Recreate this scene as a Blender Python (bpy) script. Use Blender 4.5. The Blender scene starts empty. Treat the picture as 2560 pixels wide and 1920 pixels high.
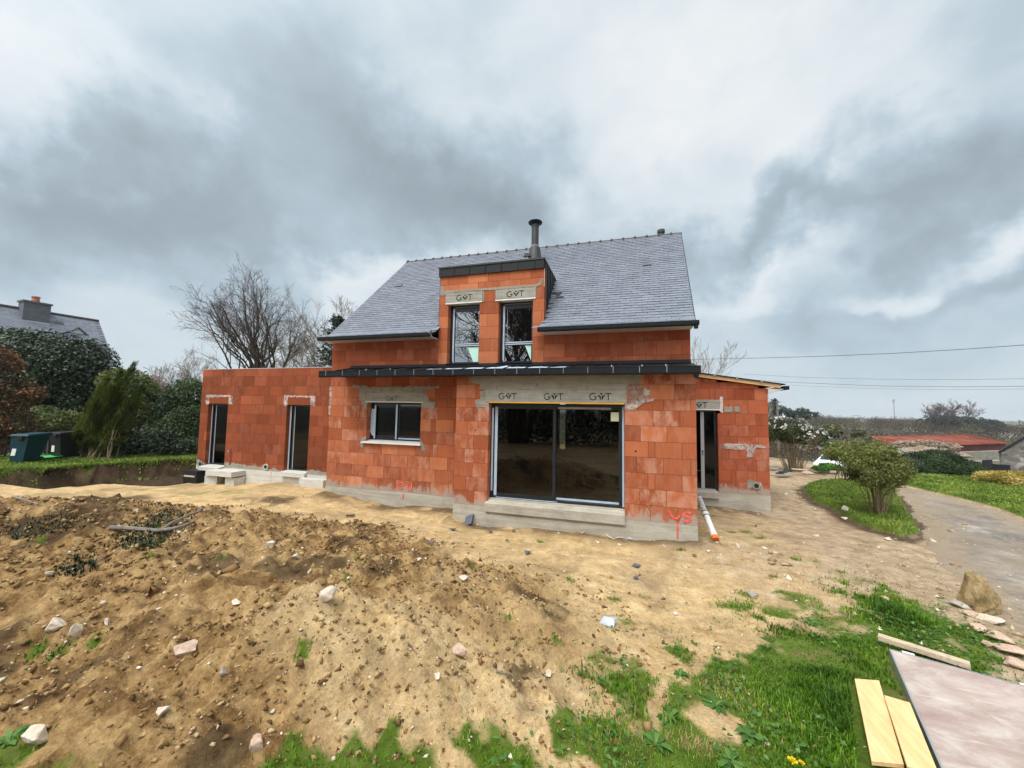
import bpy, math, random
import numpy as np
R = math.radians
scene = bpy.context.scene
col = scene.collection
rng = np.random.default_rng(7)

# ------------------------------------------------------------------ camera
F, PIT, ROL, YAW = 955.0, .0668, .0174, -.2885
CAM = np.array([-1.332, -8.195, 2.167])
_fw = np.array([math.sin(YAW)*math.cos(PIT), math.cos(YAW)*math.cos(PIT), math.sin(PIT)])
_rt = np.array([math.cos(YAW), -math.sin(YAW), 0.0])
_up = np.cross(_rt, _fw)
RT = math.cos(ROL)*_rt + math.sin(ROL)*_up
UP = -math.sin(ROL)*_rt + math.cos(ROL)*_up
cam = bpy.data.cameras.new("camera")
cam.sensor_width = 36.0
cam.lens = 36.0*F/2560
cam.clip_start = .05
cam.clip_end = 9000
camo = bpy.data.objects.new("camera", cam)
col.objects.link(camo)
from mathutils import Matrix, Vector
camo.matrix_world = Matrix(((RT[0], UP[0], -_fw[0], CAM[0]), (RT[1], UP[1], -_fw[1], CAM[1]),
                            (RT[2], UP[2], -_fw[2], CAM[2]), (0, 0, 0, 1)))
scene.camera = camo

def ray(u, v):
    return _fw + RT*(u-1280)/F + UP*(960-v)/F
def at(u, v, z):                      # survey: where a sight line meets level z
    d = ray(u, v); t = (z-CAM[2])/d[2]
    return CAM + d*t
def aty(u, v, y):
    d = ray(u, v); t = (y-CAM[1])/d[1]
    return CAM + d*t
def atd(u, v, Z):
    return CAM + ray(u, v)*Z

# ------------------------------------------------------------------ noise
def _hash(ix, iy, s):
    h = (ix.astype(np.int64)*374761393 + iy.astype(np.int64)*668265263 + s*982451653) & 0x7fffffff
    h = ((h ^ (h >> 13))*1274126177) & 0x7fffffff
    h = (h ^ (h >> 16)) & 0xffff
    return h/65535.0
def vn(x, y, s=0):
    x = np.asarray(x, float); y = np.asarray(y, float)
    ix = np.floor(x); iy = np.floor(y); fx = x-ix; fy = y-iy
    fx = fx*fx*(3-2*fx); fy = fy*fy*(3-2*fy)
    a = _hash(ix, iy, s); b = _hash(ix+1, iy, s); c = _hash(ix, iy+1, s); d = _hash(ix+1, iy+1, s)
    return (a*(1-fx)+b*fx)*(1-fy)+(c*(1-fx)+d*fx)*fy
def fbm(x, y, s=0, o=4, g=.5):
    r = 0; a = 1; t = 0
    for i in range(o):
        r = r + a*vn(x*2**i+17.3*i, y*2**i-9.1*i, s+i); t += a; a *= g
    return r/t
def sst(a, b, x):
    t = np.clip((np.asarray(x, float)-a)/(b-a), 0, 1)
    return t*t*(3-2*t)

# ------------------------------------------------------------------ terrain
CP = np.array([(0, -.1, -.25), (-.5, -.05, -.30), (-1.1, -.05, -.37), (-2, -.1, -.35), (-3, -.1, -.37), (-3.8, -.1, -.40), (-4.45, -.05, -.43),
    (-4.85, -.05, -.37), (-5.2, -.1, -.27), (-5.5, .5, -.25), (-6.3, .5, -.28), (-7, .5, -.37), (-7.9, .5, -.30), (-8.4, .5, -.20), (-9.2, .5, -.14),
    (-9.7, 1.1, -.22), (-10.5, 1.2, -.22), (-11.6, 1.25, -.20), (-12.5, 1.3, -.29), (-13, 1.0, -.36), (-14, 1.2, -.38), (-15.2, 1.2, -.42), (-13, -1, -.3), (-9, -2, -.30), (-6, -2, -.34),
    (.5, 1.5, -.36), (.5, 3.8, -.43), (1.2, 3.85, -.44), (1.7, 3.85, -.48), (2.4, 3.85, -.51), (3, 5, -.47), (3.5, 8, -.45),
    (2, -1, -.34), (0, -3, -.33), (3, -3, -.33), (-1, -6, -.30), (1, -6, -.32), (-3, -8, -.15), (-1.3, -9, -.25), (5, 0, -.36), (7, 4, -.38), (9, 8, -.40), (12, 10, -.42),
    (-20, -3, -.2), (-20, -9, -.1), (5, -9, -.3), (6, 11, -.44), (-10, -7, -.05)])
CRX = [at(-250, 1236, .55), at(0, 1254, .5), at(200, 1268, .46), at(490, 1306, .42), at(620, 1350, .34), at(790, 1402, .38), at(930, 1466, .12), at(1050, 1545, -.16)]
CRX = [(p[0], p[1], h) for p, h in zip(CRX, (.84, .80, .77, .73, .62, .71, .44, .16))]
SPUR = [(*at(760, 1600, .1)[:2], .22), (*at(980, 1640, .05)[:2], .22), (*at(1130, 1700, 0)[:2], .2), (*at(1280, 1760, -.1)[:2], .12)]
def seg_field(x, y, pl, wfar, wnear):
    best = np.zeros_like(x)
    for (ax, ay, ah), (bx, by, bh) in zip(pl[:-1], pl[1:]):
        dx, dy = bx-ax, by-ay
        t = np.clip(((x-ax)*dx+(y-ay)*dy)/(dx*dx+dy*dy), 0, 1)
        px, py = x-(ax+t*dx), y-(ay+t*dy)
        d = np.hypot(px, py)
        side = px*(CAM[0]-ax)+py*(CAM[1]-ay)
        w = np.where(side > 0, wnear, wfar)
        q = np.clip(1-d/w, 0, 1)
        best = np.maximum(best, (ah+t*(bh-ah))*(q*q*(3-2*q)))
    return best
TN = [at(u, v, -.3) for u, v in ((-400, 1240), (0, 1216), (96, 1221), (270, 1204), (386, 1207), (486, 1207))]
TF = [at(u, v, -.08) for u, v in ((-400, 1190), (0, 1176), (116, 1176), (293, 1159), (386, 1154), (490, 1148), (620, 1144))]
TNx = [p[0] for p in TN]; TNy = [p[1] for p in TN]
TFx = [p[0] for p in TF]; TFy = [p[1] for p in TF]
ISL = [at(u, v, -.25)[:2] for u, v in ((2004, 1210), (2043, 1196), (2109, 1194), (2243, 1218), (2252, 1249), (2288, 1291), (2297, 1322), (2258, 1330), (2168, 1305), (2079, 1255), (2028, 1235))]
DRV = [at(u, v, -.38)[:2] for u, v in ((2190, 1205), (2255, 1212), (2407, 1249), (2497, 1273), (2640, 1330), (3300, 1500), (3300, 2100), (2620, 1740), (2560, 1655), (2480, 1570), (2410, 1490), (2330, 1420), (2300, 1345), (2292, 1310), (2270, 1280), (2250, 1240))]
LWN = [at(u, v, -.36)[:2] for u, v in ((2200, 1183), (2261, 1184), (2437, 1192), (2560, 1200), (2900, 1215), (3000, 1420), (2640, 1325), (2497, 1270), (2407, 1246), (2255, 1211))]
def inpoly(x, y, P):
    """signed distance-like: >0 inside"""
    x = np.asarray(x, float); y = np.asarray(y, float)
    ins = np.zeros(x.shape, bool); dm = np.full(x.shape, 1e9)
    n = len(P)
    for i in range(n):
        ax, ay = P[i]; bx, by = P[(i+1) % n]
        dx, dy = bx-ax, by-ay
        c = ((ay > y) != (by > y))
        with np.errstate(divide='ignore', invalid='ignore'):
            xi = (bx-ax)*(y-ay)/(by-ay if by != ay else 1e-9)+ax
        ins ^= (c & (x < xi))
        t = np.clip(((x-ax)*dx+(y-ay)*dy)/(dx*dx+dy*dy+1e-12), 0, 1)
        dm = np.minimum(dm, np.hypot(x-ax-t*dx, y-ay-t*dy))
    return np.where(ins, dm, -dm)
def base_h(x, y):
    num = 0; den = 0
    for cx, cy, cz in CP:
        w = 1/((x-cx)**2+(y-cy)**2+.02)**1.6
        num = num+w*cz; den = den+w
    return num/den
def masks(x, y):
    x = np.asarray(x, float); y = np.asarray(y, float)
    m = seg_field(x, y, CRX, .62, 3.9)
    s = seg_field(x, y, SPUR, .55, .8)
    md = np.clip(m/.22, 0, 1)
    trench = sst(0, .18, y-np.interp(x, TNx, TNy))*(1-sst(-.25, .05, y-np.interp(x, TFx, TFy)))*(x < -15.2)
    bank = sst(-.3, .05, y-np.interp(x, TFx, TFy))*(x < -15.0)
    isl = inpoly(x, y, ISL)+.25*(fbm(x*2.2, y*2.2, 31)-.5)
    drv = inpoly(x, y, DRV)
    lwn = inpoly(x, y, LWN)+.12*(fbm(x*2, y*2, 33)-.5)
    return m, s, md, trench, bank, isl, drv, lwn
RUT1 = [(6.5, -1.6), (3.4, -1.5), (.6, -1.75), (-2.4, -1.65), (-5.5, -1.25), (-8.5, -.6), (-11.5, -.35), (-15, -1.2)]
RUT2 = [(4.2, 3.5), (3.2, 1.0), (1.6, -.9), (-.6, -2.3), (-2.6, -3.2), (-3.6, -4.6)]
def H(x, y, fine=True):
    x = np.asarray(x, float); y = np.asarray(y, float)
    m, s, md, tr, bank, isl, drv, lwn = masks(x, y)
    h = base_h(x, y)
    h = h+m+s
    if fine:
        near = 1-sst(10, 16, np.hypot(x-CAM[0], y-CAM[1]))
        h = h+md*(.20*(fbm(x*1.3, y*1.3, 1, 3)-.5)+near*(.19*(fbm(x*3.6, y*3.6, 5, 3)-.5)+.13*(np.abs(fbm(x*8, y*8, 9, 3)-.5)*2-.3)+.075*(fbm(x*17, y*17, 13, 2)-.5)))
        flat = (1-md)*(1-sst(-.3, 0, drv))
        h = h+flat*(.06*(fbm(x*.9, y*.9, 21, 3)-.5)+near*(.035*(fbm(x*4, y*4, 23, 3)-.5)+.016*(fbm(x*15, y*15, 25, 2)-.5)))
    if fine:
        for pl in (RUT1, RUT2):
            bd = np.full(x.shape, 9.0); arc = np.zeros(x.shape); acc = 0
            for (ax, ay), (bx, by) in zip(pl[:-1], pl[1:]):
                dx, dy = bx-ax, by-ay; L2 = dx*dx+dy*dy; t = np.clip(((x-ax)*dx+(y-ay)*dy)/L2, 0, 1); sd = ((x-ax)*dy-(y-ay)*dx)/math.sqrt(L2); dd_ = np.where((t > 0) & (t < 1), np.abs(np.abs(sd)-.78), 9.0)
                k = dd_ < bd; bd = np.where(k, dd_, bd); arc = np.where(k, acc+t*math.sqrt(L2), arc); acc += math.sqrt(L2)
            q = np.clip(1-bd/.17, 0, 1)
            h = h-(1-md)*q*(.020+.018*(np.sin(arc*2*math.pi/.17) > 0))*sst(.35, .6, fbm(x*.9, y*.9, 46, 2))
            h = h+(1-md)*np.clip(1-np.abs(bd-.24)/.09, 0, 1)*.012
    h = h*(1-tr)+tr*(-.85+.25*fbm(x*2, y*2, 40))
    h = h*(1-bank)+bank*(-.06+.10*(fbm(x*.8, y*.8, 41)-.5))
    h = h+sst(-.03, .12, isl)*.17
    h = h+sst(-.03, .12, lwn)*.10
    r = np.hypot(x+2, y+2)
    h = h-11*sst(19, 95, r)*np.where(y > -12, 1, .2)
    hc = atd(2098, 1170, 25); h = h-1.0*np.exp(-(((x-hc[0])**2+(y-hc[1])**2)/4.2**2))
    hc = atd(1800, 1040, 260); h = h+6.0*np.exp(-(((x-hc[0])**2+(y-hc[1])**2)/130.0**2))*sst(50, 110, r)
    hc = atd(2420, 1040, 190); h = h+2.0*np.exp(-(((x-hc[0])**2+(y-hc[1])**2)/55.0**2))*sst(50, 110, r)
    return h
def Hs(x, y):
    return float(H(np.array([x]), np.array([y]))[0])
def hit(u, v, zoff=0.0):
    d = ray(u, v); ts = np.concatenate([np.linspace(1.5, 14, 900), np.linspace(14.02, 60, 900)])
    P = CAM[None, :]+d[None, :]*ts[:, None]
    g = P[:, 2]-H(P[:, 0], P[:, 1])-zoff
    k = np.argmax(g < 0) if (g < 0).any() else len(ts)-1
    return P[k]

# ------------------------------------------------------------------ materials
MATS = {}
class NT:
    def __init__(s, name):
        s.m = bpy.data.materials.new(name); s.m.use_nodes = True
        s.t = s.m.node_tree; s.t.nodes.clear()
        s.out = s.n('ShaderNodeOutputMaterial')
        s.b = s.n('ShaderNodeBsdfPrincipled')
        s.l(s.b.outputs[0], s.out.inputs[0])
        MATS[name] = s.m
    def n(s, k, **kw):
        x = s.t.nodes.new(k)
        for a, b in kw.items(): setattr(x, a, b)
        return x
    def l(s, a, b): s.t.links.new(a, b)
    def co(s): return s.n('ShaderNodeTexCoord').outputs['Object']
    def noise(s, scale, detail=4, rough=.55, vec=None, stretch=None, dist=0):
        n = s.n('ShaderNodeTexNoise'); n.inputs['Scale'].default_value = scale
        n.inputs['Detail'].default_value = detail; n.inputs['Roughness'].default_value = rough
        n.inputs['Distortion'].default_value = dist
        v = vec or s.co()
        if stretch:
            mp = s.n('ShaderNodeMapping'); mp.inputs['Scale'].default_value = stretch
            s.l(v, mp.inputs[0]); v = mp.outputs[0]
        s.l(v, n.inputs['Vector']); return n.outputs['Fac']
    def attr(s, name):
        a = s.n('ShaderNodeAttribute'); a.attribute_name = name; return a.outputs['Fac']
    def ramp(s, fac, stops):
        r = s.n('ShaderNodeValToRGB'); e = r.color_ramp.elements
        while len(e) < len(stops): e.new(.5)
        for k, (p, c) in zip(e, stops):
            k.position = p; k.color = (*c, 1) if not isinstance(c, (int, float)) else (c, c, c, 1)
        s.l(fac, r.inputs[0]); return r.outputs[0]
    def mix(s, fac, a, b, mode='MIX'):
        m = s.n('ShaderNodeMix', data_type='RGBA', blend_type=mode)
        for sock, val in ((m.inputs[0], fac), (m.inputs[6], a), (m.inputs[7], b)):
            if isinstance(val, (int, float)): sock.default_value = val
            elif isinstance(val, tuple): sock.default_value = (*val, 1)
            else: s.l(val, sock)
        return m.outputs[2]
    def math(s, op, a, b=0.0, c=None):
        m = s.n('ShaderNodeMath', operation=op)
        for i, val in enumerate((a, b, c)):
            if val is None: continue
            if isinstance(val, (int, float)): m.inputs[i].default_value = val
            else: s.l(val, m.inputs[i])
        return m.outputs[0]
    def bump(s, h, strength=.3, dist=.02):
        b = s.n('ShaderNodeBump'); b.inputs['Strength'].default_value = strength; b.inputs['Distance'].default_value = dist
        s.l(h, b.inputs['Height']); s.l(b.outputs[0], s.b.inputs['Normal'])
    def setc(s, c, rough=.7, metal=0, spec=.3):
        if isinstance(c, tuple): s.b.inputs['Base Color'].default_value = (*c, 1)
        else: s.l(c, s.b.inputs['Base Color'])
        s.b.inputs['Roughness'].default_value = rough; s.b.inputs['Metallic'].default_value = metal
        s.b.inputs['Specular IOR Level'].default_value = spec
        return s.m
def plain(name, c, rough=.6, metal=0, var=.15, scale=6, spec=.3, bump=0):
    s = NT(name)
    n = s.noise(scale, 5, .6)
    lo = tuple(x*(1-var) for x in c); hi = tuple(min(1, x*(1+var)) for x in c)
    m = s.setc(s.ramp(n, [(.3, lo), (.7, hi)]), rough, metal, spec)
    if bump: s.bump(n, bump, .01)
    return m

def brick_mat(name, dark, mid, light, effl, edge=.5):
    s = NT(name)
    t = s.attr('t'); e = s.attr('e')
    c = s.ramp(t, [(0, dark), (.5, mid), (1, light)])
    big = s.noise(.9, 4, .6)
    c = s.mix(s.math('MULTIPLY', s.ramp(big, [(.38, 0.0), (.66, 1.0)]), .5), c, tuple(x*.66 for x in mid))
    ribs = s.noise(3.0, 5, .65, stretch=(14, 14, .8))
    c = s.mix(s.math('MULTIPLY', s.ramp(ribs, [(.35, 0.0), (.65, 1.0)]), .28), c, light)
    # lime bloom: per brick amount, broken up by streaky noise
    vo = s.n('ShaderNodeVectorMath', operation='ADD'); cb = s.n('ShaderNodeCombineXYZ'); s.l(s.math('MULTIPLY', t, 91.0), cb.inputs[0]); s.l(s.math('MULTIPLY', t, 37.0), cb.inputs[2]); s.l(s.co(), vo.inputs[0]); s.l(cb.outputs[0], vo.inputs[1])
    fl = s.noise(2.2, 5, .65, vec=vo.outputs[0], stretch=(2.2, 2.2, 1.2))
    k = s.math('MULTIPLY', s.ramp(fl, [(.42, 0.0), (.62, 1.0)]), e)
    c = s.mix(k, c, effl)
    # cement splashes above the footing (z close to 0), along their own ragged edge
    sx = s.n('ShaderNodeSeparateXYZ'); g = s.n('ShaderNodeNewGeometry'); s.l(g.outputs['Position'], sx.inputs[0])
    rag = s.noise(3.2, 4, .65, stretch=(2, 2, 1))
    lim = s.math('MULTIPLY_ADD', rag, .9, -.30)
    q = s.math('SUBTRACT', lim, sx.outputs['Z'])
    q = s.ramp(s.math('MULTIPLY_ADD', q, 9, .3), [(0, 0.0), (1, .82)])
    c = s.mix(q, c, (.36, .31, .26))
    fine = s.noise(60, 3, .6)
    c = s.mix(.12, c, s.ramp(fine, [(.3, 0.0), (.7, 1.0)]), 'OVERLAY')
    s.setc(c, .85, 0, .2)
    w = s.n('ShaderNodeTexWave', wave_type='BANDS', bands_direction='X'); w.inputs['Scale'].default_value = 25
    s.l(s.co(), w.inputs[0])
    s.bump(s.math('ADD', s.math('MULTIPLY', w.outputs[1], .4), fine), .18, .006)
    return s.m
brick_mat('brick_orange', (.22, .050, .019), (.355, .094, .037), (.52, .175, .075), (.53, .28, .20))
brick_mat('brick_red', (.150, .036, .013), (.225, .054, .020), (.33, .088, .036), (.46, .22, .155))
brick_mat('brick_wing', (.22, .046, .017), (.33, .076, .030), (.44, .125, .056), (.50, .26, .19))
plain('brick_joint', (.07, .022, .013), .95)

def concrete_mat(name, lo, hi, scale=2.5, stain=.4):
    s = NT(name)
    n = s.noise(scale, 6, .65, stretch=(.6, .6, 1.6)); f = s.noise(28, 4, .7); st = s.noise(1.1, 5, .7)
    c = s.ramp(n, [(.3, lo), (.7, hi)])
    c = s.mix(s.math('MULTIPLY', s.ramp(st, [(.5, 0.0), (.68, 1.0)]), stain), c, tuple(x*.5 for x in lo))
    c = s.mix(.10, c, s.ramp(f, [(.35, .15), (.65, .85)]), 'OVERLAY')
    ln = s.noise(1.6, 4, .6, stretch=(.35, .35, 9)); c = s.mix(s.math('MULTIPLY', s.ramp(ln, [(.5, 0.0), (.66, 1.0)]), .38), c, tuple(x*.62 for x in lo))
    s.setc(c, .9, 0, .2); s.bump(s.math('ADD', n, s.math('MULTIPLY', f, .4)), .3, .010)
    return s.m
concrete_mat('concrete', (.34, .31, .255), (.50, .47, .395))
concrete_mat('concrete_dark', (.22, .205, .17), (.36, .335, .28))
concrete_mat('concrete_pale', (.47, .46, .42), (.62, .61, .57), 2, .2)
concrete_mat('lintel_concrete', (.265, .26, .225), (.39, .38, .335), 6, .3)
concrete_mat('mortar', (.245, .225, .185), (.36, .335, .285), 4, .35)
concrete_mat('mortar_white', (.40, .31, .28), (.57, .48, .45), 9, .2)
concrete_mat('mortar_rose', (.30, .20, .17), (.42, .28, .23), 9, .2)

for _nm in ('mortar', 'mortar_white', 'mortar_rose'):
    s = NT.__new__(NT); s.m = MATS[_nm]; s.t = s.m.node_tree; s.out = [n for n in s.t.nodes if n.type == 'OUTPUT_MATERIAL'][0]; s.b = [n for n in s.t.nodes if n.type == 'BSDF_PRINCIPLED'][0]
    s.l(s.ramp(s.noise(5.5, 6, .72, dist=.4), [(.31, 0.0), (.40, 1.0)] if _nm == 'mortar' else [(.40, .1), (.54, 1.0)]), s.b.inputs['Alpha'])
def slate_mat(name, lo, mid, hi):
    s = NT(name)
    t = s.attr('t')
    c = s.ramp(t, [(0, lo), (.5, mid), (1, hi)])
    n = s.noise(3.0, 4, .6); c = s.mix(.3, c, s.ramp(n, [(.35, .3), (.65, .7)]), 'OVERLAY')
    s.setc(c, .5, 0, .3); s.bump(s.noise(30, 4, .6), .2, .003)
    return s.m
slate_mat('slate', (.125, .142, .178), (.165, .185, .228), (.205, .226, .272))
plain('slate_far', (.115, .122, .145), .6, 0, .22, 3)
plain('black_metal', (.006, .008, .011), .5, 0, .25, 3, .25)
plain('cladding', (.016, .018, .020), .55, .0, .2, 2, .25)
plain('frame_dark', (.011, .015, .020), .38, 0, .2, 4, .5)
plain('film_blue', (.43, .52, .63), .45, 0, .10, 5, .4, .2)
plain('film_grey', (.34, .35, .37), .5, 0, .1, 5)
plain('white_pvc', (.74, .73, .70), .5, 0, .05, 5)
plain('soffit', (.55, .53, .55), .6, 0, .06, 3)
plain('mint_reflection', (.50, .78, .68), .5, 0, .05, 4)
plain('label_paper', (.72, .76, .55), .6, 0, .04, 4)
plain('terracotta_ridge', (.085, .066, .066), .7, 0, .3, 4)
plain('terracotta_pot', (.40, .12, .07), .7, 0, .2, 4)
plain('yellow_strip', (.72, .36, .035), .5, 0, .15, 3)
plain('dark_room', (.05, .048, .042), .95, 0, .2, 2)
plain('room_floor', (.13, .115, .09), .95, 0, .2, 2)
plain('hole_shade', (.022, .022, .020), .8, 0, .3, 30)  # flat black stands in for the shade inside holes and slots
def ink_mat(name, c, lo):
    s = NT(name); s.setc(c, .85, 0, .15); s.l(s.math('MULTIPLY', s.ramp(s.noise(14, 5, .75), [(lo, .12), (lo+.16, 1.0)]), s.ramp(s.noise(3.1, 3, .6), [(.36, .55), (.55, 1.0)])), s.b.inputs['Alpha'])
ink_mat('stencil_ink', (.02, .02, .018), .36)
plain('ink_worn', (.11, .105, .09), .85, 0, .6, 22)
plain('spray_pink', (.72, .12, .085), .8, 0, .3, 14)
plain('flue_metal', (.045, .047, .047), .42, .3, .2, 3, .5)
plain('rust_red', (.16, .03, .02), .8, 0, .3, 12)
plain('pipe_white', (.62, .62, .60), .4, 0, .12, 5)
plain('pipe_black', (.02, .02, .022), .5)
plain('pipe_orange', (.75, .16, .035), .5)
plain('teal_plastic', (.006, .042, .058), .5, 0, .15, 2, .3)
plain('black_plastic', (.012, .012, .014), .5)
plain('green_plastic', (.03, .38, .09), .4)
plain('paper_white', (.72, .74, .74), .6, 0, .06)
plain('car_white', (.66, .70, .73), .25, 0, .03, 2, .5)
plain('tyre', (.015, .015, .015), .8)
plain('car_glass', (.02, .025, .03), .06, 0, .1, 2, .6)
plain('zinc', (.45, .47, .50), .3, .7, .1, 4)
plain('cable_purple', (.085, .055, .085), .6)
plain('cable_grey', (.16, .17, .19), .6)
plain('cable_white', (.62, .60, .56), .5)
plain('render_white', (.62, .61, .57), .8, 0, .08, 1)
plain('barn_red', (.21, .062, .040), .85, 0, .45, .5, .12)
plain('barn_dark', (.12, .03, .03), .8, 0, .4, .5)
plain('sheet_grey', (.25, .27, .28), .6, 0, .3, .4)
plain('mast_grey', (.30, .31, .34), .6)
plain('bark', (.060, .048, .036), .9, 0, .35, 9, .2, .5)
plain('bark_twig', (.105, .078, .068), .9, 0, .25, 9)
plain('bark_pale', (.25, .22, .19), .9, 0, .3, 8)
plain('bark_birch', (.20, .165, .125), .9, 0, .3, 8)
plain('stem_tan', (.22, .165, .10), .85, 0, .3, 12)
plain('dead_wood', (.20, .175, .155), .85, 0, .3, 12, .2, .4)
plain('tarp_blue', (.018, .032, .045), .5, 0, .4, 7)
plain('dandelion_yellow', (.85, .62, .01), .6)
def masonry():
    s = NT('stone_wall'); v = s.n('ShaderNodeTexVoronoi'); v.inputs['Scale'].default_value = 2.6; mp = s.n('ShaderNodeMapping'); mp.inputs['Scale'].default_value = (1, 1, 1.7); s.l(s.co(), mp.inputs[0]); s.l(mp.outputs[0], v.inputs['Vector'])
    e = s.n('ShaderNodeTexVoronoi', feature='DISTANCE_TO_EDGE'); e.inputs['Scale'].default_value = 2.6; s.l(mp.outputs[0], e.inputs['Vector'])
    sp = s.n('ShaderNodeSeparateColor'); s.l(v.outputs['Color'], sp.inputs[0]); c = s.ramp(sp.outputs[0], [(0, (.10, .095, .09)), (.6, (.20, .185, .17)), (1, (.33, .31, .28))])
    c = s.mix(s.ramp(e.outputs[0], [(.02, 1.0), (.07, 0.0)]), c, (.16, .15, .135)); n = s.noise(.7, 4, .6); c = s.mix(.5, c, s.ramp(n, [(.3, .25), (.7, .7)]), 'OVERLAY'); return s.setc(c, .95, 0, .15)
masonry()
plain('slate_scrap', (.10, .11, .14), .5, 0, .25, 9)

def stone_mat(name, lo, mid, hi):
    s = NT(name); n = s.noise(7, 6, .7); f = s.noise(40, 4, .6)
    c = s.ramp(n, [(.3, lo), (.5, mid), (.68, hi)])
    c = s.mix(.2, c, s.ramp(f, [(.3, 0.0), (.7, 1.0)]), 'OVERLAY')
    d = s.noise(4.5, 5, .7, dist=.5); c = s.mix(s.ramp(d, [(.47, 0.0), (.62, .8)]), c, (.36, .25, .13))
    s.setc(c, .88, 0, .25); s.bump(s.math('ADD', n, s.math('MULTIPLY', f, .4)), .5, .02); return s.m
stone_mat('stone_pale', (.42, .34, .26), (.60, .52, .43), (.72, .66, .57))
stone_mat('stone_rose', (.34, .22, .17), (.50, .37, .29), (.62, .50, .42))
stone_mat('stone_ochre', (.10, .075, .03), (.25, .18, .085), (.42, .32, .18))
stone_mat('rubble_stone', (.15, .115, .09), (.25, .20, .16), (.42, .36, .30))
stone_mat('stone_grey', (.25, .23, .21), (.38, .35, .32), (.52, .49, .46))

def wood_mat(name, lo, hi, rough=.6, ax=(1, 12, 12), spots=.5):
    s = NT(name); n = s.noise(2.2, 5, .6, stretch=ax); g = s.noise(7, 3, .5, stretch=ax)
    c = s.ramp(n, [(.3, lo), (.7, hi)]); c = s.mix(.2, c, s.ramp(g, [(.3, .2), (.7, .8)]), 'OVERLAY')
    d = s.noise(9, 4, .7); c = s.mix(s.math('MULTIPLY', s.ramp(d, [(.60, 0.0), (.72, 1.0)]), spots), c, tuple(x*.45 for x in lo))
    s.setc(c, rough, 0, .3); s.bump(n, .2, .004); return s.m
wood_mat('timber_fresh', (.58, .36, .16), (.70, .47, .24))
wood_mat('ply_yellow', (.70, .445, .205), (.78, .53, .275), .5, (6, .7, 6), 0)
wood_mat('plank_weathered', (.42, .33, .22), (.58, .48, .35))
wood_mat('pole_wood', (.13, .11, .09), (.2, .17, .14), .8, (12, 12, 1))

def panel_mat():
    s = NT('panel_face')
    n = s.noise(2.6, 7, .72, stretch=(.8, 1.5, 1), dist=.5); b = s.noise(3, 5, .6, stretch=(.7, 1.2, 1))
    c = s.ramp(n, [(.28, (.28, .185, .165)), (.46, (.375, .295, .26)), (.58, (.46, .40, .355)), (.75, (.56, .51, .46))])
    c = s.mix(s.math('MULTIPLY', s.ramp(b, [(.5, 0.0), (.7, 1.0)]), .4), c, (.47, .30, .28))
    sc = s.noise(5, 2, .5, stretch=(.35, 7, 1), dist=.3)
    c = s.mix(s.math('MULTIPLY', s.ramp(sc, [(.68, 0.0), (.70, 1.0)]), .25), c, (.66, .61, .57))
    s.setc(c, .5, 0, .4); s.bump(n, .15, .004); return s.m
panel_mat()

def leaf_mat(name, c0, c1, c2, rough=.55, trans=.25):
    s = NT(name); t = s.attr('t')
    c = s.ramp(t, [(0, c0), (.55, c1), (1, c2)])
    s.setc(c, rough, 0, .35)
    if trans:
        tr = s.n('ShaderNodeBsdfTranslucent'); s.l(c, tr.inputs[0])
        mx = s.n('ShaderNodeMixShader'); mx.inputs[0].default_value = trans
        s.l(s.b.outputs[0], mx.inputs[1]); s.l(tr.outputs[0], mx.inputs[2]); s.l(mx.outputs[0], s.out.inputs[0])
    return s.m
leaf_mat('leaf_laurel', (.010, .022, .010), (.022, .045, .018), (.055, .085, .038), .4, .1)
leaf_mat('leaf_photinia', (.018, .026, .009), (.060, .040, .012), (.27, .065, .02), .45)
leaf_mat('leaf_cypress', (.03, .05, .004), (.075, .105, .010), (.13, .16, .02), .7)
leaf_mat('leaf_yellowgreen', (.03, .05, .012), (.08, .11, .022), (.17, .19, .045))
leaf_mat('leaf_hedge', (.012, .03, .008), (.025, .055, .014), (.05, .085, .022))
leaf_mat('leaf_island', (.045, .065, .010), (.115, .142, .028), (.22, .24, .06))
leaf_mat('leaf_gold', (.10, .10, .012), (.40, .31, .05), (.80, .64, .24))
leaf_mat('leaf_camellia', (.016, .032, .010), (.035, .055, .018), (.075, .10, .036), .4)
leaf_mat('leaf_conifer', (.008, .018, .008), (.018, .032, .014), (.04, .055, .025), .6, .1)
leaf_mat('leaf_pine_far', (.020, .032, .022), (.034, .048, .032), (.055, .07, .045), .8, .1)
leaf_mat('leaf_wood_brown', (.042, .029, .017), (.074, .053, .033), (.118, .090, .060), .9, .1)
leaf_mat('leaf_willow', (.07, .075, .035), (.11, .115, .05), (.16, .165, .075), .8, .2)
leaf_mat('petal_white', (.55, .52, .48), (.70, .67, .62), (.82, .80, .76))
leaf_mat('petal_pink', (.20, .13, .12), (.30, .21, .19), (.42, .32, .29))
leaf_mat('leaf_bright', (.04, .14, .015), (.07, .22, .025), (.11, .30, .04))
leaf_mat('leaf_weed', (.035, .10, .012), (.07, .17, .025), (.14, .26, .06))
leaf_mat('grass_blade', (.032, .092, .003), (.090, .215, .006), (.225, .385, .022), .5, .35)
_e = [n for n in MATS['grass_blade'].node_tree.nodes if n.type == 'VALTORGB'][0].color_ramp.elements; _e[2].position = .95; _x = _e.new(1.0); _x.color = (.40, .33, .14, 1)
leaf_mat('grass_lawn', (.085, .13, .014), (.15, .225, .025), (.25, .33, .05), .6, .3)
leaf_mat('catkin', (.10, .085, .055), (.16, .135, .085), (.22, .19, .12), .9)
leaf_mat('pebble', (.26, .17, .08), (.46, .34, .20), (.74, .69, .60), .85, 0)
leaf_mat('grit', (.12, .10, .08), (.24, .21, .175), (.46, .42, .36), .9, 0)
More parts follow.
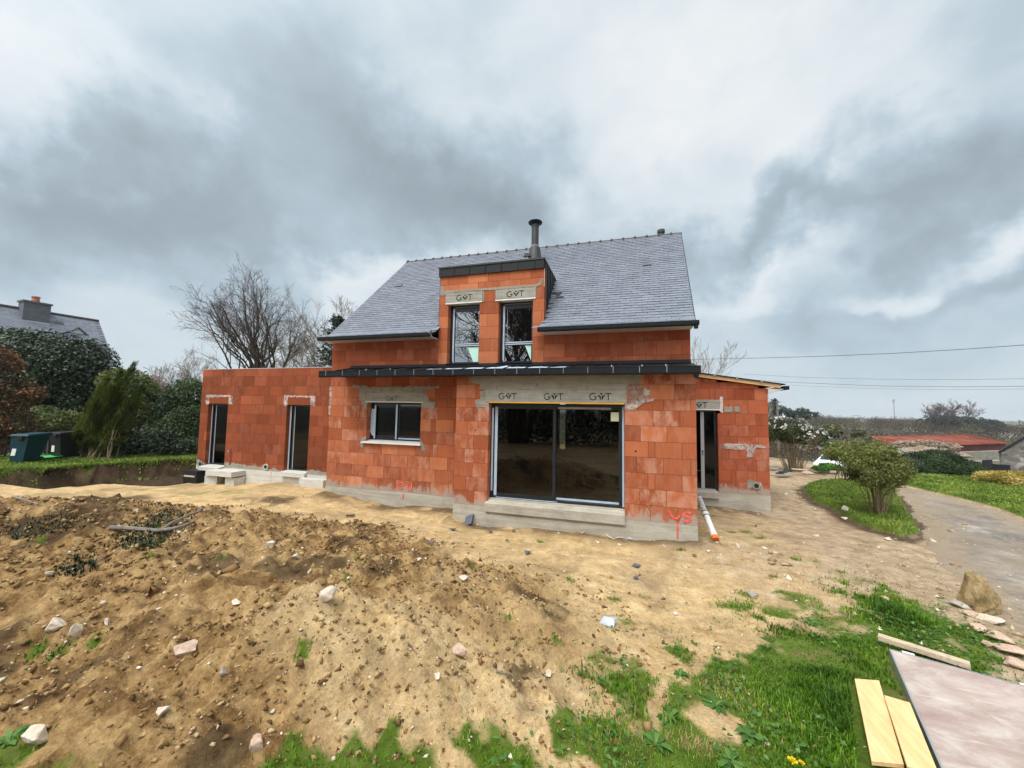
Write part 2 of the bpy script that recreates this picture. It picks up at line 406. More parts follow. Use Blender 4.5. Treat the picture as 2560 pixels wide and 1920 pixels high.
leaf_mat('clod', (.085, .045, .016), (.23, .135, .052), (.42, .28, .125), .95, 0)

def glass_mat(name, refl, tint, rough=.0):
    s = NT(name); s.t.nodes.remove(s.b)
    g = s.n('ShaderNodeBsdfGlossy'); g.inputs['Roughness'].default_value = rough; g.inputs['Color'].default_value = (.92, .95, 1, 1)
    tr = s.n('ShaderNodeBsdfTransparent'); tr.inputs[0].default_value = (*tint, 1)
    fr = s.n('ShaderNodeLayerWeight'); fr.inputs[0].default_value = .3
    f = s.math('MULTIPLY_ADD', fr.outputs['Fresnel'], .35, refl)
    wav = s.noise(.8, 2, .5); b = s.n('ShaderNodeBump'); b.inputs['Strength'].default_value = .02; b.inputs['Distance'].default_value = .05
    s.l(wav, b.inputs['Height']); s.l(b.outputs[0], g.inputs['Normal'])
    mx = s.n('ShaderNodeMixShader'); s.l(f, mx.inputs[0]); s.l(tr.outputs[0], mx.inputs[1]); s.l(g.outputs[0], mx.inputs[2])
    s.l(mx.outputs[0], s.out.inputs[0]); return s.m
glass_mat('glass_door', .042, (.40, .40, .37))
glass_mat('glass_dark', .02, (.12, .12, .11))
glass_mat('glass_upper', .30, (.25, .25, .27))

def ground_mat():
    s = NT('ground_soil')
    md = s.attr('mound'); gr = s.attr('grassy'); dk = s.attr('dark')
    a = s.noise(.55, 6, .62); b = s.noise(4.5, 6, .68); c3 = s.noise(32, 5, .7); c4 = s.noise(1.6, 5, .65, stretch=(1, 2.6, 1))
    sand = s.ramp(b, [(.30, (.33, .21, .092)), (.46, (.50, .345, .168)), (.62, (.62, .46, .25)), (.74, (.69, .54, .33))])
    sand = s.mix(s.ramp(c4, [(.42, 0.0), (.66, .75)]), sand, (.37, .27, .145))
    sand = s.mix(s.ramp(a, [(.50, 0.0), (.66, .6)]), sand, (.34, .25, .13))
    soil = s.ramp(b, [(.32, (.065, .034, .012)), (.43, (.19, .108, .042)), (.56, (.33, .210, .090)), (.70, (.49, .345, .168))])
    soil = s.mix(s.ramp(c4, [(.50, 0.0), (.64, .55)]), soil, (.46, .315, .148))
    dmp = s.noise(2.1, 6, .72, dist=.8); soil = s.mix(s.ramp(dmp, [(.53, 0.0), (.62, .75)]), soil, (.15, .085, .034))
    sxp = s.n('ShaderNodeSeparateXYZ'); s.l(s.co(), sxp.inputs[0])
    gz_ = s.math('ADD', s.math('MULTIPLY', sxp.outputs['X'], .16), s.math('MULTIPLY_ADD', a, 1.6, -.55))
    sand = s.mix(s.ramp(gz_, [(.10, 0.0), (.62, .85)]), sand, s.ramp(b, [(.3, (.20, .145, .09)), (.5, (.345, .265, .18)), (.7, (.47, .38, .275))]))
    wet = s.noise(1.1, 5, .7, dist=.6)
    sand = s.mix(s.ramp(wet, [(.52, 0.0), (.66, .65)]), sand, (.21, .145, .075))
    mm = s.ramp(s.math('ADD', md, s.math('MULTIPLY_ADD', b, .7, -.35)), [(.25, 0.0), (.6, 1.0)])
    c = s.mix(mm, sand, soil)
    c = s.mix(.22, c, s.ramp(c3, [(.32, 0.0), (.68, 1.0)]), 'OVERLAY')
    spk = s.n('ShaderNodeTexVoronoi'); spk.inputs['Scale'].default_value = 26; s.l(s.co(), spk.inputs['Vector'])
    sp = s.ramp(spk.outputs['Distance'], [(.06, .8), (.16, 0.0)])
    c = s.mix(s.math('MULTIPLY', sp, s.ramp(s.noise(1.4, 4, .7), [(.45, 0.0), (.62, 1.0)])), c, (.60, .50, .36))
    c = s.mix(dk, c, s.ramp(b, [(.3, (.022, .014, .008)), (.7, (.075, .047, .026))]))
    g = s.ramp(b, [(.3, (.045, .07, .008)), (.55, (.09, .145, .016)), (.75, (.16, .17, .05))])
    gm = s.ramp(s.math('ADD', gr, s.math('MULTIPLY_ADD', b, .8, -.4)), [(.3, 0.0), (.62, 1.0)])
    c = s.mix(gm, c, g)
    sx = s.n('ShaderNodeSeparateXYZ'); s.l(s.co(), sx.inputs[0])
    r = s.n('ShaderNodeVectorMath', operation='LENGTH'); s.l(s.co(), r.inputs[0])
    far = s.ramp(s.math('MULTIPLY', r.outputs['Value'], .01), [(.22, 0.0), (.45, 1.0)])
    fcol = s.ramp(s.noise(.012, 5, .6), [(.35, (.075, .075, .055)), (.6, (.11, .115, .07)), (.75, (.15, .16, .09))])
    c = s.mix(far, c, fcol)
    s.setc(c, .95, 0, .15)
    s.bump(s.math('ADD', b, s.math('MULTIPLY', c3, .9)), .8, .035)
    return s.m
ground_mat()
def asphalt_mat():
    s = NT('asphalt_worn')
    a = s.noise(1.1, 6, .68, stretch=(1, .7, 1)); b = s.noise(7, 5, .7); f = s.noise(70, 3, .7)
    c = s.ramp(a, [(.32, (.10, .088, .076)), (.48, (.165, .148, .128)), (.60, (.25, .222, .190)), (.74, (.44, .39, .33))])
    c = s.mix(.3, c, s.ramp(b, [(.3, 0.0), (.7, 1.0)]), 'OVERLAY')
    vg = s.ramp(s.math('ADD', s.attr('verge'), s.math('MULTIPLY_ADD', b, 1.2, -.6)), [(.35, 0.0), (.75, 1.0)])
    c = s.mix(vg, c, s.ramp(b, [(.3, (.20, .150, .098)), (.7, (.36, .285, .198))]))
    br = s.noise(.9, 5, .65); c = s.mix(s.ramp(br, [(.43, 0.0), (.57, .7)]), c, (.27, .215, .155))
    c = s.mix(.25, c, s.ramp(f, [(.3, 0.0), (.7, 1.0)]), 'OVERLAY')
    s.setc(c, .85, 0, .3); s.bump(s.math('ADD', b, f), .6, .02); return s.m
asphalt_mat()

# ------------------------------------------------------------------ mesh helpers
def link_mesh(name, V, faces, mat, parent=None, loc=None, attrs=None, pattrs=None, smooth=False):
    V = np.asarray(V, float).reshape(-1, 3)
    root = None
    if parent is not None:
        root = parent
        while root.parent is not None: root = root.parent
        off = np.array(root.location)
    else:
        off = np.array(loc if loc is not None else (0, 0, 0), float)
    V = V-off
    me = bpy.data.meshes.new(name)
    if isinstance(faces, np.ndarray):
        n, k = faces.shape
        me.vertices.add(len(V)); me.vertices.foreach_set('co', V.astype(np.float32).ravel())
        me.loops.add(n*k); me.loops.foreach_set('vertex_index', faces.astype(np.int32).ravel())
        me.polygons.add(n); me.polygons.foreach_set('loop_start', np.arange(0, n*k, k, dtype=np.int32))
        try: me.polygons.foreach_set('loop_total', np.full(n, k, dtype=np.int32))
        except Exception: pass
        me.update(calc_edges=True); me.validate()
    else:
        me.from_pydata(V.tolist(), [], [tuple(f) for f in faces]); me.update()
    for a, vals in (attrs or {}).items():
        at_ = me.attributes.new(a, 'FLOAT', 'FACE'); at_.data.foreach_set('value', np.asarray(vals, np.float32))
    for a, vals in (pattrs or {}).items():
        at_ = me.attributes.new(a, 'FLOAT', 'POINT'); at_.data.foreach_set('value', np.asarray(vals, np.float32))
    if smooth: me.polygons.foreach_set('use_smooth', np.ones(len(me.polygons), bool))
    me.materials.append(MATS[mat] if isinstance(mat, str) else mat)
    o = bpy.data.objects.new(name, me); col.objects.link(o)
    if parent is not None: o.parent = parent
    else: o.location = off
    return o
def tag(o, label=None, cat=None, group=None, kind=None):
    if label: o['label'] = label
    if cat: o['category'] = cat
    if group: o['group'] = group
    if kind: o['kind'] = kind
    return o
def thing(name, loc, label, cat, group=None):
    o = bpy.data.objects.new(name, None); col.objects.link(o); o.location = loc
    o.empty_display_size = .3
    return tag(o, label, cat, group)

class G:
    def __init__(s): s.v = []; s.f = []; s.n = 0; s.t = []; s.e = []
    def add(s, V, Fs, t=.5, e=0.0):
        s.v.append(np.asarray(V, float)); s.f += [tuple(i+s.n for i in f) for f in Fs]
        s.n += len(V); s.t += [t]*len(Fs); s.e += [e]*len(Fs); return s
    def hexa(s, P, t=.5, e=0.0):      # P: 4 bottom (ccw) then 4 top
        return s.add(P, [(3, 2, 1, 0), (4, 5, 6, 7), (0, 1, 5, 4), (1, 2, 6, 5), (2, 3, 7, 6), (3, 0, 4, 7)], t, e)
    def box(s, x0, x1, y0, y1, z0, z1, t=.5, e=0.0):
        return s.hexa([(x0, y0, z0), (x1, y0, z0), (x1, y1, z0), (x0, y1, z0), (x0, y0, z1), (x1, y0, z1), (x1, y1, z1), (x0, y1, z1)], t, e)
    def obox(s, c, ax, ay, az, t=.5):  # centre and half axes
        c, ax, ay, az = map(np.asarray, (c, ax, ay, az))
        return s.hexa([c-ax-ay-az, c+ax-ay-az, c+ax+ay-az, c-ax+ay-az, c-ax-ay+az, c+ax-ay+az, c+ax+ay+az, c-ax+ay+az], t)
    def tube(s, pts, rad, n=6, cap=True, t=.5):
        pts = np.asarray(pts, float); m = len(pts)
        rad = np.broadcast_to(np.asarray(rad, float), (m,))
        d = np.gradient(pts, axis=0); d /= np.linalg.norm(d, axis=1)[:, None]+1e-9
        ref = np.array([0, 0, 1.]) if abs(d[0][2]) < .9 else np.array([1., 0, 0])
        V = []
        for i in range(m):
            a = np.cross(d[i], ref); a /= np.linalg.norm(a)+1e-9; b = np.cross(d[i], a)
            for k in range(n):
                th = 2*math.pi*k/n; V.append(pts[i]+rad[i]*(math.cos(th)*a+math.sin(th)*b))
        Fs = [(i*n+k, i*n+(k+1) % n, (i+1)*n+(k+1) % n, (i+1)*n+k) for i in range(m-1) for k in range(n)]
        if cap: Fs += [tuple(range(n))[::-1], tuple((m-1)*n+k for k in range(n))]
        return s.add(V, Fs, t)
    def lathe(s, c, prof, n=20, t=.5):  # prof: (r,z)
        c = np.asarray(c, float)
        V = [c+np.array([r*math.cos(2*math.pi*k/n), r*math.sin(2*math.pi*k/n), z]) for r, z in prof for k in range(n)]
        m = len(prof)
        Fs = [(i*n+k, i*n+(k+1) % n, (i+1)*n+(k+1) % n, (i+1)*n+k) for i in range(m-1) for k in range(n)]
        Fs += [tuple(range(n))[::-1], tuple((m-1)*n+k for k in range(n))]
        return s.add(V, Fs, t)
    def prism(s, poly, O, T, N, d0, d1, t=.5):
        """poly of (s,z) in a vertical plane through O with direction T; from depth d0 to d1 along N"""
        O, T, N = map(lambda q: np.asarray(q, float), (O, T, N))
        A = [O+T*p[0]+np.array([0, 0, p[1]])+N*d0 for p in poly]; B = [O+T*p[0]+np.array([0, 0, p[1]])+N*d1 for p in poly]
        n = len(poly)
        return s.add(A+B, [tuple(range(n))[::-1], tuple(range(n, 2*n))]+[(i, (i+1) % n, n+(i+1) % n, n+i) for i in range(n)], t)
    def build(s, name, mat, parent=None, loc=None, attrs=False, smooth=False):
        return link_mesh(name, np.vstack(s.v), s.f, mat, parent, loc, {'t': s.t, 'e': s.e} if attrs else None, None, smooth)

def build_each(g, name, mat, parent, **kw):
    out = []; off = 0; fi = 0
    for V in g.v:
        fs = []
        while fi < len(g.f) and max(g.f[fi]) < off+len(V): fs.append(tuple(i-off for i in g.f[fi])); fi += 1
        out.append(link_mesh(name, V, fs, mat, parent, **kw)); off += len(V)
    return out
def jag(poly, amp, step, seed):
    """ragged outline of a trowelled patch"""
    r = random.Random(seed); out = []
    for (ax, ay), (bx, by) in zip(poly, poly[1:]+poly[:1]):
        L = math.hypot(bx-ax, by-ay); k = max(1, int(L/step))
        for i in range(k):
            t = i/k; out.append((ax+(bx-ax)*t+r.uniform(-amp, amp), ay+(by-ay)*t+r.uniform(-amp, amp)))
    return out
def stroke(pts, w):
    """flat brush stroke: list of quads"""
    out = []
    for i in range(len(pts)-1):
        (ax, ay), (bx, by) = pts[i], pts[i+1]
        dx, dy = bx-ax, by-ay; L = math.hypot(dx, dy)+1e-9; nx, ny = -dy/L*w/2, dx/L*w/2; ex, ey = dx/L*w*.25, dy/L*w*.25
        out.append([(ax+nx-ex, ay+ny-ey), (bx+nx+ex, by+ny+ey), (bx-nx+ex, by-ny+ey), (ax-nx-ex, ay-ny-ey)])
    return out

# ------------------------------------------------------------------ the house
hx, hy, hz = -4.6, 2.0, -.35
house = thing('brick_house', (hx, hy, hz), 'unfinished red hollow brick house with slate roof, dormer and black gutters', 'house')
P = house
ri = random.Random(11)
def brick_wall(name, O, T, srange, courses, openings, mat, parent=P, bl=.5, thick=.2, eff=.35, jit=.0025, phase=None, joint='brick_joint', tb=.5):
    """hollow clay blocks laid course by course; O start, T direction along the wall, outside to the right of T"""
    O = np.array(O, float); T = np.array((*T, 0.0)); N = np.array([T[1], -T[0], 0.0])
    g = G(); core = G()
    def blk(gg, s0, s1, z0, z1, d0, d1, t=.5, e=0.0):
        p = lambda s, d, z: O+T*s+N*d+np.array([0, 0, z])
        gg.hexa([p(s0, d0, z0), p(s1, d0, z0), p(s1, d1, z0), p(s0, d1, z0), p(s0, d0, z1), p(s1, d0, z1), p(s1, d1, z1), p(s0, d1, z1)], t, e)
    for ci, (z0, z1) in enumerate(zip(courses[:-1], courses[1:])):
        zm = (z0+z1)/2
        r = srange(zm) if callable(srange) else srange
        segs = [r]
        for (a, b, c, d) in openings:
            if c-.03 < zm < d+.03 or (z0 < c < z1-.04 and d > z1) or (z0+.04 < d < z1 and c < z0):
                ns = []
                for s0, s1 in segs:
                    if b <= s0 or a >= s1: ns.append((s0, s1)); continue
                    if a > s0: ns.append((s0, a))
                    if b < s1: ns.append((b, s1))
                segs = ns
        off = ((ci % 2)*bl/2+ri.uniform(-.06, .06)) if phase is None else phase[ci % len(phase)]
        rowe = ri.random()
        for s0, s1 in segs:
            if s1-s0 < .02: continue
            blk(core, s0+.004, s1-.004, z0, z1, -thick+.012, -.007)
            cuts = [s0]; s = s0+(off if off > .08 else off+bl)
            while s < s1-.05:
                cuts.append(s)
                if ri.random() < .13 and s+.14 < s1-.1: s += .13; cuts.append(s)
                s += bl
            if s1-cuts[-1] < .06 and len(cuts) > 1: cuts[-1] = s1
            else: cuts.append(s1)
            for a, b in zip(cuts[:-1], cuts[1:]):
                j = ri.uniform(-jit, jit); tt = min(1, max(0, tb+ri.gauss(0, .28)))
                if b-a < .2: tt = min(1, tt+.22)
                ee = ri.random(); ee = (ee**2.2)*1.6*eff+(.3*eff if rowe > .6 else 0)
                if ri.random() < .12: ee = min(1, .9*eff*2)
                blk(g, a+.0036, b-.0036, z0+.003, z1-.003, -thick, j, tt, min(ee, .95))
    o = g.build(name, mat, parent, attrs=True)
    core.build('joint_bed', joint, o)
    return o
h = .314
LOW = [k*h for k in range(8)]+[2.415, 2.729, 2.96]
# projecting living-room bay
brick_wall('bay_wall', (-5.115, 0, 0), (1, 0), (0, 5.115), LOW, [(.815, 3.77, .1, 2.305)], 'brick_orange', eff=.42, tb=.5)
brick_wall('bay_side_wall', (-5.115, .56, 0), (0, -1), (0, .356), LOW, [], 'brick_orange', eff=.4)
# main front wall, upper wall and dormer front in one plane
UPC = [3.085, 3.40, 3.715, 3.945]
brick_wall('front_wall', (-9.2, .56, 0), (1, 0), (0, 4.08), LOW[:-1], [(1.23, 2.845, 1.285, 2.30)], 'brick_orange', eff=.40, tb=.5)
DW1 = (-5.665+9.2, -4.81+9.2, 3.27, 4.82); DW2 = (-4.30+9.2, -3.445+9.2, 3.27, 4.82)
brick_wall('upper_wall', (-9.2, .56, 0), (1, 0), lambda z: (0, 3.28), [2.731]+UPC, [], 'brick_wing', eff=.2, tb=.5)
brick_wall('upper_wall', (-9.2, .56, 0), (1, 0), lambda z: (6.04, 9.2), [2.731]+UPC, [], 'brick_wing', eff=.15, tb=.5)
DC = [2.731, 3.10, 3.28, 3.59, 3.90, 4.21, 4.52, 4.82, 5.105, 5.33, 5.55]
brick_wall('dormer_wall', (-9.2, .56, 0), (1, 0), (3.283, 6.037), DC[:8], [(DW1[0], DW1[1], 3.27, 4.82), (DW2[0], DW2[1], 3.27, 4.82)], 'brick_orange', eff=.12, tb=.6)
for _a, _b in ((3.283, 3.453), (4.462, 4.803), (5.827, 6.037)): brick_wall('dormer_wall', (-9.2, .56, 0), (1, 0), (_a, _b), DC[7:9], [], 'brick_orange', eff=.1, tb=.6)
brick_wall('dormer_wall', (-9.2, .56, 0), (1, 0), (3.283, 6.037), DC[8:], [], 'brick_orange', bl=.55, eff=.12, tb=.62)
# gable and side walls
gz = [0]+[k*h for k in range(1, 24)]
roofz = lambda y: 4.13+(y-.45)*1.006 if y < 3.8 else 7.5-(y-3.8)*1.006
def grange(z, y1=7.04, y0=.76):
    if z < 3.95: return (0, y1-y0)
    k = (z+.17-4.13)/1.006+.45
    return (max(0, k-y0), min(y1-y0, 7.6-k-y0))
brick_wall('gable_wall', (0, .76, 0), (0, 1), lambda z: grange(z), [z for z in gz if z < 7.2], [], 'brick_wing', eff=.2)
brick_wall('bay_side_wall', (0, .2, 0), (0, 1), (0, .355), LOW, [], 'brick_orange', eff=.3)
brick_wall('gable_wall', (-9.2, 7.04, 0), (0, -1), lambda z: (7.04-.76-grange(z)[1], 7.04-.76-grange(z)[0]), [z for z in gz if z < 3.95], [], 'brick_wing', eff=.2)
brick_wall('gable_wall', (-8.88, 7.04, 0), (0, -1), lambda z: (7.04-.76-grange(z)[1]+.12, 7.04-.76-grange(z)[0]-.12), [z for z in gz if 3.7 < z < 7.0], [], 'brick_wing', eff=.2)
brick_wall('rear_wall', (0, 7.24, 0), (-1, 0), (0, 9.2), [z for z in gz if z < 3.9], [(3.62, 3.86, .9, 2.25)], 'brick_wing', eff=.2)
# single-storey annex on the left
LC = [.0, .309, .621, .933, 1.245, 1.557, 1.869, 2.19, 2.475, 2.79, 3.11, 3.36]
AX = -15.34
brick_wall('annex_wall', (AX, 1.4, 0), (1, 0), (0, 6.13), LC, [(.36, 1.25, .1, 2.2), (3.75, 4.65, .1, 2.2)], 'brick_red', eff=.10, tb=.45, bl=.5, jit=.0015)
brick_wall('annex_side_wall', (AX, 6.8, 0), (0, -1), (0, 5.2), LC, [], 'brick_red', eff=.25)
# lean-to wing on the right
RC = [-.04+k*h for k in range(8)]+[2.55, 2.87, 3.05, 3.2]
brick_wall('wing_wall', (0.02, 3.9, 0), (1, 0), lambda z: (0, min(2.42, (3.31-z)/.159)), RC, [(.23, 1.165, -.1, 2.25), (.18, 1.235, 2.25, 2.55)], 'brick_wing', eff=.3, tb=.5)
brick_wall('wing_side_wall', (2.44, 4.1, 0), (0, 1), (0, 4), [-.04+k*h for k in range(9)]+[2.9], [], 'brick_wing', eff=.3)

# footings
g = G()
g.box(-5.118, -.004, -.012, .3, -.15, -.002); g.box(-5.12, -.002, -.028, .3, -1.0, -.152)
g.build('footing', 'concrete', P)
g = G(); g.box(-9.204, -5.13, .546, .85, -.17, -.002); g.box(-9.208, -5.13, .532, .85, -1.0, -.172); g.build('footing', 'concrete', P)
g = G()
for i, (a, b) in enumerate(((AX, -14.1), (-14.095, -13.1), (-13.095, -12.55), (-12.545, -12.05), (-12.045, -11.55), (-11.545, -9.21))):
    g.box(a+.002, b, 1.384-.004*(i % 2), 1.7, -.23, .085 if i else .1); g.box(a+.002, b, 1.372+.004*(i % 2), 1.7, -1.1, -.233)
g.build('footing', 'concrete_pale', P)
g = G(); g.box(.02, 2.442, 3.888, 4.2, -1.2, -.042); g.box(2.2, 2.446, 4.2, 8, -1.2, -.042); g.build('footing', 'concrete', P)
# cement coat low on the annex wall
g = G(); g.prism(jag([(.0, .06), (.37, .06), (.37, .18), (.0, .31)], .012, .06, 2), (AX, 1.4, 0), (1, 0, 0), (0, -1, 0), .003, .007)
g.prism(jag([(1.25, .06), (3.75, .06), (3.70, .15), (2.6, .20), (1.27, .27)], .03, .07, 3), (AX, 1.4, 0), (1, 0, 0), (0, -1, 0), .003, .007)
g.prism(jag([(4.66, .06), (6.1, .06), (6.1, .19), (4.66, .21)], .03, .07, 4), (AX, 1.4, 0), (1, 0, 0), (0, -1, 0), .003, .007)
build_each(g, 'mortar_patch', 'mortar', P)

# inside of the house: floors, ceilings, dark partition so rooms read as rooms
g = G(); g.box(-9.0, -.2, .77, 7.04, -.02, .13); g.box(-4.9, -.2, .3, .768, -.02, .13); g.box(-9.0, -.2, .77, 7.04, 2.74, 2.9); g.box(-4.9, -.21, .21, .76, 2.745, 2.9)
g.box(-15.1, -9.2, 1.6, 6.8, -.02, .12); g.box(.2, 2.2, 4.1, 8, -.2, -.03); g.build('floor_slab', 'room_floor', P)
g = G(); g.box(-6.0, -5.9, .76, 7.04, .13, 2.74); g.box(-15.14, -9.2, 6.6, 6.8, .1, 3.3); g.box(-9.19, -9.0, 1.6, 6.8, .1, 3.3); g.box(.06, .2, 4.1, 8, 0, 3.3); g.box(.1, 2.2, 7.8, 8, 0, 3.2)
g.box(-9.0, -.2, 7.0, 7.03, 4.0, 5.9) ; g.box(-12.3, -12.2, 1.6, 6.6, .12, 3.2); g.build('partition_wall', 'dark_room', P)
g = G(); g.box(-15.3, -9.2, 1.62, 6.8, 3.2, 3.30); g.build('annex_roof', 'sheet_grey', P)
g = G(); g.box(AX-.004, -9.205, 1.392, 1.62, 3.362, 3.376); g.build('coping', 'soffit', P)

# --- lintels with stencilled marks
def letters(kind, x, z, hgt, O, off, mat, parent):
    gl = G(); w = hgt*.13
    polys = []
    def arc(cx, cz, rx, rz, a0, a1, n=14): return [(cx+rx*math.cos(R(a0+(a1-a0)*i/n)), cz+rz*math.sin(R(a0+(a1-a0)*i/n))) for i in range(n+1)]
    r = hgt/2
    if 'G' in kind:
        polys += stroke(arc(x, z+r, r*.95, r*.95, 48, 325), w); polys += stroke([(x+r*.25, z+r*.95), (x+r*.92, z+r*.95), (x+r*.85, z+r*.35)], w)
    cx = x+hgt*1.18
    polys.append([(cx, z+hgt*.72), (cx+hgt*.24, z+hgt*1.0), (cx-hgt*.24, z+hgt*1.0)])               # top leaf
    polys.append([(cx-hgt*.07, z+hgt*.10), (cx-hgt*.05, z+hgt*.50), (cx-hgt*.24, z+hgt*.72), (cx-hgt*.50, z+hgt*.78), (cx-hgt*.42, z+hgt*.48), (cx-hgt*.24, z+hgt*.36), (cx-hgt*.20, z+hgt*.06)])
    polys.append([(cx+hgt*.04, z+hgt*.08), (cx+hgt*.17, z+hgt*.08), (cx+hgt*.28, z+hgt*.40), (cx+hgt*.48, z+hgt*.62), (cx+hgt*.48, z+hgt*.84), (cx+hgt*.20, z+hgt*.66), (cx+hgt*.05, z+hgt*.46)])
    tx = x+hgt*2.15
    polys += stroke([(tx-hgt*.40, z+hgt*.96), (tx+hgt*.40, z+hgt*.96)], w); polys += stroke([(tx, z+hgt*.96), (tx, z+.02*hgt)], w)
    for k, p in enumerate(polys): gl.prism(p, O, (1, 0, 0), (0, -1, 0), off, off+.0015+.0003*(k % 5))
    return gl.build('lettering', mat, parent)
def lintel(x0, x1, y, z0, z1, marks, mat='lintel_concrete', strip='white_pvc', proud=.006, strip_x=None, ink='stencil_ink'):
    g = G(); g.box(x0, x1, y-proud, y+.2, z0, z1)
    o = g.build('lintel', mat, P)
    if strip:
        s0, s1 = strip_x or (x0, x1)
        g = G(); g.box(s0, s1, y-proud-.012, y+.19, z0-.026, z0-.001); g.build('edge_strip', strip, o)
    for kind, x, z, hh in marks: letters(kind, x, z, hh, (0, y, 0), proud+.001, ink, o)
    return o
lintel(-4.40, -1.30, 0, 2.338, 2.602, [('G', -4.00, 2.395, .135), ('G', -2.96, 2.395, .135), ('G', -1.98, 2.395, .145)], strip='yellow_strip', strip_x=(-4.30, -1.345))
lintel(-8.02, -6.30, .56, 2.325, 2.56, [('G', -7.35, 2.345, .12)], ink='ink_worn')
lintel(-5.745, -4.74, .56, 4.85, 5.105, [('G', -5.37, 4.905, .14)])
lintel(-4.395, -3.375, .56, 4.85, 5.105, [('G', -4.03, 4.905, .14)])
lintel(.20, 1.245, 3.9, 2.275, 2.55, [('G', .52, 2.31, .16)])
# brick-faced lintels of the annex, with white mortar at their ends
for a, b in ((.30, 1.33), (3.68, 4.72)):
    g = G(); g.box(AX+a, AX+b, 1.396, 1.6, 2.2, 2.47, .45); g.build('annex_lintel', 'brick_red', P, attrs=True)
    O = (AX, 1.4, 0); g = G()
    for s, q in ((a-.06, .15), (b-.05, .17)):
        g.prism(jag([(s, 2.17), (s+q, 2.16), (s+q, 2.49), (s, 2.49)], .018, .05, int(s*50)), O, (1, 0, 0), (0, -1, 0), .006, .010)
    g.prism(jag([(a+.08, 2.40 if a < 1 else 2.44), (b-.04, 2.43), (b-.04, 2.485), (a+.08, 2.485)], .012, .05, 9), O, (1, 0, 0), (0, -1, 0), .006, .0098)
    build_each(g, 'mortar_patch', 'mortar_white', P)

# --- trowelled mortar around the openings
NPATCH = [0]
def patch(poly, amp, step, seed, O, mat='mortar', d=(.003, .007)):
    NPATCH[0] += 1; d = (d[0], d[1]+.0007*(NPATCH[0] % 9)); g = G(); g.prism(jag(poly, amp, step, seed), O, (1, 0, 0), (0, -1, 0), *d); return g.build('mortar_patch', mat, P)
A0 = (0, 0, 0); B0 = (0, .56, 0)
patch([(-4.55, 2.62), (-4.41, 2.60), (-1.30, 2.603), (-1.20, 2.75), (-1.02, 2.78), (-1.0, 2.93), (-4.82, 2.93), (-4.78, 2.80), (-4.55, 2.74)], .022, .06, 5, A0)
patch([(-4.62, 2.20), (-4.42, 2.20), (-4.30, 2.15), (-4.30, 2.30), (-4.405, 2.335), (-4.405, 2.60), (-4.52, 2.56), (-4.53, 2.38), (-4.63, 2.37)], .018, .05, 6, A0)
patch([(-1.335, 2.20), (-1.26, 2.20), (-1.05, 2.33), (-.93, 2.42), (-.94, 2.66), (-1.08, 2.77), (-1.295, 2.74)], .02, .05, 7, A0, 'mortar_rose')
patch([(-1.30, 2.24), (-1.17, 2.20), (-.98, 2.33), (-.78, 2.40), (-.78, 2.44), (-1.0, 2.41), (-1.28, 2.31)], .012, .03, 8, A0, 'mortar_white', (.008, .011))
patch([(-.98, 2.50), (-.86, 2.48), (-.84, 2.60), (-.95, 2.66)], .02, .04, 9, A0, 'mortar_white', (.003, .006))
patch([(-8.25, 2.36), (-8.02, 2.32), (-8.02, 2.562), (-6.30, 2.562), (-6.28, 2.63), (-5.85, 2.67), (-5.86, 2.74), (-6.35, 2.72), (-7.9, 2.70), (-8.05, 2.74), (-8.45, 2.76), (-8.43, 2.68), (-8.2, 2.66)], .025, .06, 12, B0)
patch([(-8.12, 2.25), (-7.99, 2.12), (-7.975, 2.31), (-8.03, 2.42), (-8.18, 2.40)], .02, .04, 13, B0)
patch([(-6.33, 2.18), (-5.98, 2.15), (-5.94, 2.32), (-6.14, 2.36), (-6.2, 2.55), (-6.29, 2.56), (-6.29, 2.32), (-6.34, 2.28)], .02, .05, 14, B0)
patch([(-8.16, 1.12), (-8.05, 1.1), (-8.06, 1.25), (-7.975, 1.29), (-7.975, 1.40), (-8.07, 1.36), (-8.14, 1.28)], .016, .04, 15, B0)
patch([(-6.34, 1.25), (-6.30, 1.08), (-6.20, 1.1), (-6.24, 1.26), (-6.34, 1.35)], .012, .04, 16, B0)
patch([(-5.90, 5.06), (-5.78, 5.06), (-5.74, 5.112), (-3.37, 5.112), (-3.24, 5.16), (-3.2, 5.30), (-3.27, 5.31), (-3.33, 5.18), (-4.6, 5.17), (-5.80, 5.19), (-5.82, 5.31), (-5.90, 5.31)], .014, .06, 17, B0, 'mortar')
patch([(-4.73, 4.84), (-4.69, 4.84), (-4.69, 5.09), (-4.73, 5.10)], .006, .05, 18, B0, 'mortar')
W0 = (0, 3.9, 0)
patch([(1.245, 2.22), (1.32, 2.17), (1.33, 2.64), (1.25, 2.64)], .006, .08, 21, W0, 'concrete_pale')
patch([(1.34, 2.19), (1.55, 2.22), (1.56, 2.35), (1.35, 2.36)], .015, .05, 22, W0); patch([(1.60, 2.22), (1.75, 2.22), (1.74, 2.36), (1.61, 2.37)], .015, .05, 23, W0)
patch([(1.19, 1.18), (1.62, 1.16), (1.9, 1.16), (1.9, .96), (2.05, .96), (2.08, 1.22), (2.42-.05, 1.24), (2.30, 1.30), (1.6, 1.34), (1.22, 1.28)], .02, .06, 24, W0, 'mortar_white')
patch([(2.15, .0), (2.23, .0), (2.23, .31), (2.14, .31)], .005, .06, 25, W0, 'mortar_white')
patch([(1.90, .12), (2.13, .10), (2.13, .34), (1.92, .33)], .03, .05, 26, W0, 'concrete_dark', (.003, .006))
# limewash runs at the annex junction
patch([(-9.23, 1.95), (-9.16, 1.9), (-9.15, 2.66), (-9.2, 2.74), (-9.225, 2.7)], .012, .06, 27, B0, 'mortar_white', (.001, .004))

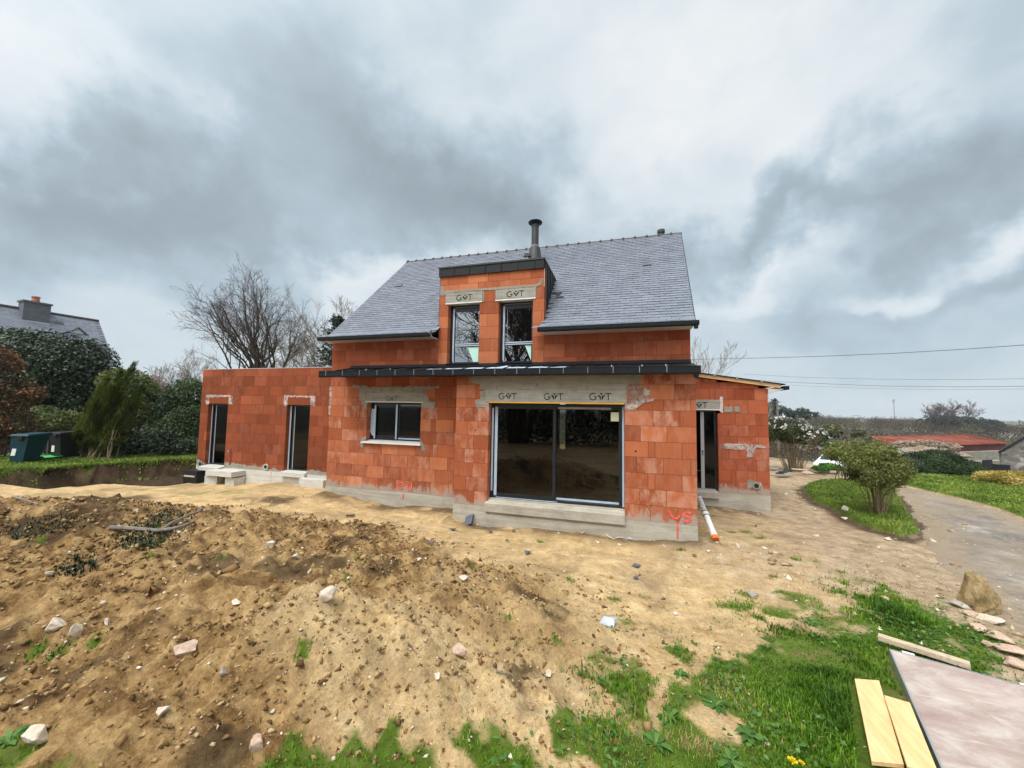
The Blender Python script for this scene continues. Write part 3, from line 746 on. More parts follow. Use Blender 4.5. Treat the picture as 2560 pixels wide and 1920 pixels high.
# --- spray-painted marks
def spray(strokes, O, name='sprayed_mark'):
    g = G(); k = 0
    for pts, w in strokes:
        for q in stroke(pts, w): g.prism(q, O, (1, 0, 0), (0, -1, 0), .0085, .0095+.0002*(k % 7)); k += 1
    return g.build(name, 'spray_pink', P)
def arcp(cx, cz, rx, rz, a0, a1, n=10): return [(cx+rx*math.cos(R(a0+(a1-a0)*i/n)), cz+rz*math.sin(R(a0+(a1-a0)*i/n))) for i in range(n+1)]
spray([(arcp(-6.86, .17, .085, .085, 20, 320), .034), ([(-6.92, .16), (-6.80, .18)], .024)], B0)
spray([([(-6.66, .24), (-6.665, .15)]+arcp(-6.60, .14, .06, .07, 180, 360)+[(-6.54, .24)], .036)], B0)
spray([([(-6.77, -.03), (-6.775, -.36)], .035)], (0, .55, 0))
spray([([(-.50, .24), (-.475, .16), (-.43, .12), (-.37, .115), (-.33, .17)], .045)], A0)
spray([([(-.13, .235), (-.2, .25), (-.255, .215), (-.24, .17), (-.17, .16), (-.135, .12), (-.16, .08), (-.25, .07)], .045)], A0)
spray([([(-.365, .02), (-.365, -.27)], .03)], (0, -.02, 0))
# anchor holes
g = G()
for x, y, z in ((-8.62, .56, 2.35), (-8.60, .56, 1.58), (-5.72, .56, 2.40), (-5.5, .56, 1.62)):
    g.lathe((x, y-.004, z), [(.013, 0), (.013, .001)], 8)
    v = g.v[-1]; c = np.array([x, y-.0045, z]); d = v-np.array([x, y-.004, z]); g.v[-1] = c+np.c_[d[:, 0], -d[:, 2], d[:, 1]]
for x, z in ((-4.62, 1.68), (-1.13, 1.37)):
    g.lathe((0, 0, 0), [(.02, 0), (.02, .001)], 8); d = g.v[-1]; g.v[-1] = np.array([x, -.0045, z])+np.c_[d[:, 0], -d[:, 2], d[:, 1]]
build_each(g, 'anchor_hole', 'hole_shade', P)

# ------------------------------------------------------------------ slate roof
def slates(name, prof, xa, xb, skip=None, wide=.25, expo=.112, mat='slate', parent=P, seed=3, shift=None, th=.005, lift=.004):
    """prof: (y,z) polyline from eave to ridge; xa/xb: verge x as function of the run parameter"""
    r = random.Random(seed)
    pr = np.array(prof, float); seg = np.hypot(*np.diff(pr, axis=0).T); cum = np.concatenate([[0], np.cumsum(seg)])
    L = cum[-1]; rows = int(L/expo)
    pt = lambda s: np.array([np.interp(s, cum, pr[:, 0]), np.interp(s, cum, pr[:, 1])])
    g = G(); under = G()
    for i in range(rows+1):
        s0 = i*expo; s1 = min(L, s0+expo*1.9); 
        if s0 >= L-.02: break
        a = pt(s0); b = pt(s1); d = b-a; d /= np.linalg.norm(d)+1e-9; nrm = np.array([-d[1], d[0]])
        x0, x1 = xa(s0/L), xb(s0/L); xo = x0-(wide/2 if i % 2 else 0)-r.uniform(0, .03)
        x = xo
        while x < x1:
            u0, u1 = max(x, x0), min(x+wide, x1)
            x += wide
            if u1-u0 < .02: continue
            xm = (u0+u1)/2
            if skip and skip(xm, a[0]): continue
            li = lift*5.5+r.uniform(-.001, .0025); lo = .001
            tt = min(1, max(0, r.gauss(.5, .11))); j = r.uniform(-.006, .006)
            q0 = a+nrm*li+d*j; q1 = b+nrm*lo; e0 = q0+nrm*th; e1 = q1+nrm*th
            gx = .0045; sh = (xa(min(1, s1/L))-xa(s0/L))
            V = [(u0+gx, q0[0], q0[1]), (u1-gx, q0[0], q0[1]), (u1-gx+sh, q1[0], q1[1]), (u0+gx+sh, q1[0], q1[1]),
                 (u0+gx, e0[0], e0[1]), (u1-gx, e0[0], e0[1]), (u1-gx+sh, e1[0], e1[1]), (u0+gx+sh, e1[0], e1[1])]
            g.hexa(V, tt)
    return g.build(name, mat, parent, attrs=True)
PROF = [(.14, 3.985), (.30, 4.045), (.46, 4.14), (.8, 4.482), (3.8, 7.50)]
va = lambda t: -9.25+.30*t; vb = lambda t: .055+.215*t
def dskip(x, y): return -5.93 < x < -3.17 and y < (5.78-4.13)/1.006+.45 and y > .42 or (-5.93 < x < -3.3 and y <= .42)
roof = slates('roof', PROF, va, vb, dskip)
# battens/boarding under the slates, as a closed slab with a hole at the dormer left open by three strips
g = G()
def slab(xa0, xb0, prof, th):
    for (ya, za), (yb, zb) in zip(prof[:-1], prof[1:]):
        g.hexa([(xa0, ya, za-th), (xb0, ya, za-th), (xb0, yb, zb-th), (xa0, yb, zb-th), (xa0, ya, za-.004), (xb0, ya, za-.004), (xb0, yb, zb-.004), (xa0, yb, zb-.004)])
slab(-9.0, -5.95, PROF, .06); slab(-3.15, 0.02, PROF, .06); slab(-5.95, -3.15, [(2.0, 5.69), (3.8, 7.5)], .06)
slab(-9.0, 0.02, [(3.8, 7.5), (7.4, 3.88)], .06)
g.build('roof_boarding', 'cladding', roof)
slates('roof_rear', [(7.45, 3.83), (3.8, 7.50)], lambda t: -9.2+.25*t, lambda t: .05+.22*t, None, .5, .25, parent=P)
# verge trim and ridge tiles
for f, s in ((va, -1), (vb, 1)):
    g = G()
    fr = [0, .035, .073, .17, 1]
    pts = np.array([(f(k)+s*.004, y, z+.004) for k, (y, z) in zip(fr, PROF)])
    for a, b in zip(pts[:-1], pts[1:]):
        g.hexa([a+(0, 0, -.07), a+(s*.012, 0, -.07), b+(s*.012, 0, -.07), b+(0, 0, -.07), a, a+(s*.012, 0, 0), b+(s*.012, 0, 0), b])
    g.build('verge_trim', 'cladding', roof)
g = G(); n = 27; x0, x1 = va(1)-.02, vb(1)+.02; st = (x1-x0)/n
for i in range(n):
    a = x0+i*st; V = []; 
    for xx, rr in ((a, .062), (a+st*.14, .086), (a+st*.2, .086), (a+st*.24, .058), (a+st, .058)):
        V += [(xx, 3.8+rr*1.25*math.cos(R(t)), 7.455+rr*1.05*math.sin(R(t))) for t in range(0, 181, 30)]
    Fs = [(k*7+j, k*7+j+1, (k+1)*7+j+1, (k+1)*7+j) for k in range(4) for j in range(6)]+[(6, 5, 4, 3, 2, 1, 0), tuple(range(28, 35))]
    g.add(V, Fs, ri.random())
g.build('ridge_tiles', 'terracotta_ridge', roof)
# small roof vents
for (u, v) in ((858*.2532+780, 520+775*.2532), (1490*.2532+1240, 520+565*.2532)):
    # on the front slope z = 4.13+(y-.45)*1.006
    d = ray(u, v); t = (4.13+(CAM[1]-.45)*1.006-CAM[2])/(d[2]-1.006*d[1]); p = CAM+d*t
    g = G(); c = p; ax = np.array([.115, 0, 0]); ay = np.array([0, .05, .0503]); az = np.array([0, -.02, .02])
    g.obox(c+az*.4, ax, ay, az*1.2); o = g.build('roof_vent', 'slate_scrap', roof)
    g = G(); g.obox(c+az*.4-ay*1.03, ax*.86, ay*.02, az*.9); g.build('vent_slot', 'hole_shade', o)

# eaves: soffit and gutter, left and right of the dormer
def gutter(name, xa, xb, y0, y1, z0, z1, clips, parent=P, drop=None, mat='black_metal'):
    g = G(); t = .012
    g.box(xa, xb, y0, y0+t, z0+.02, z1); g.box(xa, xb, y0-.006, y0+t+.004, z1, z1+.014)
    g.box(xa, xb, y0+t, y1, z0, z0+t); g.box(xa, xb, y1, y1+t, z0, z1-.01)
    for x in (xa-.004, xb-.004): g.box(x, x+.008, y0-.004, y1+t+.004, z0-.004, z1+.004)
    o = g.build(name, mat, parent)
    g = G()
    x = xa+.22
    while x < xb-.1:
        g.box(x-.006, x+.006, y0-.010, y0-.006, z0+.03, z1+.014); g.box(x-.009, x+.009, y0-.012, y0+.10, z1+.014, z1+.02); x += clips
    build_each(g, 'gutter_clip', 'frame_dark' if name == 'eaves_gutter' else 'sheet_grey', o)
    return o
g = G(); g.box(-9.22, -5.93, .22, .556, 3.928, 3.944); g.box(-9.22, -5.93, .205, .22, 3.928, 3.99); build_each(g, 'soffit', 'soffit', P)
g = G(); g.box(-3.15, .01, .22, .556, 3.928, 3.944); g.box(-3.15, .01, .205, .22, 3.928, 3.99); build_each(g, 'soffit', 'soffit', P)
gutter('eaves_gutter', -9.27, -5.95, .07, .19, 3.935, 4.005, .55)
ge = gutter('eaves_gutter', -3.215, .09, .07, .19, 3.935, 4.005, .55)
g = G(); g.tube([(.04, .13, 3.94), (.04, .13, 3.86)], [.045, .04], 10); g.build('downpipe_outlet', 'black_metal', ge)

# canopy roof over the bay
CX0, CX1 = -8.72, .035
g = G()
g.hexa([(CX0, -.19, 3.03), (CX1, -.19, 3.03), (CX1, .545, 3.185), (CX0, .545, 3.185), (CX0, -.19, 3.055), (CX1, -.19, 3.055), (CX1, .545, 3.21), (CX0, .545, 3.21)])
canopy = g.build('canopy_roof', 'black_metal', P)
g = G(); x = CX0+.3
while x < CX1-.1:
    g.hexa([(x-.008, -.19, 3.055), (x+.008, -.19, 3.055), (x+.008, .52, 3.208), (x-.008, .52, 3.208), (x-.008, -.19, 3.08), (x+.008, -.19, 3.08), (x+.008, .52, 3.233), (x-.008, .52, 3.233)]); x += .5
g.build('standing_seams', 'black_metal', canopy)
g = G(); g.box(-8.55, 0.0, .535, .558, 3.19, 3.29); g.box(-8.55, 0.0, .49, .535, 3.215, 3.235); g.build('flashing', 'cladding', canopy)
g = G(); g.box(CX0, CX1, -.2, .535, 2.965, 2.985); g.box(CX0, CX0+.02, -.2, .535, 2.985, 3.03); g.box(CX1-.02, CX1, -.2, .54, 2.985, 3.03); g.build('canopy_soffit', 'cladding', canopy)
gc = gutter('canopy_gutter', CX0-.06, CX1, -.33, -.205, 2.905, 3.045, .5)
g = G(); g.tube([(CX1-.07, -.27, 2.91), (CX1-.07, -.27, 2.83)], [.05, .045], 10); g.build('downpipe_outlet', 'black_metal', gc)
# protective film still stuck on the canopy sheets
g = G(); rf = random.Random(4)
def onroof(x, k, dz=.006): return (x, -.185+k*.70, 3.056+k*.7*.2109+dz)
x = -7.05
for a, b, k0, k1 in ((-7.05, -6.15, .02, .10), (-5.9, -5.42, .02, .30), (-5.40, -4.93, .05, .42), (-4.9, -4.43, .02, .55), (-4.40, -3.93, .02, .50), (-3.9, -3.43, .02, .55), (-3.40, -2.93, .02, .5), (-2.9, -2.55, .02, .38)):
    n = 5; V = []; 
    for i in range(n+1):
        xx = a+(b-a)*i/n
        V += [onroof(xx, k0, .005+rf.uniform(0, .005)), onroof(xx, k1+rf.uniform(-.1, .04), .006+rf.uniform(0, .010))]
    g.add(V, [(2*i, 2*i+2, 2*i+3, 2*i+1) for i in range(n)])
for x, hgt in ((-4.05, .03),):
    g.add([onroof(x-.18, .5), onroof(x+.2, .55), onroof(x+.05, .75, hgt)], [(0, 1, 2)])
for x in (-3.1, -3.62, -1.6, -1.0, -.55, -6.9, -7.6): g.box(x-.010, x+.010, -.05, -.03, 3.09, 3.125)
build_each(g, 'film_or_reflection', 'film_blue', canopy)

# dormer: coping box, cheek and flat roof
g = G(); ca, cb = -5.955, -3.165
g.box(ca+.02, cb-.012, .515, 2.2, 5.545, 5.76)
dcl = g.build('dormer_cladding', 'cladding', P)
g = G(); g.box(ca, cb+.006, .495, 2.2, 5.761, 5.80); g.build('coping', 'flue_metal', dcl)
g = G()
for i in range(1, 7): x = ca+.02+(cb-ca-.03)*i/6.55; g.box(x-.006, x+.006, .495, .515, 5.55, 5.76)
g.build('standing_seams', 'cladding', dcl)
g = G(); rz = lambda y: 4.13+(y-.45)*1.006
g.add([(cb-.008, .565, rz(.565)-.1), (cb-.008, 2.2, rz(2.2)-.1), (cb-.008, 2.2, 5.762), (cb-.008, .565, 5.762), (cb+.03-.05, .565, rz(.565)-.1), (cb-.02, 2.2, rz(2.2)-.1), (cb-.02, 2.2, 5.762), (cb-.02, .565, 5.762)],
      [(0, 1, 2, 3), (7, 6, 5, 4), (0, 3, 7, 4), (1, 0, 4, 5), (2, 1, 5, 6), (3, 2, 6, 7)])
for y in (.60, .95, 1.30, 1.65): g.box(cb-.008, cb+.012, y-.006, y+.006, rz(y)-.02, 5.757)
g.build('dormer_cheek', 'cladding', P)
g = G(); g.box(cb-.012, cb+.002, .553, .566, 5.1, 5.54); g.build('edge_strip', 'plank_weathered', dcl)
g = G(); g.add([(ca+.03, .565, rz(.565)-.1), (ca+.03, 2.2, rz(2.2)-.1), (ca+.03, 2.2, 5.56), (ca+.03, .565, 5.56)], [(0, 1, 2, 3)]); g.build('dormer_cheek', 'cladding', P)
# stepped flashing scraps beside the cheek
g = G()
for (y, x, w) in ((1.48, -3.02, .12), (1.33, -2.93, .10), (1.42, -2.98, .05)):
    g.obox((x, y, rz(y)+.035), (w, 0, 0), (0, .03, .03), (0, -.006, .006))
g.build('flashing_scrap', 'cladding', roof)
# broken gutter end left of the dormer
g = G(); g.obox((-5.93, .15, 4.02), (.03, 0, .06), (0, .05, 0), (.004, 0, .004)); g.build('gutter_end_bracket', 'sheet_grey', P)

# flue and ridge ventilator
fx, fy = -3.90, 2.62
g = G(); g.lathe((fx, fy, 0), [(.25, 6.10), (.205, 6.62), (.155, 6.98), (.14, 7.0)], 24); fb = g.build('flue', 'flue_metal', P, smooth=False)
g = G(); g.lathe((fx, fy, 0), [(.108, 6.95), (.108, 7.62), (.118, 7.63), (.118, 7.66), (.100, 7.67), (.100, 7.72)], 24); g.build('flue_pipe', 'flue_metal', fb, smooth=False)
g = G(); g.lathe((fx, fy, 0), [(.10, 7.70), (.205, 7.745), (.212, 7.765), (.20, 7.785), (.10, 7.80)], 28); g.build('flue_cap', 'black_metal', fb)
g = G(); g.lathe((fx, fy, 0), [(.111, 7.02), (.111, 7.055)], 24); g.build('collar', 'sheet_grey', fb)
g = G(); g.obox((fx-.18, fy-.12, 6.74), (.12, 0, 0), (0, .07, .07), (0, -.01, .01)); g.build('flashing', 'cladding', fb)
g = G(); g.lathe((-.24, 4.25, 0), [(.085, 6.9), (.085, 7.76), (.115, 7.765), (.115, 7.84), (.10, 7.865)], 20); g.build('ridge_ventilator', 'flue_metal', P)

# ------------------------------------------------------------------ windows and doors
def frame_ring(g, x0, x1, z0, z1, y0, y1, w):
    g.box(x0, x0+w, y0, y1, z0, z1); g.box(x1-w, x1, y0, y1, z0, z1)
    g.box(x0+w, x1-w, y0, y1, z1-w, z1); g.box(x0+w, x1-w, y0, y1, z0, z0+w)
def pane(x0, x1, z0, z1, y, mat, parent):
    g = G(); g.box(x0, x1, y, y+.02, z0, z1); return g.build('pane', mat, parent)
# sliding door of the bay
g = G(); frame_ring(g, -4.295, -1.348, .165, 2.30, .17, .28, .05)
sd = g.build('sliding_door', 'frame_dark', P)
for (x0, x1, y, nm) in ((-4.235, -2.80, .205, 'l'), (-2.86, -1.40, .245, 'r')):
    g = G(); frame_ring(g, x0, x1, .215, 2.25, y, y+.03, .062); o = g.build('sash', 'frame_dark', sd)
    pane(x0+.055, x1-.055, .27, 2.19, y+.006, 'glass_door', o)
g = G()
g.box(-4.278, -4.238, .163, .169, .32, 2.20); g.box(-4.215, -4.150, .196, .204, .215, 2.23)
g.box(-1.392, -1.352, .160, .169, .20, 2.27); g.box(-2.78, -1.46, .236, .244, .222, .265)
g.box(-4.15, -2.75, .163, .169, .178, .192); build_each(g, 'film_or_reflection', 'film_blue', sd)
g = G(); g.box(-2.76, -1.62, .236, .244, 2.20, 2.243); build_each(g, 'film_or_reflection', 'film_grey', sd)
g = G(); g.box(-1.625, -1.455, .246, .250, 1.955, 2.145); g.build('door_sticker', 'label_paper', sd)
# bay doorstep and its footing course
g = G()
g.hexa([(-4.335, -.075, -.095), (-1.345, -.075, -.095), (-1.345, .17, -.095), (-4.335, .17, -.095), (-4.335, -.075, .085), (-1.345, -.075, .085), (-1.345, .17, .165), (-4.335, .17, .165)])
g.box(-4.30, -1.345, .1, .28, .0, .16)
g.build('doorstep', 'concrete', P)
# kitchen window in the front wall
g = G(); frame_ring(g, -7.97, -6.362, 1.30, 2.295, .72, .80, .055); g.box(-7.19, -7.12, .72, .80, 1.35, 2.24)
kw = g.build('window', 'frame_dark', P)
g = G(); frame_ring(g, -7.85, -7.14, 1.36, 2.24, .745, .785, .05); s1 = g.build('sash', 'frame_dark', kw); pane(-7.81, -7.18, 1.40, 2.20, .76, 'glass_dark', s1)
g = G(); frame_ring(g, -7.13, -6.41, 1.36, 2.24, .745, .785, .05); s2 = g.build('sash', 'frame_dark', kw); pane(-7.09, -6.45, 1.40, 2.20, .76, 'glass_dark', s2)
g = G(); g.prism([(-7.96, 1.50), (-7.90, 1.41), (-7.85, 1.40), (-7.85, 2.12), (-7.935, 2.12), (-7.955, 2.0)], (0, .715, 0), (1, 0, 0), (0, -1, 0), .002, .01)
g.box(-7.845, -7.80, .70, .715, 1.33, 2.22); g.box(-7.178, -7.135, .70, .715, 1.33, 2.25); g.box(-7.08, -6.37, .70, .715, 1.335, 1.37)
build_each(g, 'film_or_reflection', 'film_blue', kw)
g = G(); g.box(-7.06, -6.37, .735, .744, 2.215, 2.255); build_each(g, 'film_or_reflection', 'film_grey', kw)
g = G()
g.hexa([(-8.07, .475, 1.215), (-6.30, .475, 1.215), (-6.30, .735, 1.215), (-8.07, .735, 1.215), (-8.07, .475, 1.245), (-6.30, .475, 1.245), (-6.365, .735, 1.295), (-7.965, .735, 1.295)])
g.build('window_sill', 'white_pvc', P)
# two tall dormer windows
for x0, x1, seed in ((-5.66, -4.815, 1), (-4.30, -3.45, 2)):
    g = G(); frame_ring(g, x0, x1, 3.29, 4.82, .72, .80, .06); g.box(x0+.06, x1-.06, .72, .80, 3.745, 3.83); g.box(x0+.06, x1-.06, .72, .80, 4.66, 4.76)
    dw = g.build('window', 'frame_dark', P)
    pane(x0+.055, x1-.055, 3.82, 4.67, .745, 'glass_upper', dw); pane(x0+.055, x1-.055, 3.34, 3.75, .745, 'glass_upper', dw)
    g = G(); g.box(x0+.07, x0+.11, .706, .719, 3.39, 4.735); g.box(x0+.14, x1-.01, .706, .719, 3.802, 3.826); g.box(x0+.14, x1-.01, .706, .719, 3.757, 3.781)
    g.prism([(x0+.07, 3.39), (x0+.11, 3.39), (x0+.12, 3.335), (x0+.10, 3.33)], (0, .719, 0), (1, 0, 0), (0, -1, 0), .0, .01)
    build_each(g, 'film_or_reflection', 'film_blue', dw)
    g = G(); g.box(x0+.165, x0+.172, .735, .745, 3.84, 4.66); g.box(x0+.10, x1-.02, .712, .719, 4.765, 4.772); build_each(g, 'seal', 'film_grey', dw)
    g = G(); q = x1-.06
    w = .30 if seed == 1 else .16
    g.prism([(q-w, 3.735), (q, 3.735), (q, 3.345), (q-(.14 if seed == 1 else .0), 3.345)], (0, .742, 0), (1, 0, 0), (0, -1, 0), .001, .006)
    build_each(g, 'film_or_reflection', 'mint_reflection', dw)  # pale mint sheet painted in place of a skylight reflection on the glass
    g = G(); g.box(x0-.03, x1+.02, .50, .72, 3.275, 3.292); g.build('window_sill', 'black_metal', dw)
# annex french doors
for k, (a, b) in enumerate(((-14.975, -14.092), (-11.585, -10.69))):
    g = G(); frame_ring(g, a, b, .135, 2.2, 1.53, 1.60, .05); g.box(a+.11, a+.16, 1.545, 1.60, .185, 2.15); d = g.build('french_door', 'frame_dark', P)
    pane(a+.155, b-.045, .18, 2.16, 1.56, 'glass_dark', d)
    g = G(); w = .05 if k == 0 else .085
    g.box(a+.012, a+.012+w*.6, 1.515, 1.529, .16, 2.17); build_each(g, 'film_or_reflection', 'film_blue', d)
    g = G(); g.box(a+.165, a+.19, 1.545, 1.556, .18, 2.16); build_each(g, 'seal', 'film_grey', d)
g = G()
g.hexa([(-14.98, 1.21, -.02), (-14.10, 1.21, -.02), (-14.10, 1.53, -.02), (-14.98, 1.53, -.02), (-14.98, 1.21, .09), (-14.10, 1.21, .09), (-14.10, 1.53, .135), (-14.98, 1.53, .135)]); g.build('doorstep', 'concrete_pale', P)
g = G()
g.hexa([(-11.60, 1.27, -.01), (-10.66, 1.27, -.01), (-10.66, 1.53, -.01), (-11.60, 1.53, -.01), (-11.60, 1.27, .11), (-10.66, 1.27, .11), (-10.66, 1.53, .15), (-11.60, 1.53, .15)]); g.build('doorstep', 'concrete_pale', P)
# wing door
g = G(); frame_ring(g, .25, 1.165, -.02, 2.245, 4.03, 4.10, .045); d = g.build('wing_door', 'frame_dark', P)
pane(.855, 1.125, .03, 2.2, 4.06, 'glass_dark', d)
g = G(); g.box(.76, .85, 4.02, 4.06, .02, 2.2); lf = g.build('door_stile', 'film_grey', d)
g = G(); g.box(.785, .825, 4.012, 4.019, 1.03, 1.09); g.box(.79, .82, 4.012, 4.019, .95, 1.0); build_each(g, 'keyhole', 'hole_shade', lf)
g = G(); g.box(.26, 1.12, 4.0, 4.028, -.02, .012); g.build('threshold', 'film_grey', d)
g = G()
g.hexa([(.22, 3.80, -.21), (1.17, 3.80, -.21), (1.17, 4.03, -.21), (.22, 4.03, -.21), (.22, 3.80, -.06), (1.17, 3.80, -.06), (1.17, 4.03, -.02), (.22, 4.03, -.02)]); g.build('doorstep', 'concrete', P)
# wing roof: rafter, sheet, gutter
sl = -.159; zr = lambda x: 3.31+sl*x
g = G(); g.hexa([(.0, 3.80, zr(0)), (2.72, 3.80, zr(2.72)), (2.72, 3.86, zr(2.72)), (0, 3.86, zr(0)), (0, 3.80, zr(0)+.095), (2.72, 3.80, zr(2.72)+.095), (2.72, 3.86, zr(2.72)+.095), (0, 3.86, zr(0)+.095)]); g.build('rafter', 'timber_fresh', P)
g = G(); g.hexa([(.0, 3.76, zr(0)+.10), (2.82, 3.76, zr(2.82)+.10), (2.82, 8, zr(2.82)+.10), (0, 8, zr(0)+.10), (0, 3.76, zr(0)+.125), (2.82, 3.76, zr(2.82)+.125), (2.82, 8, zr(2.82)+.125), (0, 8, zr(0)+.125)]); wr = g.build('wing_roof', 'black_metal', P)
g = G()
for x in (.5, 1.1, 1.66, 2.26): g.obox((x, 3.755, zr(x)+.115), (.025, 0, 0), (0, .006, 0), (0, 0, .03))
build_each(g, 'roof_clip', 'film_grey', wr)
g = G(); g.box(2.80, 2.90, 3.74, 8, 2.83, 2.93); g.build('wing_gutter', 'black_metal', P)
g = G(); g.hexa([(2.43, 3.83, 2.70), (2.80, 3.83, 2.84), (2.80, 8, 2.84), (2.43, 8, 2.70), (2.43, 3.83, 2.86), (2.80, 3.83, 2.86), (2.80, 8, 2.86), (2.43, 8, 2.86)]); g.build('wing_soffit', 'soffit', P)
# pipe sleeves and the chased slot in the annex wall
for c, mt in (((2.10, 3.9, .205), 'concrete_dark'), ((-12.28, 1.4, .215), 'concrete_pale'), ((-15.13, 1.4, .15), 'concrete_dark')):
    g = G(); g.lathe((0, 0, 0), [(.095, 0), (.095, .03), (.06, .03), (.06, .0)], 18); d = g.v[-1]; g.v[-1] = np.array(c)+np.c_[d[:, 0], -d[:, 2]-.008, d[:, 1]]
    o = g.build('pipe_sleeve', mt, P)
    g = G(); g.lathe((0, 0, 0), [(.062, 0), (.062, .002)], 18); d = g.v[-1]; g.v[-1] = np.array(c)+np.c_[d[:, 0], -d[:, 2]-.0385, d[:, 1]]; g.build('pipe_hole', 'hole_shade', o)
g = G(); g.prism(jag([(-13.86, .19), (-13.78, .19), (-13.76, .60), (-13.83, .72), (-13.87, .58)], .015, .06, 31), (0, 1.4, 0), (1, 0, 0), (0, -1, 0), .003, .008); g.build('wall_chase', 'rust_red', P)
patch([(-14.0, .58), (-13.90, .60), (-13.87, .70), (-13.97, .66)], .01, .04, 32, (0, 1.4, 0), 'mortar_rose')
# narrow daylight slot room: nothing else inside

# ------------------------------------------------------------------ ground sheet
def axis(c, fine, lo, hi, step, grow, far):
    a = list(np.arange(lo, hi, step)); s = step; x = a[-1]
    while x < far: s = min(s*(1.022 if x-hi < 20 else 1.12), 400); x += s; a.append(x)
    s = step; x = a[0]; pre = []
    while x > -far: s = min(s*(1.022 if lo-x < 20 else 1.12), 400); x -= s; pre.append(x)
    return np.array(pre[::-1]+a)
gx = axis(0, 0, -8.2, 4.2, .034, 1.05, 2600); gy = axis(0, 0, -7.2, .2, .034, 1.05, 2600)
X, Y = np.meshgrid(gx, gy)
Z = H(X.ravel(), Y.ravel())
m_, s_, md_, tr_, bk_, isl_, drv_, lwn_ = masks(X.ravel(), Y.ravel())
GRASS = [at(u, v, -.33)[:2] for u, v in ((1505, 1735), (1580, 1700), (1660, 1690), (1790, 1655), (1900, 1640), (1960, 1600), (2090, 1570), (2120, 1530), (2170, 1490), (2215, 1462), (2290, 1490), (2345, 1500), (2410, 1540), (2460, 1610), (2495, 1690), (2700, 1800), (2700, 2300), (1380, 2300), (1440, 1900), (1560, 1850), (1540, 1790))]
HOLES = [([at(u, v, -.33)[:2] for u, v in ((1715, 1800), (1760, 1775), (1850, 1800), (1870, 1835), (1840, 1860), (1775, 1850))], 1),
         ([at(u, v, -.33)[:2] for u, v in ((1625, 1800), (1640, 1730), (1665, 1720), (1650, 1790), (1640, 1850))], 1)]
TUFTS = [(1850, 1520, .28), (2000, 1500, .34), (1960, 1485, .2), (2090, 1480, .16), (1885, 1540, .2), (1425, 1452, .10), (1610, 1495, .10), (1545, 1500, .14), (1960, 1540, .4), (2050, 1560, .5), (1870, 1490, .15), (2050, 1385, .09), (1990, 1400, .10),
         (2100, 1430, .11), (2040, 1405, .08), (2110, 1460, .1), (1930, 1440, .11), (1860, 1330, .22), (1900, 1345, .25), (1700, 1375, .1), (1780, 1290, .16), (1830, 1330, .14), (1350, 1355, .1), (1290, 1295, .09), (1570, 1560, .16), (1700, 1640, .22), (1520, 1650, .15),
         (980, 1935, .30), (1040, 1925, .2), (900, 1940, .25), (1220, 1915, .26), (1300, 1925, .2), (750, 1915, .22), (700, 1935, .2), (20, 1890, .16), (150, 1925, .16), (90, 1635, .16), (150, 1630, .15), (240, 1615, .12), (400, 1310, .12), (340, 1360, .10), (380, 1385, .10), (100, 1340, .14), (1270, 1545, .12), (870, 1440, .08), (890, 1395, .1), (1390, 1610, .1), (760, 1640, .09), (1180, 1420, .1), (560, 1400, .12), (2440, 1475, .2), (2000, 1590, .4), (1760, 1210, .2)]
TW = []
for u, v, r_ in TUFTS:
    p = hit(u, min(v, 1990)); TW.append((p[0], p[1], r_))
def grass_mask(x, y):
    n = fbm(x*2.3, y*2.3, 51, 4)-.5
    d = inpoly(x, y, GRASS)+.10+1.0*n+.35*(fbm(x*9, y*9, 52, 3)-.5)
    g = sst(-.16, .38, d)
    g = np.maximum(g, .16*sst(-1.3, .0, d)*sst(.38, .55, fbm(x*3.1, y*3.1, 54, 3)))
    for hp, _ in HOLES: g = g*(1-sst(-.06, .06, inpoly(x, y, hp)+.12*n))
    # thinner turf towards the drive and in worn spots
    g = g*(.62+.38*sst(.40, .52, fbm(x*1.1+3, y*1.1, 57, 3)))
    for tx, ty, r_ in TW:
        q = np.hypot(x-tx, (y-ty)*1.3)/r_+1.5*(fbm(x*8, y*8, 61, 3)-.5)
        g = np.maximum(g, (1-sst(.05, 1.45, q))*(.9 if r_ > .19 and ty < -4.5 else .62))
    return g
near = (np.abs(X.ravel()+2) < 16) & (Y.ravel() > -9) & (Y.ravel() < 6)
gm = np.zeros(X.size); gm[near] = grass_mask(X.ravel()[near], Y.ravel()[near])
gm = np.maximum(gm, sst(-.05, .1, isl_)); gm = np.maximum(gm, sst(-.05, .1, lwn_)); gm = np.maximum(gm, bk_*sst(.5, 1.2, Y.ravel()-np.interp(X.ravel(), TFx, TFy)))
# thin greenish strip along the flat ground by the trench, moss near the house
gm = np.maximum(gm, (.15+.6*(fbm(X.ravel()*2, Y.ravel()*2, 78)-.2))*sst(1.0, .1, np.abs(Y.ravel()-np.interp(X.ravel(), TNx, TNy)+.8))*(X.ravel() < -11.0)*(X.ravel() > -24))
gm = np.maximum(gm, .26*sst(.50, .72, fbm(X.ravel()*.8, Y.ravel()*.8, 75))*(Y.ravel() > -5)*(1-md_)*(X.ravel() < 9)*(drv_ < -.2))
edge_isl = sst(-.34, -.10, isl_)*(1-sst(.0, .1, isl_))*sst(.2, .5, fbm(X.ravel()*1.3, Y.ravel()*1.3, 77)+.1)
yf = Y.ravel()-np.interp(X.ravel(), TFx, TFy)
face = (X.ravel() < -15.2)*sst(-1.6, -1.0, yf)*(1-sst(.5, 1.3, yf+.45*(fbm(X.ravel()*1.6, Y.ravel()*1.6, 73)-.5)))
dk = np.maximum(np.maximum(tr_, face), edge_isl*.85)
gm = gm*(1-face)
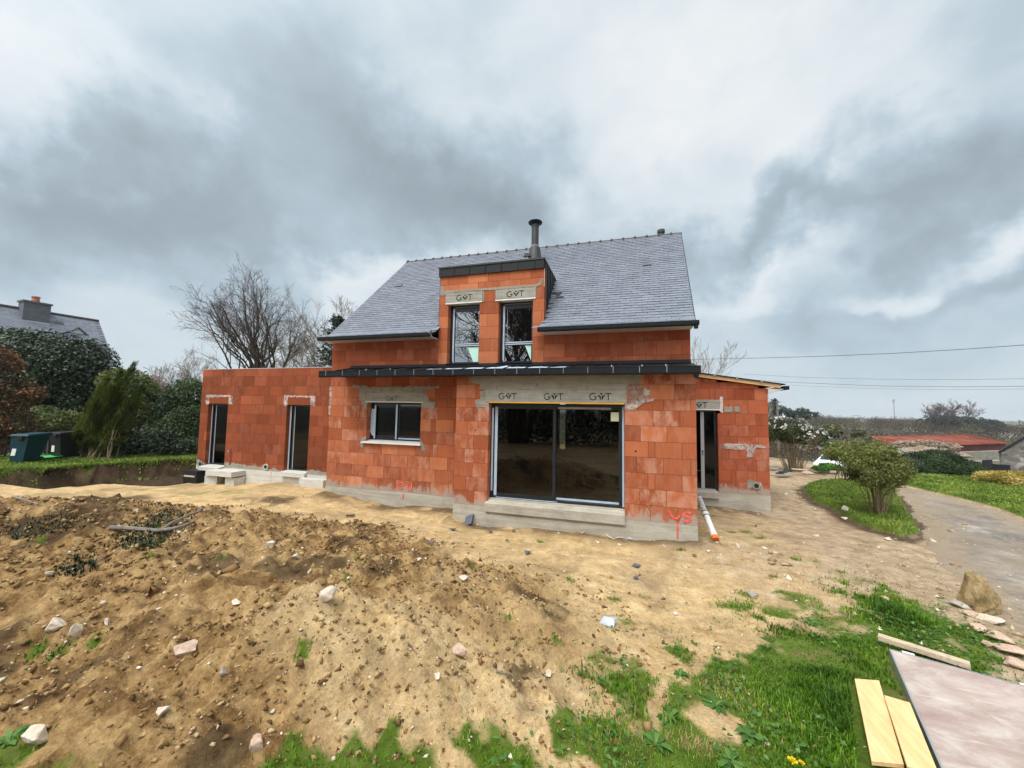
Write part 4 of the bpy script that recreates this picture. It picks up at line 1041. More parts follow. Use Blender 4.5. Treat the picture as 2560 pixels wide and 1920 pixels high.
dk = np.maximum(dk, md_*.75*sst(.60, .72, fbm(X.ravel()*1.9, Y.ravel()*1.9, 81, 4)))
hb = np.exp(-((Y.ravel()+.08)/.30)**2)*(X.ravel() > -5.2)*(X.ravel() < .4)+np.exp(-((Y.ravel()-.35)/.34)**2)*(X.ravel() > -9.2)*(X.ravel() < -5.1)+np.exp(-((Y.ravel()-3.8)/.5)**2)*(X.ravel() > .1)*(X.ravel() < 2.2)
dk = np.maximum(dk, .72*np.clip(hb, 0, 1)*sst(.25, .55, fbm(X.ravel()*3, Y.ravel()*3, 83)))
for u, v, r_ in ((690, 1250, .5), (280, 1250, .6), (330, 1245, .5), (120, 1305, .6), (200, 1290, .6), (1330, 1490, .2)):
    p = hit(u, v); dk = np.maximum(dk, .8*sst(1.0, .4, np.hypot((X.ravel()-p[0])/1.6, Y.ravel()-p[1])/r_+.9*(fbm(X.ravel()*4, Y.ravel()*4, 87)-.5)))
ny, nx = X.shape
idx = np.arange(nx*ny).reshape(ny, nx)
Fq = np.stack([idx[:-1, :-1], idx[:-1, 1:], idx[1:, 1:], idx[1:, :-1]], -1).reshape(-1, 4)
xr_ = X.ravel(); yr_ = Y.ravel()
spur_p = seg_field(xr_, yr_, [(a, b, 1.0) for a, b, c in SPUR], .8, 1.1)
pale = np.clip(.9*spur_p+.75*sst(-4.3, -3.2, xr_+.25*yr_+1.2)*(fbm(xr_*1.2, yr_*1.2, 44)+.35), 0, 1)
mdark = np.clip(md_*(1-.85*pale), 0, 1)
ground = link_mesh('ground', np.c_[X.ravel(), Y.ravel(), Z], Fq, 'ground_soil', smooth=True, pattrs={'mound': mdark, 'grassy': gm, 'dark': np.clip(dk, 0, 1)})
tag(ground, kind='structure')
# the worn drive as its own sheet just above the soil
dx_ = np.arange(1.8, 13.5, .055); dy_ = np.arange(-7, 11.0, .055)
DX, DY = np.meshgrid(dx_, dy_); ids = np.arange(DX.size).reshape(DX.shape)
dd = inpoly(DX.ravel(), DY.ravel(), DRV)+.28*(fbm(DX.ravel()*2.1, DY.ravel()*2.1, 91, 4)-.5)+.12*(fbm(DX.ravel()*11, DY.ravel()*11, 92, 3)-.5)
DZ = H(DX.ravel(), DY.ravel())+.009-.03*(1-sst(.0, .14, dd))
q = np.stack([ids[:-1, :-1], ids[:-1, 1:], ids[1:, 1:], ids[1:, :-1]], -1).reshape(-1, 4)
q = q[(dd[q] > 0).all(1)]
us = np.unique(q); mp = -np.ones(DX.size, int); mp[us] = np.arange(len(us))
drive = link_mesh('driveway', np.c_[DX.ravel(), DY.ravel(), DZ][us], mp[q], 'asphalt_worn', smooth=True, pattrs={'verge': np.clip(1-dd[us]/1.15, 0, 1)}); tag(drive, kind='structure')

# ------------------------------------------------------------------ leaves, twigs, grass as real little faces
def leaf_quads(Pc, Nn, L, W, r):
    """diamond leaves at points Pc around normals Nn"""
    n = len(Pc)
    a = r.normal(size=(n, 3)); a -= Nn*(a*Nn).sum(1)[:, None]; a /= np.linalg.norm(a, axis=1)[:, None]+1e-9
    b = np.cross(Nn, a)
    L = np.broadcast_to(L, (n,))[:, None]; W = np.broadcast_to(W, (n,))[:, None]
    fold = Nn*L*.12
    V = np.stack([Pc-a*L*.5-fold, Pc+b*W*.5, Pc+a*L*.5-fold, Pc-b*W*.5], 1).reshape(-1, 3)
    return V, np.arange(4*n).reshape(n, 4)
def crown_points(lobes, n, r, shell=.55, bump=.22, gap=.0, gapscale=1.2):
    lob = np.array([l[:6] for l in lobes], float)
    w = (lob[:, 3]*lob[:, 4]+lob[:, 4]*lob[:, 5]+lob[:, 3]*lob[:, 5]); w /= w.sum()
    k = r.choice(len(lob), n, p=w)
    d = r.normal(size=(n, 3)); d /= np.linalg.norm(d, axis=1)[:, None]
    rad = shell+(1-shell)*r.random(n)**.6
    q = fbm(d[:, 0]*2.2+k*7.1, d[:, 1]*2.2+d[:, 2]*1.7+k*3.3, 5, 3)
    rad = rad*(1+bump*(q-.5)*2)
    Pc = lob[k, :3]+d*lob[k, 3:6]*rad[:, None]
    clump = fbm(Pc[:, 0]*gapscale+Pc[:, 2]*.7, Pc[:, 1]*gapscale+Pc[:, 2]*gapscale, 15, 3)
    keep = clump > gap
    return Pc[keep], d[keep], clump[keep]
def foliage(name, lobes, n, size, mat, parent, seed, aspect=.5, shell=.5, bump=.25, gap=.3, droop=.0, zmin=None, tv=None, gapscale=1.2):
    r = np.random.default_rng(seed)
    Pc, d, cl = crown_points(lobes, n, r, shell, bump, gap, gapscale)
    if zmin is not None: k = Pc[:, 2] > zmin; Pc, d, cl = Pc[k], d[k], cl[k]
    N = d*.8+r.normal(size=Pc.shape)*.7+np.array([0, 0, .35]); N /= np.linalg.norm(N, axis=1)[:, None]
    L = size*(.6+.8*r.random(len(Pc)))
    V, Fs = leaf_quads(Pc, N, L, L*aspect, r)
    t = np.clip(.5+(cl-.5)*2.2+r.normal(size=len(Pc))*.2, 0, 1) if tv is None else np.clip(tv(Pc)+r.normal(size=len(Pc))*.15, 0, 1)
    return link_mesh(name, V, Fs, mat, parent, attrs={'t': t})
def grow(g, p, d, L, rad, lev, r, spread=.5, up=.15, kids=(3, 5), ratio=.68, rratio=.6, bend=.25, nseg=4, minr=.006, gravity=0.0, tip=.35):
    """a limb with wandering axis, then its side limbs"""
    pts = [np.array(p, float)]; dd = np.array(d, float)/np.linalg.norm(d)
    for i in range(nseg):
        dd = dd+r.normal(size=3)*bend*.5+np.array([0, 0, up-gravity*(i/nseg)])*.35; dd /= np.linalg.norm(dd)
        pts.append(pts[-1]+dd*L/nseg)
    rr = np.linspace(rad, max(minr, rad*tip), nseg+1)
    g.tube(pts, rr, 7 if lev >= 4 else (5 if lev == 3 else (4 if lev == 2 else 3)), cap=False, t=min(1, lev/4))
    if lev <= 0: return
    nk = r.integers(kids[0], kids[1]+1)
    for k in range(nk):
        f = .35+.65*(k+1)/nk if lev < 4 else .55+.45*(k+1)/nk
        i = min(nseg-1, int(f*nseg)); fr = f*nseg-i
        q = pts[i]+(pts[i+1]-pts[i])*min(1, fr); ax = pts[i+1]-pts[i]; ax /= np.linalg.norm(ax)
        s = r.normal(size=3); s -= ax*(s@ax); s /= np.linalg.norm(s)
        a = spread*(.7+.6*r.random())
        nd = ax*math.cos(a)+s*math.sin(a)
        grow(g, q, nd, L*ratio*(.75+.5*r.random()), max(minr, rr[i]*rratio), lev-1, r, spread, up, kids, ratio, rratio, bend, max(2, nseg-1), minr, gravity, tip)
def blades(name, Px, Py, hgt, wid, mat, seed, label=None, cat=None, zoff=-.01):
    r = np.random.default_rng(seed); n = len(Px)
    Pz = H(Px, Py)+zoff
    th = r.random(n)*2*math.pi; ln = r.random(n)*.55+.1
    hh = np.broadcast_to(hgt, (n,))*(.55+.7*r.random(n)); ww = np.broadcast_to(wid, (n,))*(.7+.6*r.random(n))
    dx, dy = np.cos(th), np.sin(th); ax, ay = -dy, dx
    B = np.c_[Px, Py, Pz]; D = np.c_[dx, dy, np.zeros(n)]; A = np.c_[ax, ay, np.zeros(n)]; Zv = np.array([0, 0, 1.])
    v0 = B-A*ww[:, None]*.5; v1 = B+A*ww[:, None]*.5
    M = B+D*(ln*hh*.35)[:, None]+Zv*(hh*.6)[:, None]; v2 = M+A*ww[:, None]*.42; v3 = M-A*ww[:, None]*.42
    v4 = B+D*(ln*hh*1.1)[:, None]+Zv*(hh*(1-.35*ln))[:, None]
    v5 = v4+A*ww[:, None]*.06
    V = np.stack([v0, v1, v2, v3, v4, v5], 1).reshape(-1, 3)
    k = np.arange(n)[:, None]*6
    Fs = np.concatenate([k+np.array([[0, 1, 2, 3]]), k+np.array([[3, 2, 5, 4]])], 0)
    cl = fbm(Px*1.7, Py*1.7, 93, 3); t = np.clip(.5+(cl-.5)*1.9+r.normal(size=n)*.2, 0, 1)
    o = link_mesh(name, V, Fs, mat, attrs={'t': np.concatenate([t, t])}, loc=(float(Px.mean()), float(Py.mean()), float(Pz.mean())))
    return tag(o, label, cat, None, 'stuff')

# grass ----------------------------------------------------------------
r = np.random.default_rng(21)
n = 620000
px = r.uniform(-9, 4.2, n); py = r.uniform(-7.3, 1.5, n)
tight = (px > -2.4) & (py < -.6); sel = tight | (r.random(n) < .45); px, py = px[sel], py[sel]; n = len(px)
dist = np.hypot(px-CAM[0], py-CAM[1])
gmv = grass_mask(px, py)
keep = r.random(n) < gmv**1.3*np.clip(4.2/dist, .15, 1)
pA = at(2222, 1622, -.24); _pe = at(2352, 1920, -.24); _pb = at(2540, 1712, -.24); e1 = (_pe-pA)/np.linalg.norm(_pe-pA); e2 = np.array([-e1[1], e1[0], 0]); e2 = e2 if (_pb-pA)@e2 > 0 else -e2
PNL = [tuple((pA+e1*a+e2*b)[:2]) for a, b in ((-.03, -.03), (2.65, -.03), (2.65, 1.26), (-.03, 1.26))]
BRD = [at(u, v, -.27)[:2] for u, v in ((2125, 1695), (2215, 1700), (2290, 1755), (2400, 1925), (2330, 2050), (2150, 2050))]
keep &= ~((inpoly(px, py, [(.9, -3.6), (2.2, -3.0), (3.2, -4.9), (1.0, -6.2)]) > .2)) & ~(inpoly(px, py, BRD) > 0) & ~(inpoly(px, py, PNL) > 0)
px, py = px[keep], py[keep]; dist = dist[keep]
hg = (.028+.070*sst(.35, .7, fbm(px*1.5, py*1.5, 95, 3)))*(.45+.55*gmv[keep])
blades('grass', px, py, hg, .0055+.0008*dist, 'grass_blade', 5, 'rough green grass growing over the bare soil', 'grass')
def rand_in(poly, n, r):
    P_ = np.array(poly); lo, hi = P_.min(0)-.2, P_.max(0)+.2
    x = r.uniform(lo[0], hi[0], n); y = r.uniform(lo[1], hi[1], n); k = inpoly(x, y, poly) > 0; return x[k], y[k]
x, y = rand_in(ISL, 26000, r); k = inpoly(x, y, ISL) > .05; x, y = x[k], y[k]
blades('lawn_grass', x, y, .055, .02, 'grass_lawn', 6, 'short grass on the raised strip beside the drive', 'grass')
x, y = rand_in(LWN, 60000, r); k = (y < 22) & (x < 24); x, y = x[k], y[k]
blades('lawn_grass', x, y, .06, .032, 'grass_lawn', 7, 'mown lawn beyond the drive', 'grass')
x = r.uniform(-34, -15.2, 90000); y = np.interp(x, TFx, TFy)+r.uniform(-.1, 1, len(x))**1.0*r.choice([1.2, 5.5], len(x)); y = y+.5*(fbm(x*1.6, y*1.6, 73)-.5)
blades('bank_grass', x, y, .085, .035, 'grass_lawn', 8, 'grass on top of the bank behind the trench', 'grass')
# broad-leaved weeds among the grass
def weeds(name, cx, cy, rad, n, seed, label, mat='leaf_weed'):
    r = np.random.default_rng(seed); z = Hs(cx, cy); g_V = []; g_F = []; off = 0
    rad = rad*.55; n = n+10; th = r.random(n)*2*math.pi; ll = rad*(.4+.7*r.random(n)); lift = .25+.6*r.random(n)
    for a, L, up in zip(th, ll, lift):
        d = np.array([math.cos(a), math.sin(a), 0]); s = np.array([-math.sin(a), math.cos(a), 0]); b = np.array([cx, cy, z])
        w = L*.17
        ps = [(0, 0, .15), (.35, up*.35, .8), (.7, up*.45, 1.), (1, up*.30, .1)]
        V = []
        for f, zz, ww in ps: V += [b+d*L*f+s*w*ww+np.array([0, 0, zz*L]), b+d*L*f-s*w*ww+np.array([0, 0, zz*L])]
        g_V += V; g_F += [(off, off+1, off+3, off+2), (off+2, off+3, off+5, off+4), (off+4, off+5, off+7, off+6)]; off += 8
    o = link_mesh(name, np.array(g_V), g_F, mat, loc=(cx, cy, z), attrs={'t': np.repeat(r.random(n), 3)})
    return tag(o, label, 'weed', 'broad-leaved weeds')
WL = [(1790, 1765, .20, 'broad-leaved weed on the upper rim of the bare patch in the grass'), (1870, 1840, .22, 'grey-green leafy weed on the right rim of the bare patch in the grass'), (1675, 1800, .20, 'low leafy weed left of the bare patch in the grass'),
      (1640, 1865, .22, 'spreading weed in the grass below left of the bare patch'), (1535, 1835, .09, 'tiny grey weed rosette alone on bare soil'), (2030, 1560, .16, 'weed clump where the grass thins out towards the drive'), (1700, 1690, .15, 'weed at the upper left corner of the big grass patch'),
      (1825, 1905, .2, 'leafy weed at the bottom edge right of centre'), (1270, 1540, .10, 'small weed sprouting at the foot of the soil mound'), (20, 1860, .2, 'leafy weed in the bottom left corner of the plot'), (1820, 1215, .12, 'small weed by the wing footing')]
for i, (u, v, rd, lb) in enumerate(WL):
    p = hit(u, v); weeds('weed', p[0], p[1], rd, 16, 300+i, lb)
# clover-like ground leaves over the dense turf
n = 9000
px = r.uniform(-2.2, 3.2, n); py = r.uniform(-6.5, -1.2, n); k = (inpoly(px, py, BRD) < 0) & (inpoly(px, py, PNL) < 0) & (r.random(n) < grass_mask(px, py)*sst(.45, .6, fbm(px*2, py*2, 98))) & ~(inpoly(px, py, [(.9, -3.6), (2.2, -3.0), (3.2, -4.9), (1.0, -6.2)]) > .15); px, py = px[k], py[k]
Nn = r.normal(size=(len(px), 3))*.35+np.array([0, 0, 1]); Nn /= np.linalg.norm(Nn, axis=1)[:, None]
V, Fs = leaf_quads(np.c_[px, py, H(px, py)+.02+.05*r.random(len(px))], Nn, .03+.03*r.random(len(px)), .022+.02*r.random(len(px)), r)
o = link_mesh('clover', V, Fs, 'leaf_weed', loc=(0.5, -3.5, -.3), attrs={'t': r.random(len(px))}); tag(o, 'tiny clover leaves mixed into the rough grass', 'clover', None, 'stuff')
# dandelions
for u, v, rad, lb in ((1981, 1905, .034, 'larger open yellow dandelion in the grass by the boards'), (2003, 1909, .022, 'smaller yellow dandelion just right of the open one')):
    p = at(u, v, -.24); rr_ = np.random.default_rng(int(u)); t = thing('dandelion', (p[0], p[1], Hs(p[0], p[1])), lb, 'flower', 'yellow dandelions')
    g = G()
    for k in range(46):
        a = rr_.random()*6.28; e = rr_.random()**.7*1.4; L = rad*(1.05-.25*e/1.4); d = np.array([math.cos(a)*math.cos(e), math.sin(a)*math.cos(e), math.sin(e)]); s = np.array([-math.sin(a), math.cos(a), 0])*rad*.1; b = np.array([p[0], p[1], p[2]])
        g.add([b-s*.4, b+s*.4, b+d*L+s, b+d*L-s], [(0, 1, 2, 3)])
    g.build('flower_head', 'dandelion_yellow', t)
    g = G(); g.tube([(p[0], p[1], Hs(p[0], p[1])-.02), (p[0]+.004, p[1], p[2])], [.004, .003], 5); g.build('stalk', 'leaf_weed', t, attrs=True)

# ------------------------------------------------------------------ stones, pebbles, clods
def rock_geo(r, rx, ry, rz, n=2, rough=.28):
    import bmesh
    k = 13 if n >= 3 else 10
    pts = r.normal(size=(k, 3)); pts /= np.linalg.norm(pts, axis=1)[:, None]; pts *= (.72+.38*r.random(k))[:, None]
    bm = bmesh.new()
    for q in pts: bm.verts.new(q)
    bmesh.ops.convex_hull(bm, input=bm.verts[:])
    for v in [v for v in bm.verts if not v.link_faces]: bm.verts.remove(v)
    if n >= 3:
        bmesh.ops.bevel(bm, geom=bm.edges[:], offset=.07, segments=1, affect='EDGES', clamp_overlap=True)
        bmesh.ops.triangulate(bm, faces=bm.faces[:])
        bmesh.ops.subdivide_edges(bm, edges=bm.edges[:], cuts=1, use_grid_fill=False)
    bm.verts.index_update()
    V = np.array([v.co[:] for v in bm.verts])
    V += (V/np.linalg.norm(V, axis=1)[:, None])*(fbm(V[:, 0]*2.4+9*r.random(), V[:, 1]*2.4+V[:, 2]*1.9, 3, 3)-.5)[:, None]*rough*.8
    Fs = [tuple(v.index for v in f.verts) for f in bm.faces]; bm.free()
    return V*np.array([rx, ry, rz]), Fs
def rock(name, u, v, w, hgt, mat, label, seed, cat='stone', flat=None, yaw=None, sink=.48, group=None, n=3, ywid=.8):
    r = np.random.default_rng(seed); p = hit(u, v)
    dist = (p-CAM)@_fw; sx = w*dist/F/2; sz = hgt*dist/F/2
    V, Fs = rock_geo(r, sx*1.1, sx*ywid, sz*1.25, n)
    a = yaw if yaw is not None else r.uniform(-.4, .4); c, s = math.cos(a), math.sin(a)
    V = np.c_[V[:, 0]*c-V[:, 1]*s, V[:, 0]*s+V[:, 1]*c, V[:, 2]]
    z = Hs(p[0], p[1])
    V = V+np.array([p[0], p[1], z+sz*(1-sink)])
    o = link_mesh(name, V, Fs, mat, loc=(p[0], p[1], z)); return tag(o, label, cat, group)
ST = [(818, 1500, 52, 44, 'stone_pale', 'large pale angular stone high on the soil mound'),
      (1148, 1640, 46, 34, 'stone_rose', 'blocky pinkish stone in the hollow of the mound'),
      (462, 1635, 54, 46, 'stone_rose', 'ragged pale stone on the left slope of the mound'),
      (135, 1575, 52, 26, 'stone_pale', 'long pointed pale stone far down the left slope'),
      (188, 1590, 36, 40, 'stone_pale', 'tilted pale stone right of the long pointed one'),
      (92, 1850, 62, 40, 'stone_pale', 'big cream stone near the bottom left corner'),
      (266, 1563, 24, 16, 'stone_pale', 'small white stone above the long pointed one on the left slope'),
      (676, 1368, 26, 22, 'stone_pale', 'cream stone near the crest left of the middle mound top'),
      (738, 1398, 22, 22, 'stone_pale', 'flat whitish stone just below the crest of the middle mound'),
      (775, 1436, 16, 14, 'stone_pale', 'small white pebble in the middle of the mound top'),
      (590, 1510, 22, 18, 'stone_pale', 'pale stone beside an ochre lump on the mound'),
      (1160, 1448, 26, 14, 'stone_pale', 'flat pale stone on the sand beyond the mound foot'),
      (1095, 1703, 22, 20, 'stone_pale', 'white round pebble on the pale sandy spur'),
      (1372, 1693, 20, 14, 'stone_pale', 'white stone on the sand left of the grass'),
      (1690, 1538, 18, 12, 'stone_pale', 'small white stone on the thin grass right of the wrapper'),
      (1885, 1490, 34, 18, 'stone_grey', 'grey stone by the first grass tufts towards the drive'),
      (2112, 1298, 22, 9, 'stone_pale', 'flat cream stone at the foot of the raised grass strip'),
      (2112, 1275, 18, 14, 'stone_grey', 'round grey stone tucked under the raised grass strip'),
      (2222, 1352, 20, 12, 'stone_pale', 'white stone below the corner of the raised grass strip'),
      (1788, 1345, 18, 10, 'stone_pale', 'white rubble lump near the orange pipe end'),
      (120, 1440, 30, 16, 'stone_pale', 'whitish stone on the far left of the mound'),
      (405, 1800, 30, 22, 'stone_pale', 'long white stone near the bottom of the left slope'),
      (640, 1870, 46, 36, 'stone_rose', 'brown half-buried boulder at the bottom of the mound'),
      (560, 1690, 30, 26, 'stone_grey', 'grey-brown stone standing out of the lower mound')]
for i, (u, v, w, hh, mt, lb) in enumerate(ST): rock('stone', u, v, w, hh, mt, lb, 500+i, group='loose stones on the soil')
# the standing boulder beside the drive
def boulder():
    p = at(2455, 1526, -.34); r = np.random.default_rng(77)
    dist = (p-CAM)@_fw; w = 78*dist/F; hgt = 98*dist/F
    prof = [(-.52, 0), (-.46, .30), (-.40, .45), (-.30, .72), (-.22, .95), (-.08, 1.0), (-.02, .95), (.10, .99), (.16, .85), (.30, .70), (.36, .60), (.48, .45), (.50, .22), (.47, 0)]
    n = len(prof); V = []; L = 5
    for k in range(L):
        f = k/(L-1)*2-1; s = 1-.55*f*f; 
        for x, z in prof: V.append((x*w*s+r.normal()*.008, f*w*.42+r.normal()*.012, (z*hgt*(1-.45*f*f*(z > .3)))*1.0+r.normal()*.008-.03))
    Fs = [(k*n+i, k*n+i+1, (k+1)*n+i+1, (k+1)*n+i) for k in range(L-1) for i in range(n-1)]+[tuple(range(n))[::-1], tuple((L-1)*n+i for i in range(n))]
    V = np.array(V); a = -.25; c, s = math.cos(a), math.sin(a); V = np.c_[V[:, 0]*c-V[:, 1]*s, V[:, 0]*s+V[:, 1]*c, V[:, 2]]+np.array([p[0], p[1]+.05, Hs(p[0], p[1])-.02])
    o = link_mesh('boulder', V, Fs, 'stone_ochre', loc=(p[0], p[1], Hs(p[0], p[1])))
    tag(o, 'upright pointed ochre boulder standing at the edge of the drive', 'boulder')
boulder()
# flat edging stones, each its own slab
ED = [((2425, 1533), 30, 12, 'rounded edging stone touching the foot of the upright boulder'), ((2478, 1548), 58, 22, 'large white edging stone second from the boulder'), ((2445, 1568), 40, 14, 'low pink edging stone in front of the large white one'), ((2500, 1590), 60, 20, 'broad pink edging stone third along the drive'),
      ((2520, 1625), 66, 26, 'edging stone with a reddish paint smear'), ((2470, 1612), 22, 12, 'small loose pink stone on the grass side of the edging'), ((2545, 1660), 60, 22, 'edging stone at the right edge of the view'), ((2395, 1508), 46, 8, 'thin grey slab leading up to the boulder')]
for i, ((u, v), w, hh, lb) in enumerate(ED):
    r2 = np.random.default_rng(700+i); p = at(u, v, -.30); dist = (p-CAM)@_fw; sx = w*dist/F/2*1.15; sz = .05
    V, Fs = rock_geo(r2, sx, sx*.9, sz, 3, .2); a = r2.uniform(-.5, .5)-.7; c, s = math.cos(a), math.sin(a)
    V = np.c_[V[:, 0]*c-V[:, 1]*s, V[:, 0]*s+V[:, 1]*c, np.minimum(V[:, 2], .035)]+np.array([p[0], p[1], Hs(p[0], p[1])+.03])
    o = link_mesh('edging_stone', V, Fs, 'stone_pale' if i in (1,) else ('stone_grey' if i == 7 else 'stone_rose'), loc=(p[0], p[1], Hs(p[0], p[1]))); tag(o, lb, 'edging stone', 'edging stones along the drive')
# uncountable pebbles and soil crumbs
def crumbs(name, n, mat, seed, size, wfun, label, cat, flat=.6, xr=(-11, 4), yr=(-6.9, 1.2)):
    r = np.random.default_rng(seed)
    x = r.uniform(*xr, n); y = r.uniform(*yr, n); k = r.random(n) < wfun(x, y); x, y = x[k], y[k]; n = len(x)
    d = np.hypot(x-CAM[0], y-CAM[1])
    sz = size*(r.random(n)**2.6*2.4+.35)*np.clip(.55+.09*d, .6, 1.5)
    base = np.array([(1, 0, 0), (0, 1, 0), (-1, 0, 0), (0, -1, 0), (0, 0, 1), (0, 0, -1)], float)
    fc = np.array([(0, 1, 4), (1, 2, 4), (2, 3, 4), (3, 0, 4), (1, 0, 5), (2, 1, 5), (3, 2, 5), (0, 3, 5)])
    V = base[None]*(1+r.normal(size=(n, 6, 1))*.28)+r.normal(size=(n, 6, 3))*.32
    V = V*np.stack([sz, sz*(.6+.4*r.random(n)), sz*flat*(.6+.7*r.random(n))], 1)[:, None, :]
    a = r.random(n)*6.28; c, s = np.cos(a)[:, None], np.sin(a)[:, None]
    V = np.stack([V[..., 0]*c-V[..., 1]*s, V[..., 0]*s+V[..., 1]*c, V[..., 2]], -1)+np.stack([x, y, H(x, y)+sz*.15], 1)[:, None, :]
    Fs = (np.arange(n)[:, None, None]*6+fc[None]).reshape(-1, 3)
    o = link_mesh(name, V.reshape(-1, 3), Fs, mat, loc=(-4, -4, -.2), attrs={'t': np.repeat(np.clip(r.normal(.5, .27, n), 0, 1), 8)})
    return tag(o, label, cat, None, 'stuff')
mm = lambda x, y: np.clip((lambda q: q[2]+.5*q[1])(masks(x, y)), 0, 1)
crumbs('soil_crumbs', 130000, 'clod', 31, .0115, lambda x, y: mm(x, y)*.55*sst(.35, .6, fbm(x*2.2, y*2.2, 33, 3)), 'crumbled brown soil lumps over the mound', 'soil', .75)
crumbs('soil_clods', 2400, 'clod', 35, .026, lambda x, y: mm(x, y)*.7*sst(.40, .62, fbm(x*1.6, y*1.6, 36, 3)), 'larger clods of turned earth on the mound', 'soil', .7)
crumbs('pebbles', 60000, 'pebble', 37, .0095, lambda x, y: (.08+.42*mm(x, y))*sst(.35, .6, fbm(x*1.4, y*1.4, 38, 3)), 'small pale pebbles scattered in the soil', 'gravel', .6)
crumbs('rubble', 2600, 'pebble', 39, .022, lambda x, y: .8*np.exp(-(((x-.75)/.75)**2+((y+.55)/.45)**2))+.6*np.exp(-((y+.25)/.25)**2)*(x > -5.2)*(x < .3)*.35, 'crushed rubble beside the bay footing', 'rubble', .6, (-6, 4), (-2.5, 2.5))
crumbs('pebbles', 1500, 'pebble', 41, .02, lambda x, y: .4*sst(.4, .6, fbm(x, y, 42, 3))*(inpoly(x, y, ISL) < -.1), 'stones scattered between wing and raised grass strip', 'gravel', .6, (1, 7), (-2.5, 9))

crumbs('loose_gravel', 16000, 'grit', 43, .006, lambda x, y: (inpoly(x, y, DRV) > -.4)*(.25+.75*sst(.45, .6, fbm(x*1.6, y*1.6, 47, 3))), 'loose gravel and grit lying on the drive', 'gravel', .6, (1.8, 9), (-4, 9))

# ------------------------------------------------------------------ loose building things
# leaning drain pipe
a = np.array([.03, -.10, .48]); b = np.array([.42, -.42, -.34])
b0 = hit(1790, 1353); b = np.array([b0[0], b0[1], b0[2]+.03]); a = aty(1747, 1243, 1.0)
t = thing('drain_pipe', tuple(b), 'white and black drain pipe with orange end leaning beside the bay corner', 'pipe')
d = b-a; q = lambda f: a+d*f
g = G(); g.tube([q(.42), q(.93)], .055, 14); g.tube([q(.40), q(.47)], .064, 14); g.tube([q(.86), q(.93)], .062, 14); g.build('pipe_body', 'pipe_white', t, smooth=False)
g = G(); g.tube([q(.93), q(1.0)], .060, 14); g.build('pipe_end', 'pipe_orange', t)
g = G()
for k in range(10): f = .01+k/10*.37; g.tube([q(f), q(f+.004), q(f+.016), q(f+.02)], [.042, .054, .054, .042], 12)
g.build('flexible_hose', 'pipe_white', t)
g = G(); g.tube([q(-.01), q(.41)], .041, 12); g.tube([q(.375), q(.39)], .058, 12); g.tube([q(.47), q(.485)], .060, 12); g.build('hose_core', 'pipe_black', t)

# formwork panel and boards, bottom right
def flatboard(name, A, B, C, th, mat, label, cat, tilt=0.0, group=None, end=None):
    """A corner, B along length, C across: horizontal board standing th proud of its support"""
    A, B, C = map(np.array, (A, B, C)); D = B+C-A; z = np.array([0, 0, th])
    g = G(); g.hexa([A, B, D, C, A+z, B+z, D+z, C+z])
    ctr = (A+D)/2
    o = g.build(name, mat, loc=tuple(ctr)); return tag(o, label, cat, group)
pz = -.24
pA = at(2222, 1622, pz); pe = at(2352, 1920, pz); pb = at(2540, 1712, pz)
e1 = (pe-pA)/np.linalg.norm(pe-pA); e2 = np.array([-e1[1], e1[0], 0]); e2 = e2 if (pb-pA)@e2 > 0 else -e2
pt = thing('formwork_panel', (pA[0]+.4, pA[1]-.8, pz-.1), 'large stained formwork panel with steel edge lying on the grass', 'panel')
Lp, Wp = 2.6, 1.22
def pbox(g, s0, s1, w0, w1, z0, z1):
    f = lambda s, w, z: pA+e1*s+e2*w+np.array([0, 0, z])
    g.hexa([f(s0, w0, z0), f(s0, w1, z0), f(s1, w1, z0), f(s1, w0, z0), f(s0, w0, z1), f(s0, w1, z1), f(s1, w1, z1), f(s1, w0, z1)])
g = G(); pbox(g, .012, Lp-.012, .012, Wp-.012, -.03, -.002); g.build('panel_face', 'panel_face', pt)
g = G(); pbox(g, 0, Lp, 0, .012, -.10, .003); pbox(g, 0, Lp, Wp-.012, Wp, -.10, .003); pbox(g, 0, .012, .012, Wp-.012, -.10, .003); pbox(g, Lp-.012, Lp, .012, Wp-.012, -.1, .003)
g.build('steel_edge', 'zinc', pt)
g = G()
for w in (.10, .86): pbox(g, -.03, .0, w, w+.09, -.02, .006)
build_each(g, 'edge_clip', 'white_pvc', pt)
g = G(); f = lambda s, w: pA+e1*s+e2*w+np.array([0, 0, -.0005])
g.tube([f(.56, .38), f(.82, .52)], .003, 5); g.build('scratch', 'plank_weathered', pt)
bz = -.27
q0, q1, q2 = at(2137, 1704, bz), at(2198, 1709, bz), at(2178, 1905, bz)
ln = (q2-q0)/np.linalg.norm(q2-q0)
flatboard('shutter_board', q0, q0+ln*1.05, q1, .027, 'ply_yellow', 'yellow shutter board on the left, with worn rounded corner', 'board', group='yellow shutter boards')
q0, q1, q2 = at(2211, 1746, bz+.03), at(2275, 1765, bz+.03), at(2262, 1904, bz+.03)
ln = (q2-q0)/np.linalg.norm(q2-q0)
flatboard('shutter_board', q0, q0+ln*.82, q1, .027, 'ply_yellow', 'yellow shutter board on top, against the steel panel edge', 'board', group='yellow shutter boards')
kz = -.20
q0, q1 = at(2196, 1582, kz), at(2424, 1653, kz); w = (q1-q0)/np.linalg.norm(q1-q0); nn = np.array([w[1], -w[0], 0])*.085
if nn[1] > 0: nn = -nn
flatboard('plank', q0+nn-(0, 0, .045), q1+nn-(0, 0, .045), q0-(0, 0, .045), .045, 'plank_weathered', 'weathered thick plank lying on grass behind the formwork panel', 'plank')
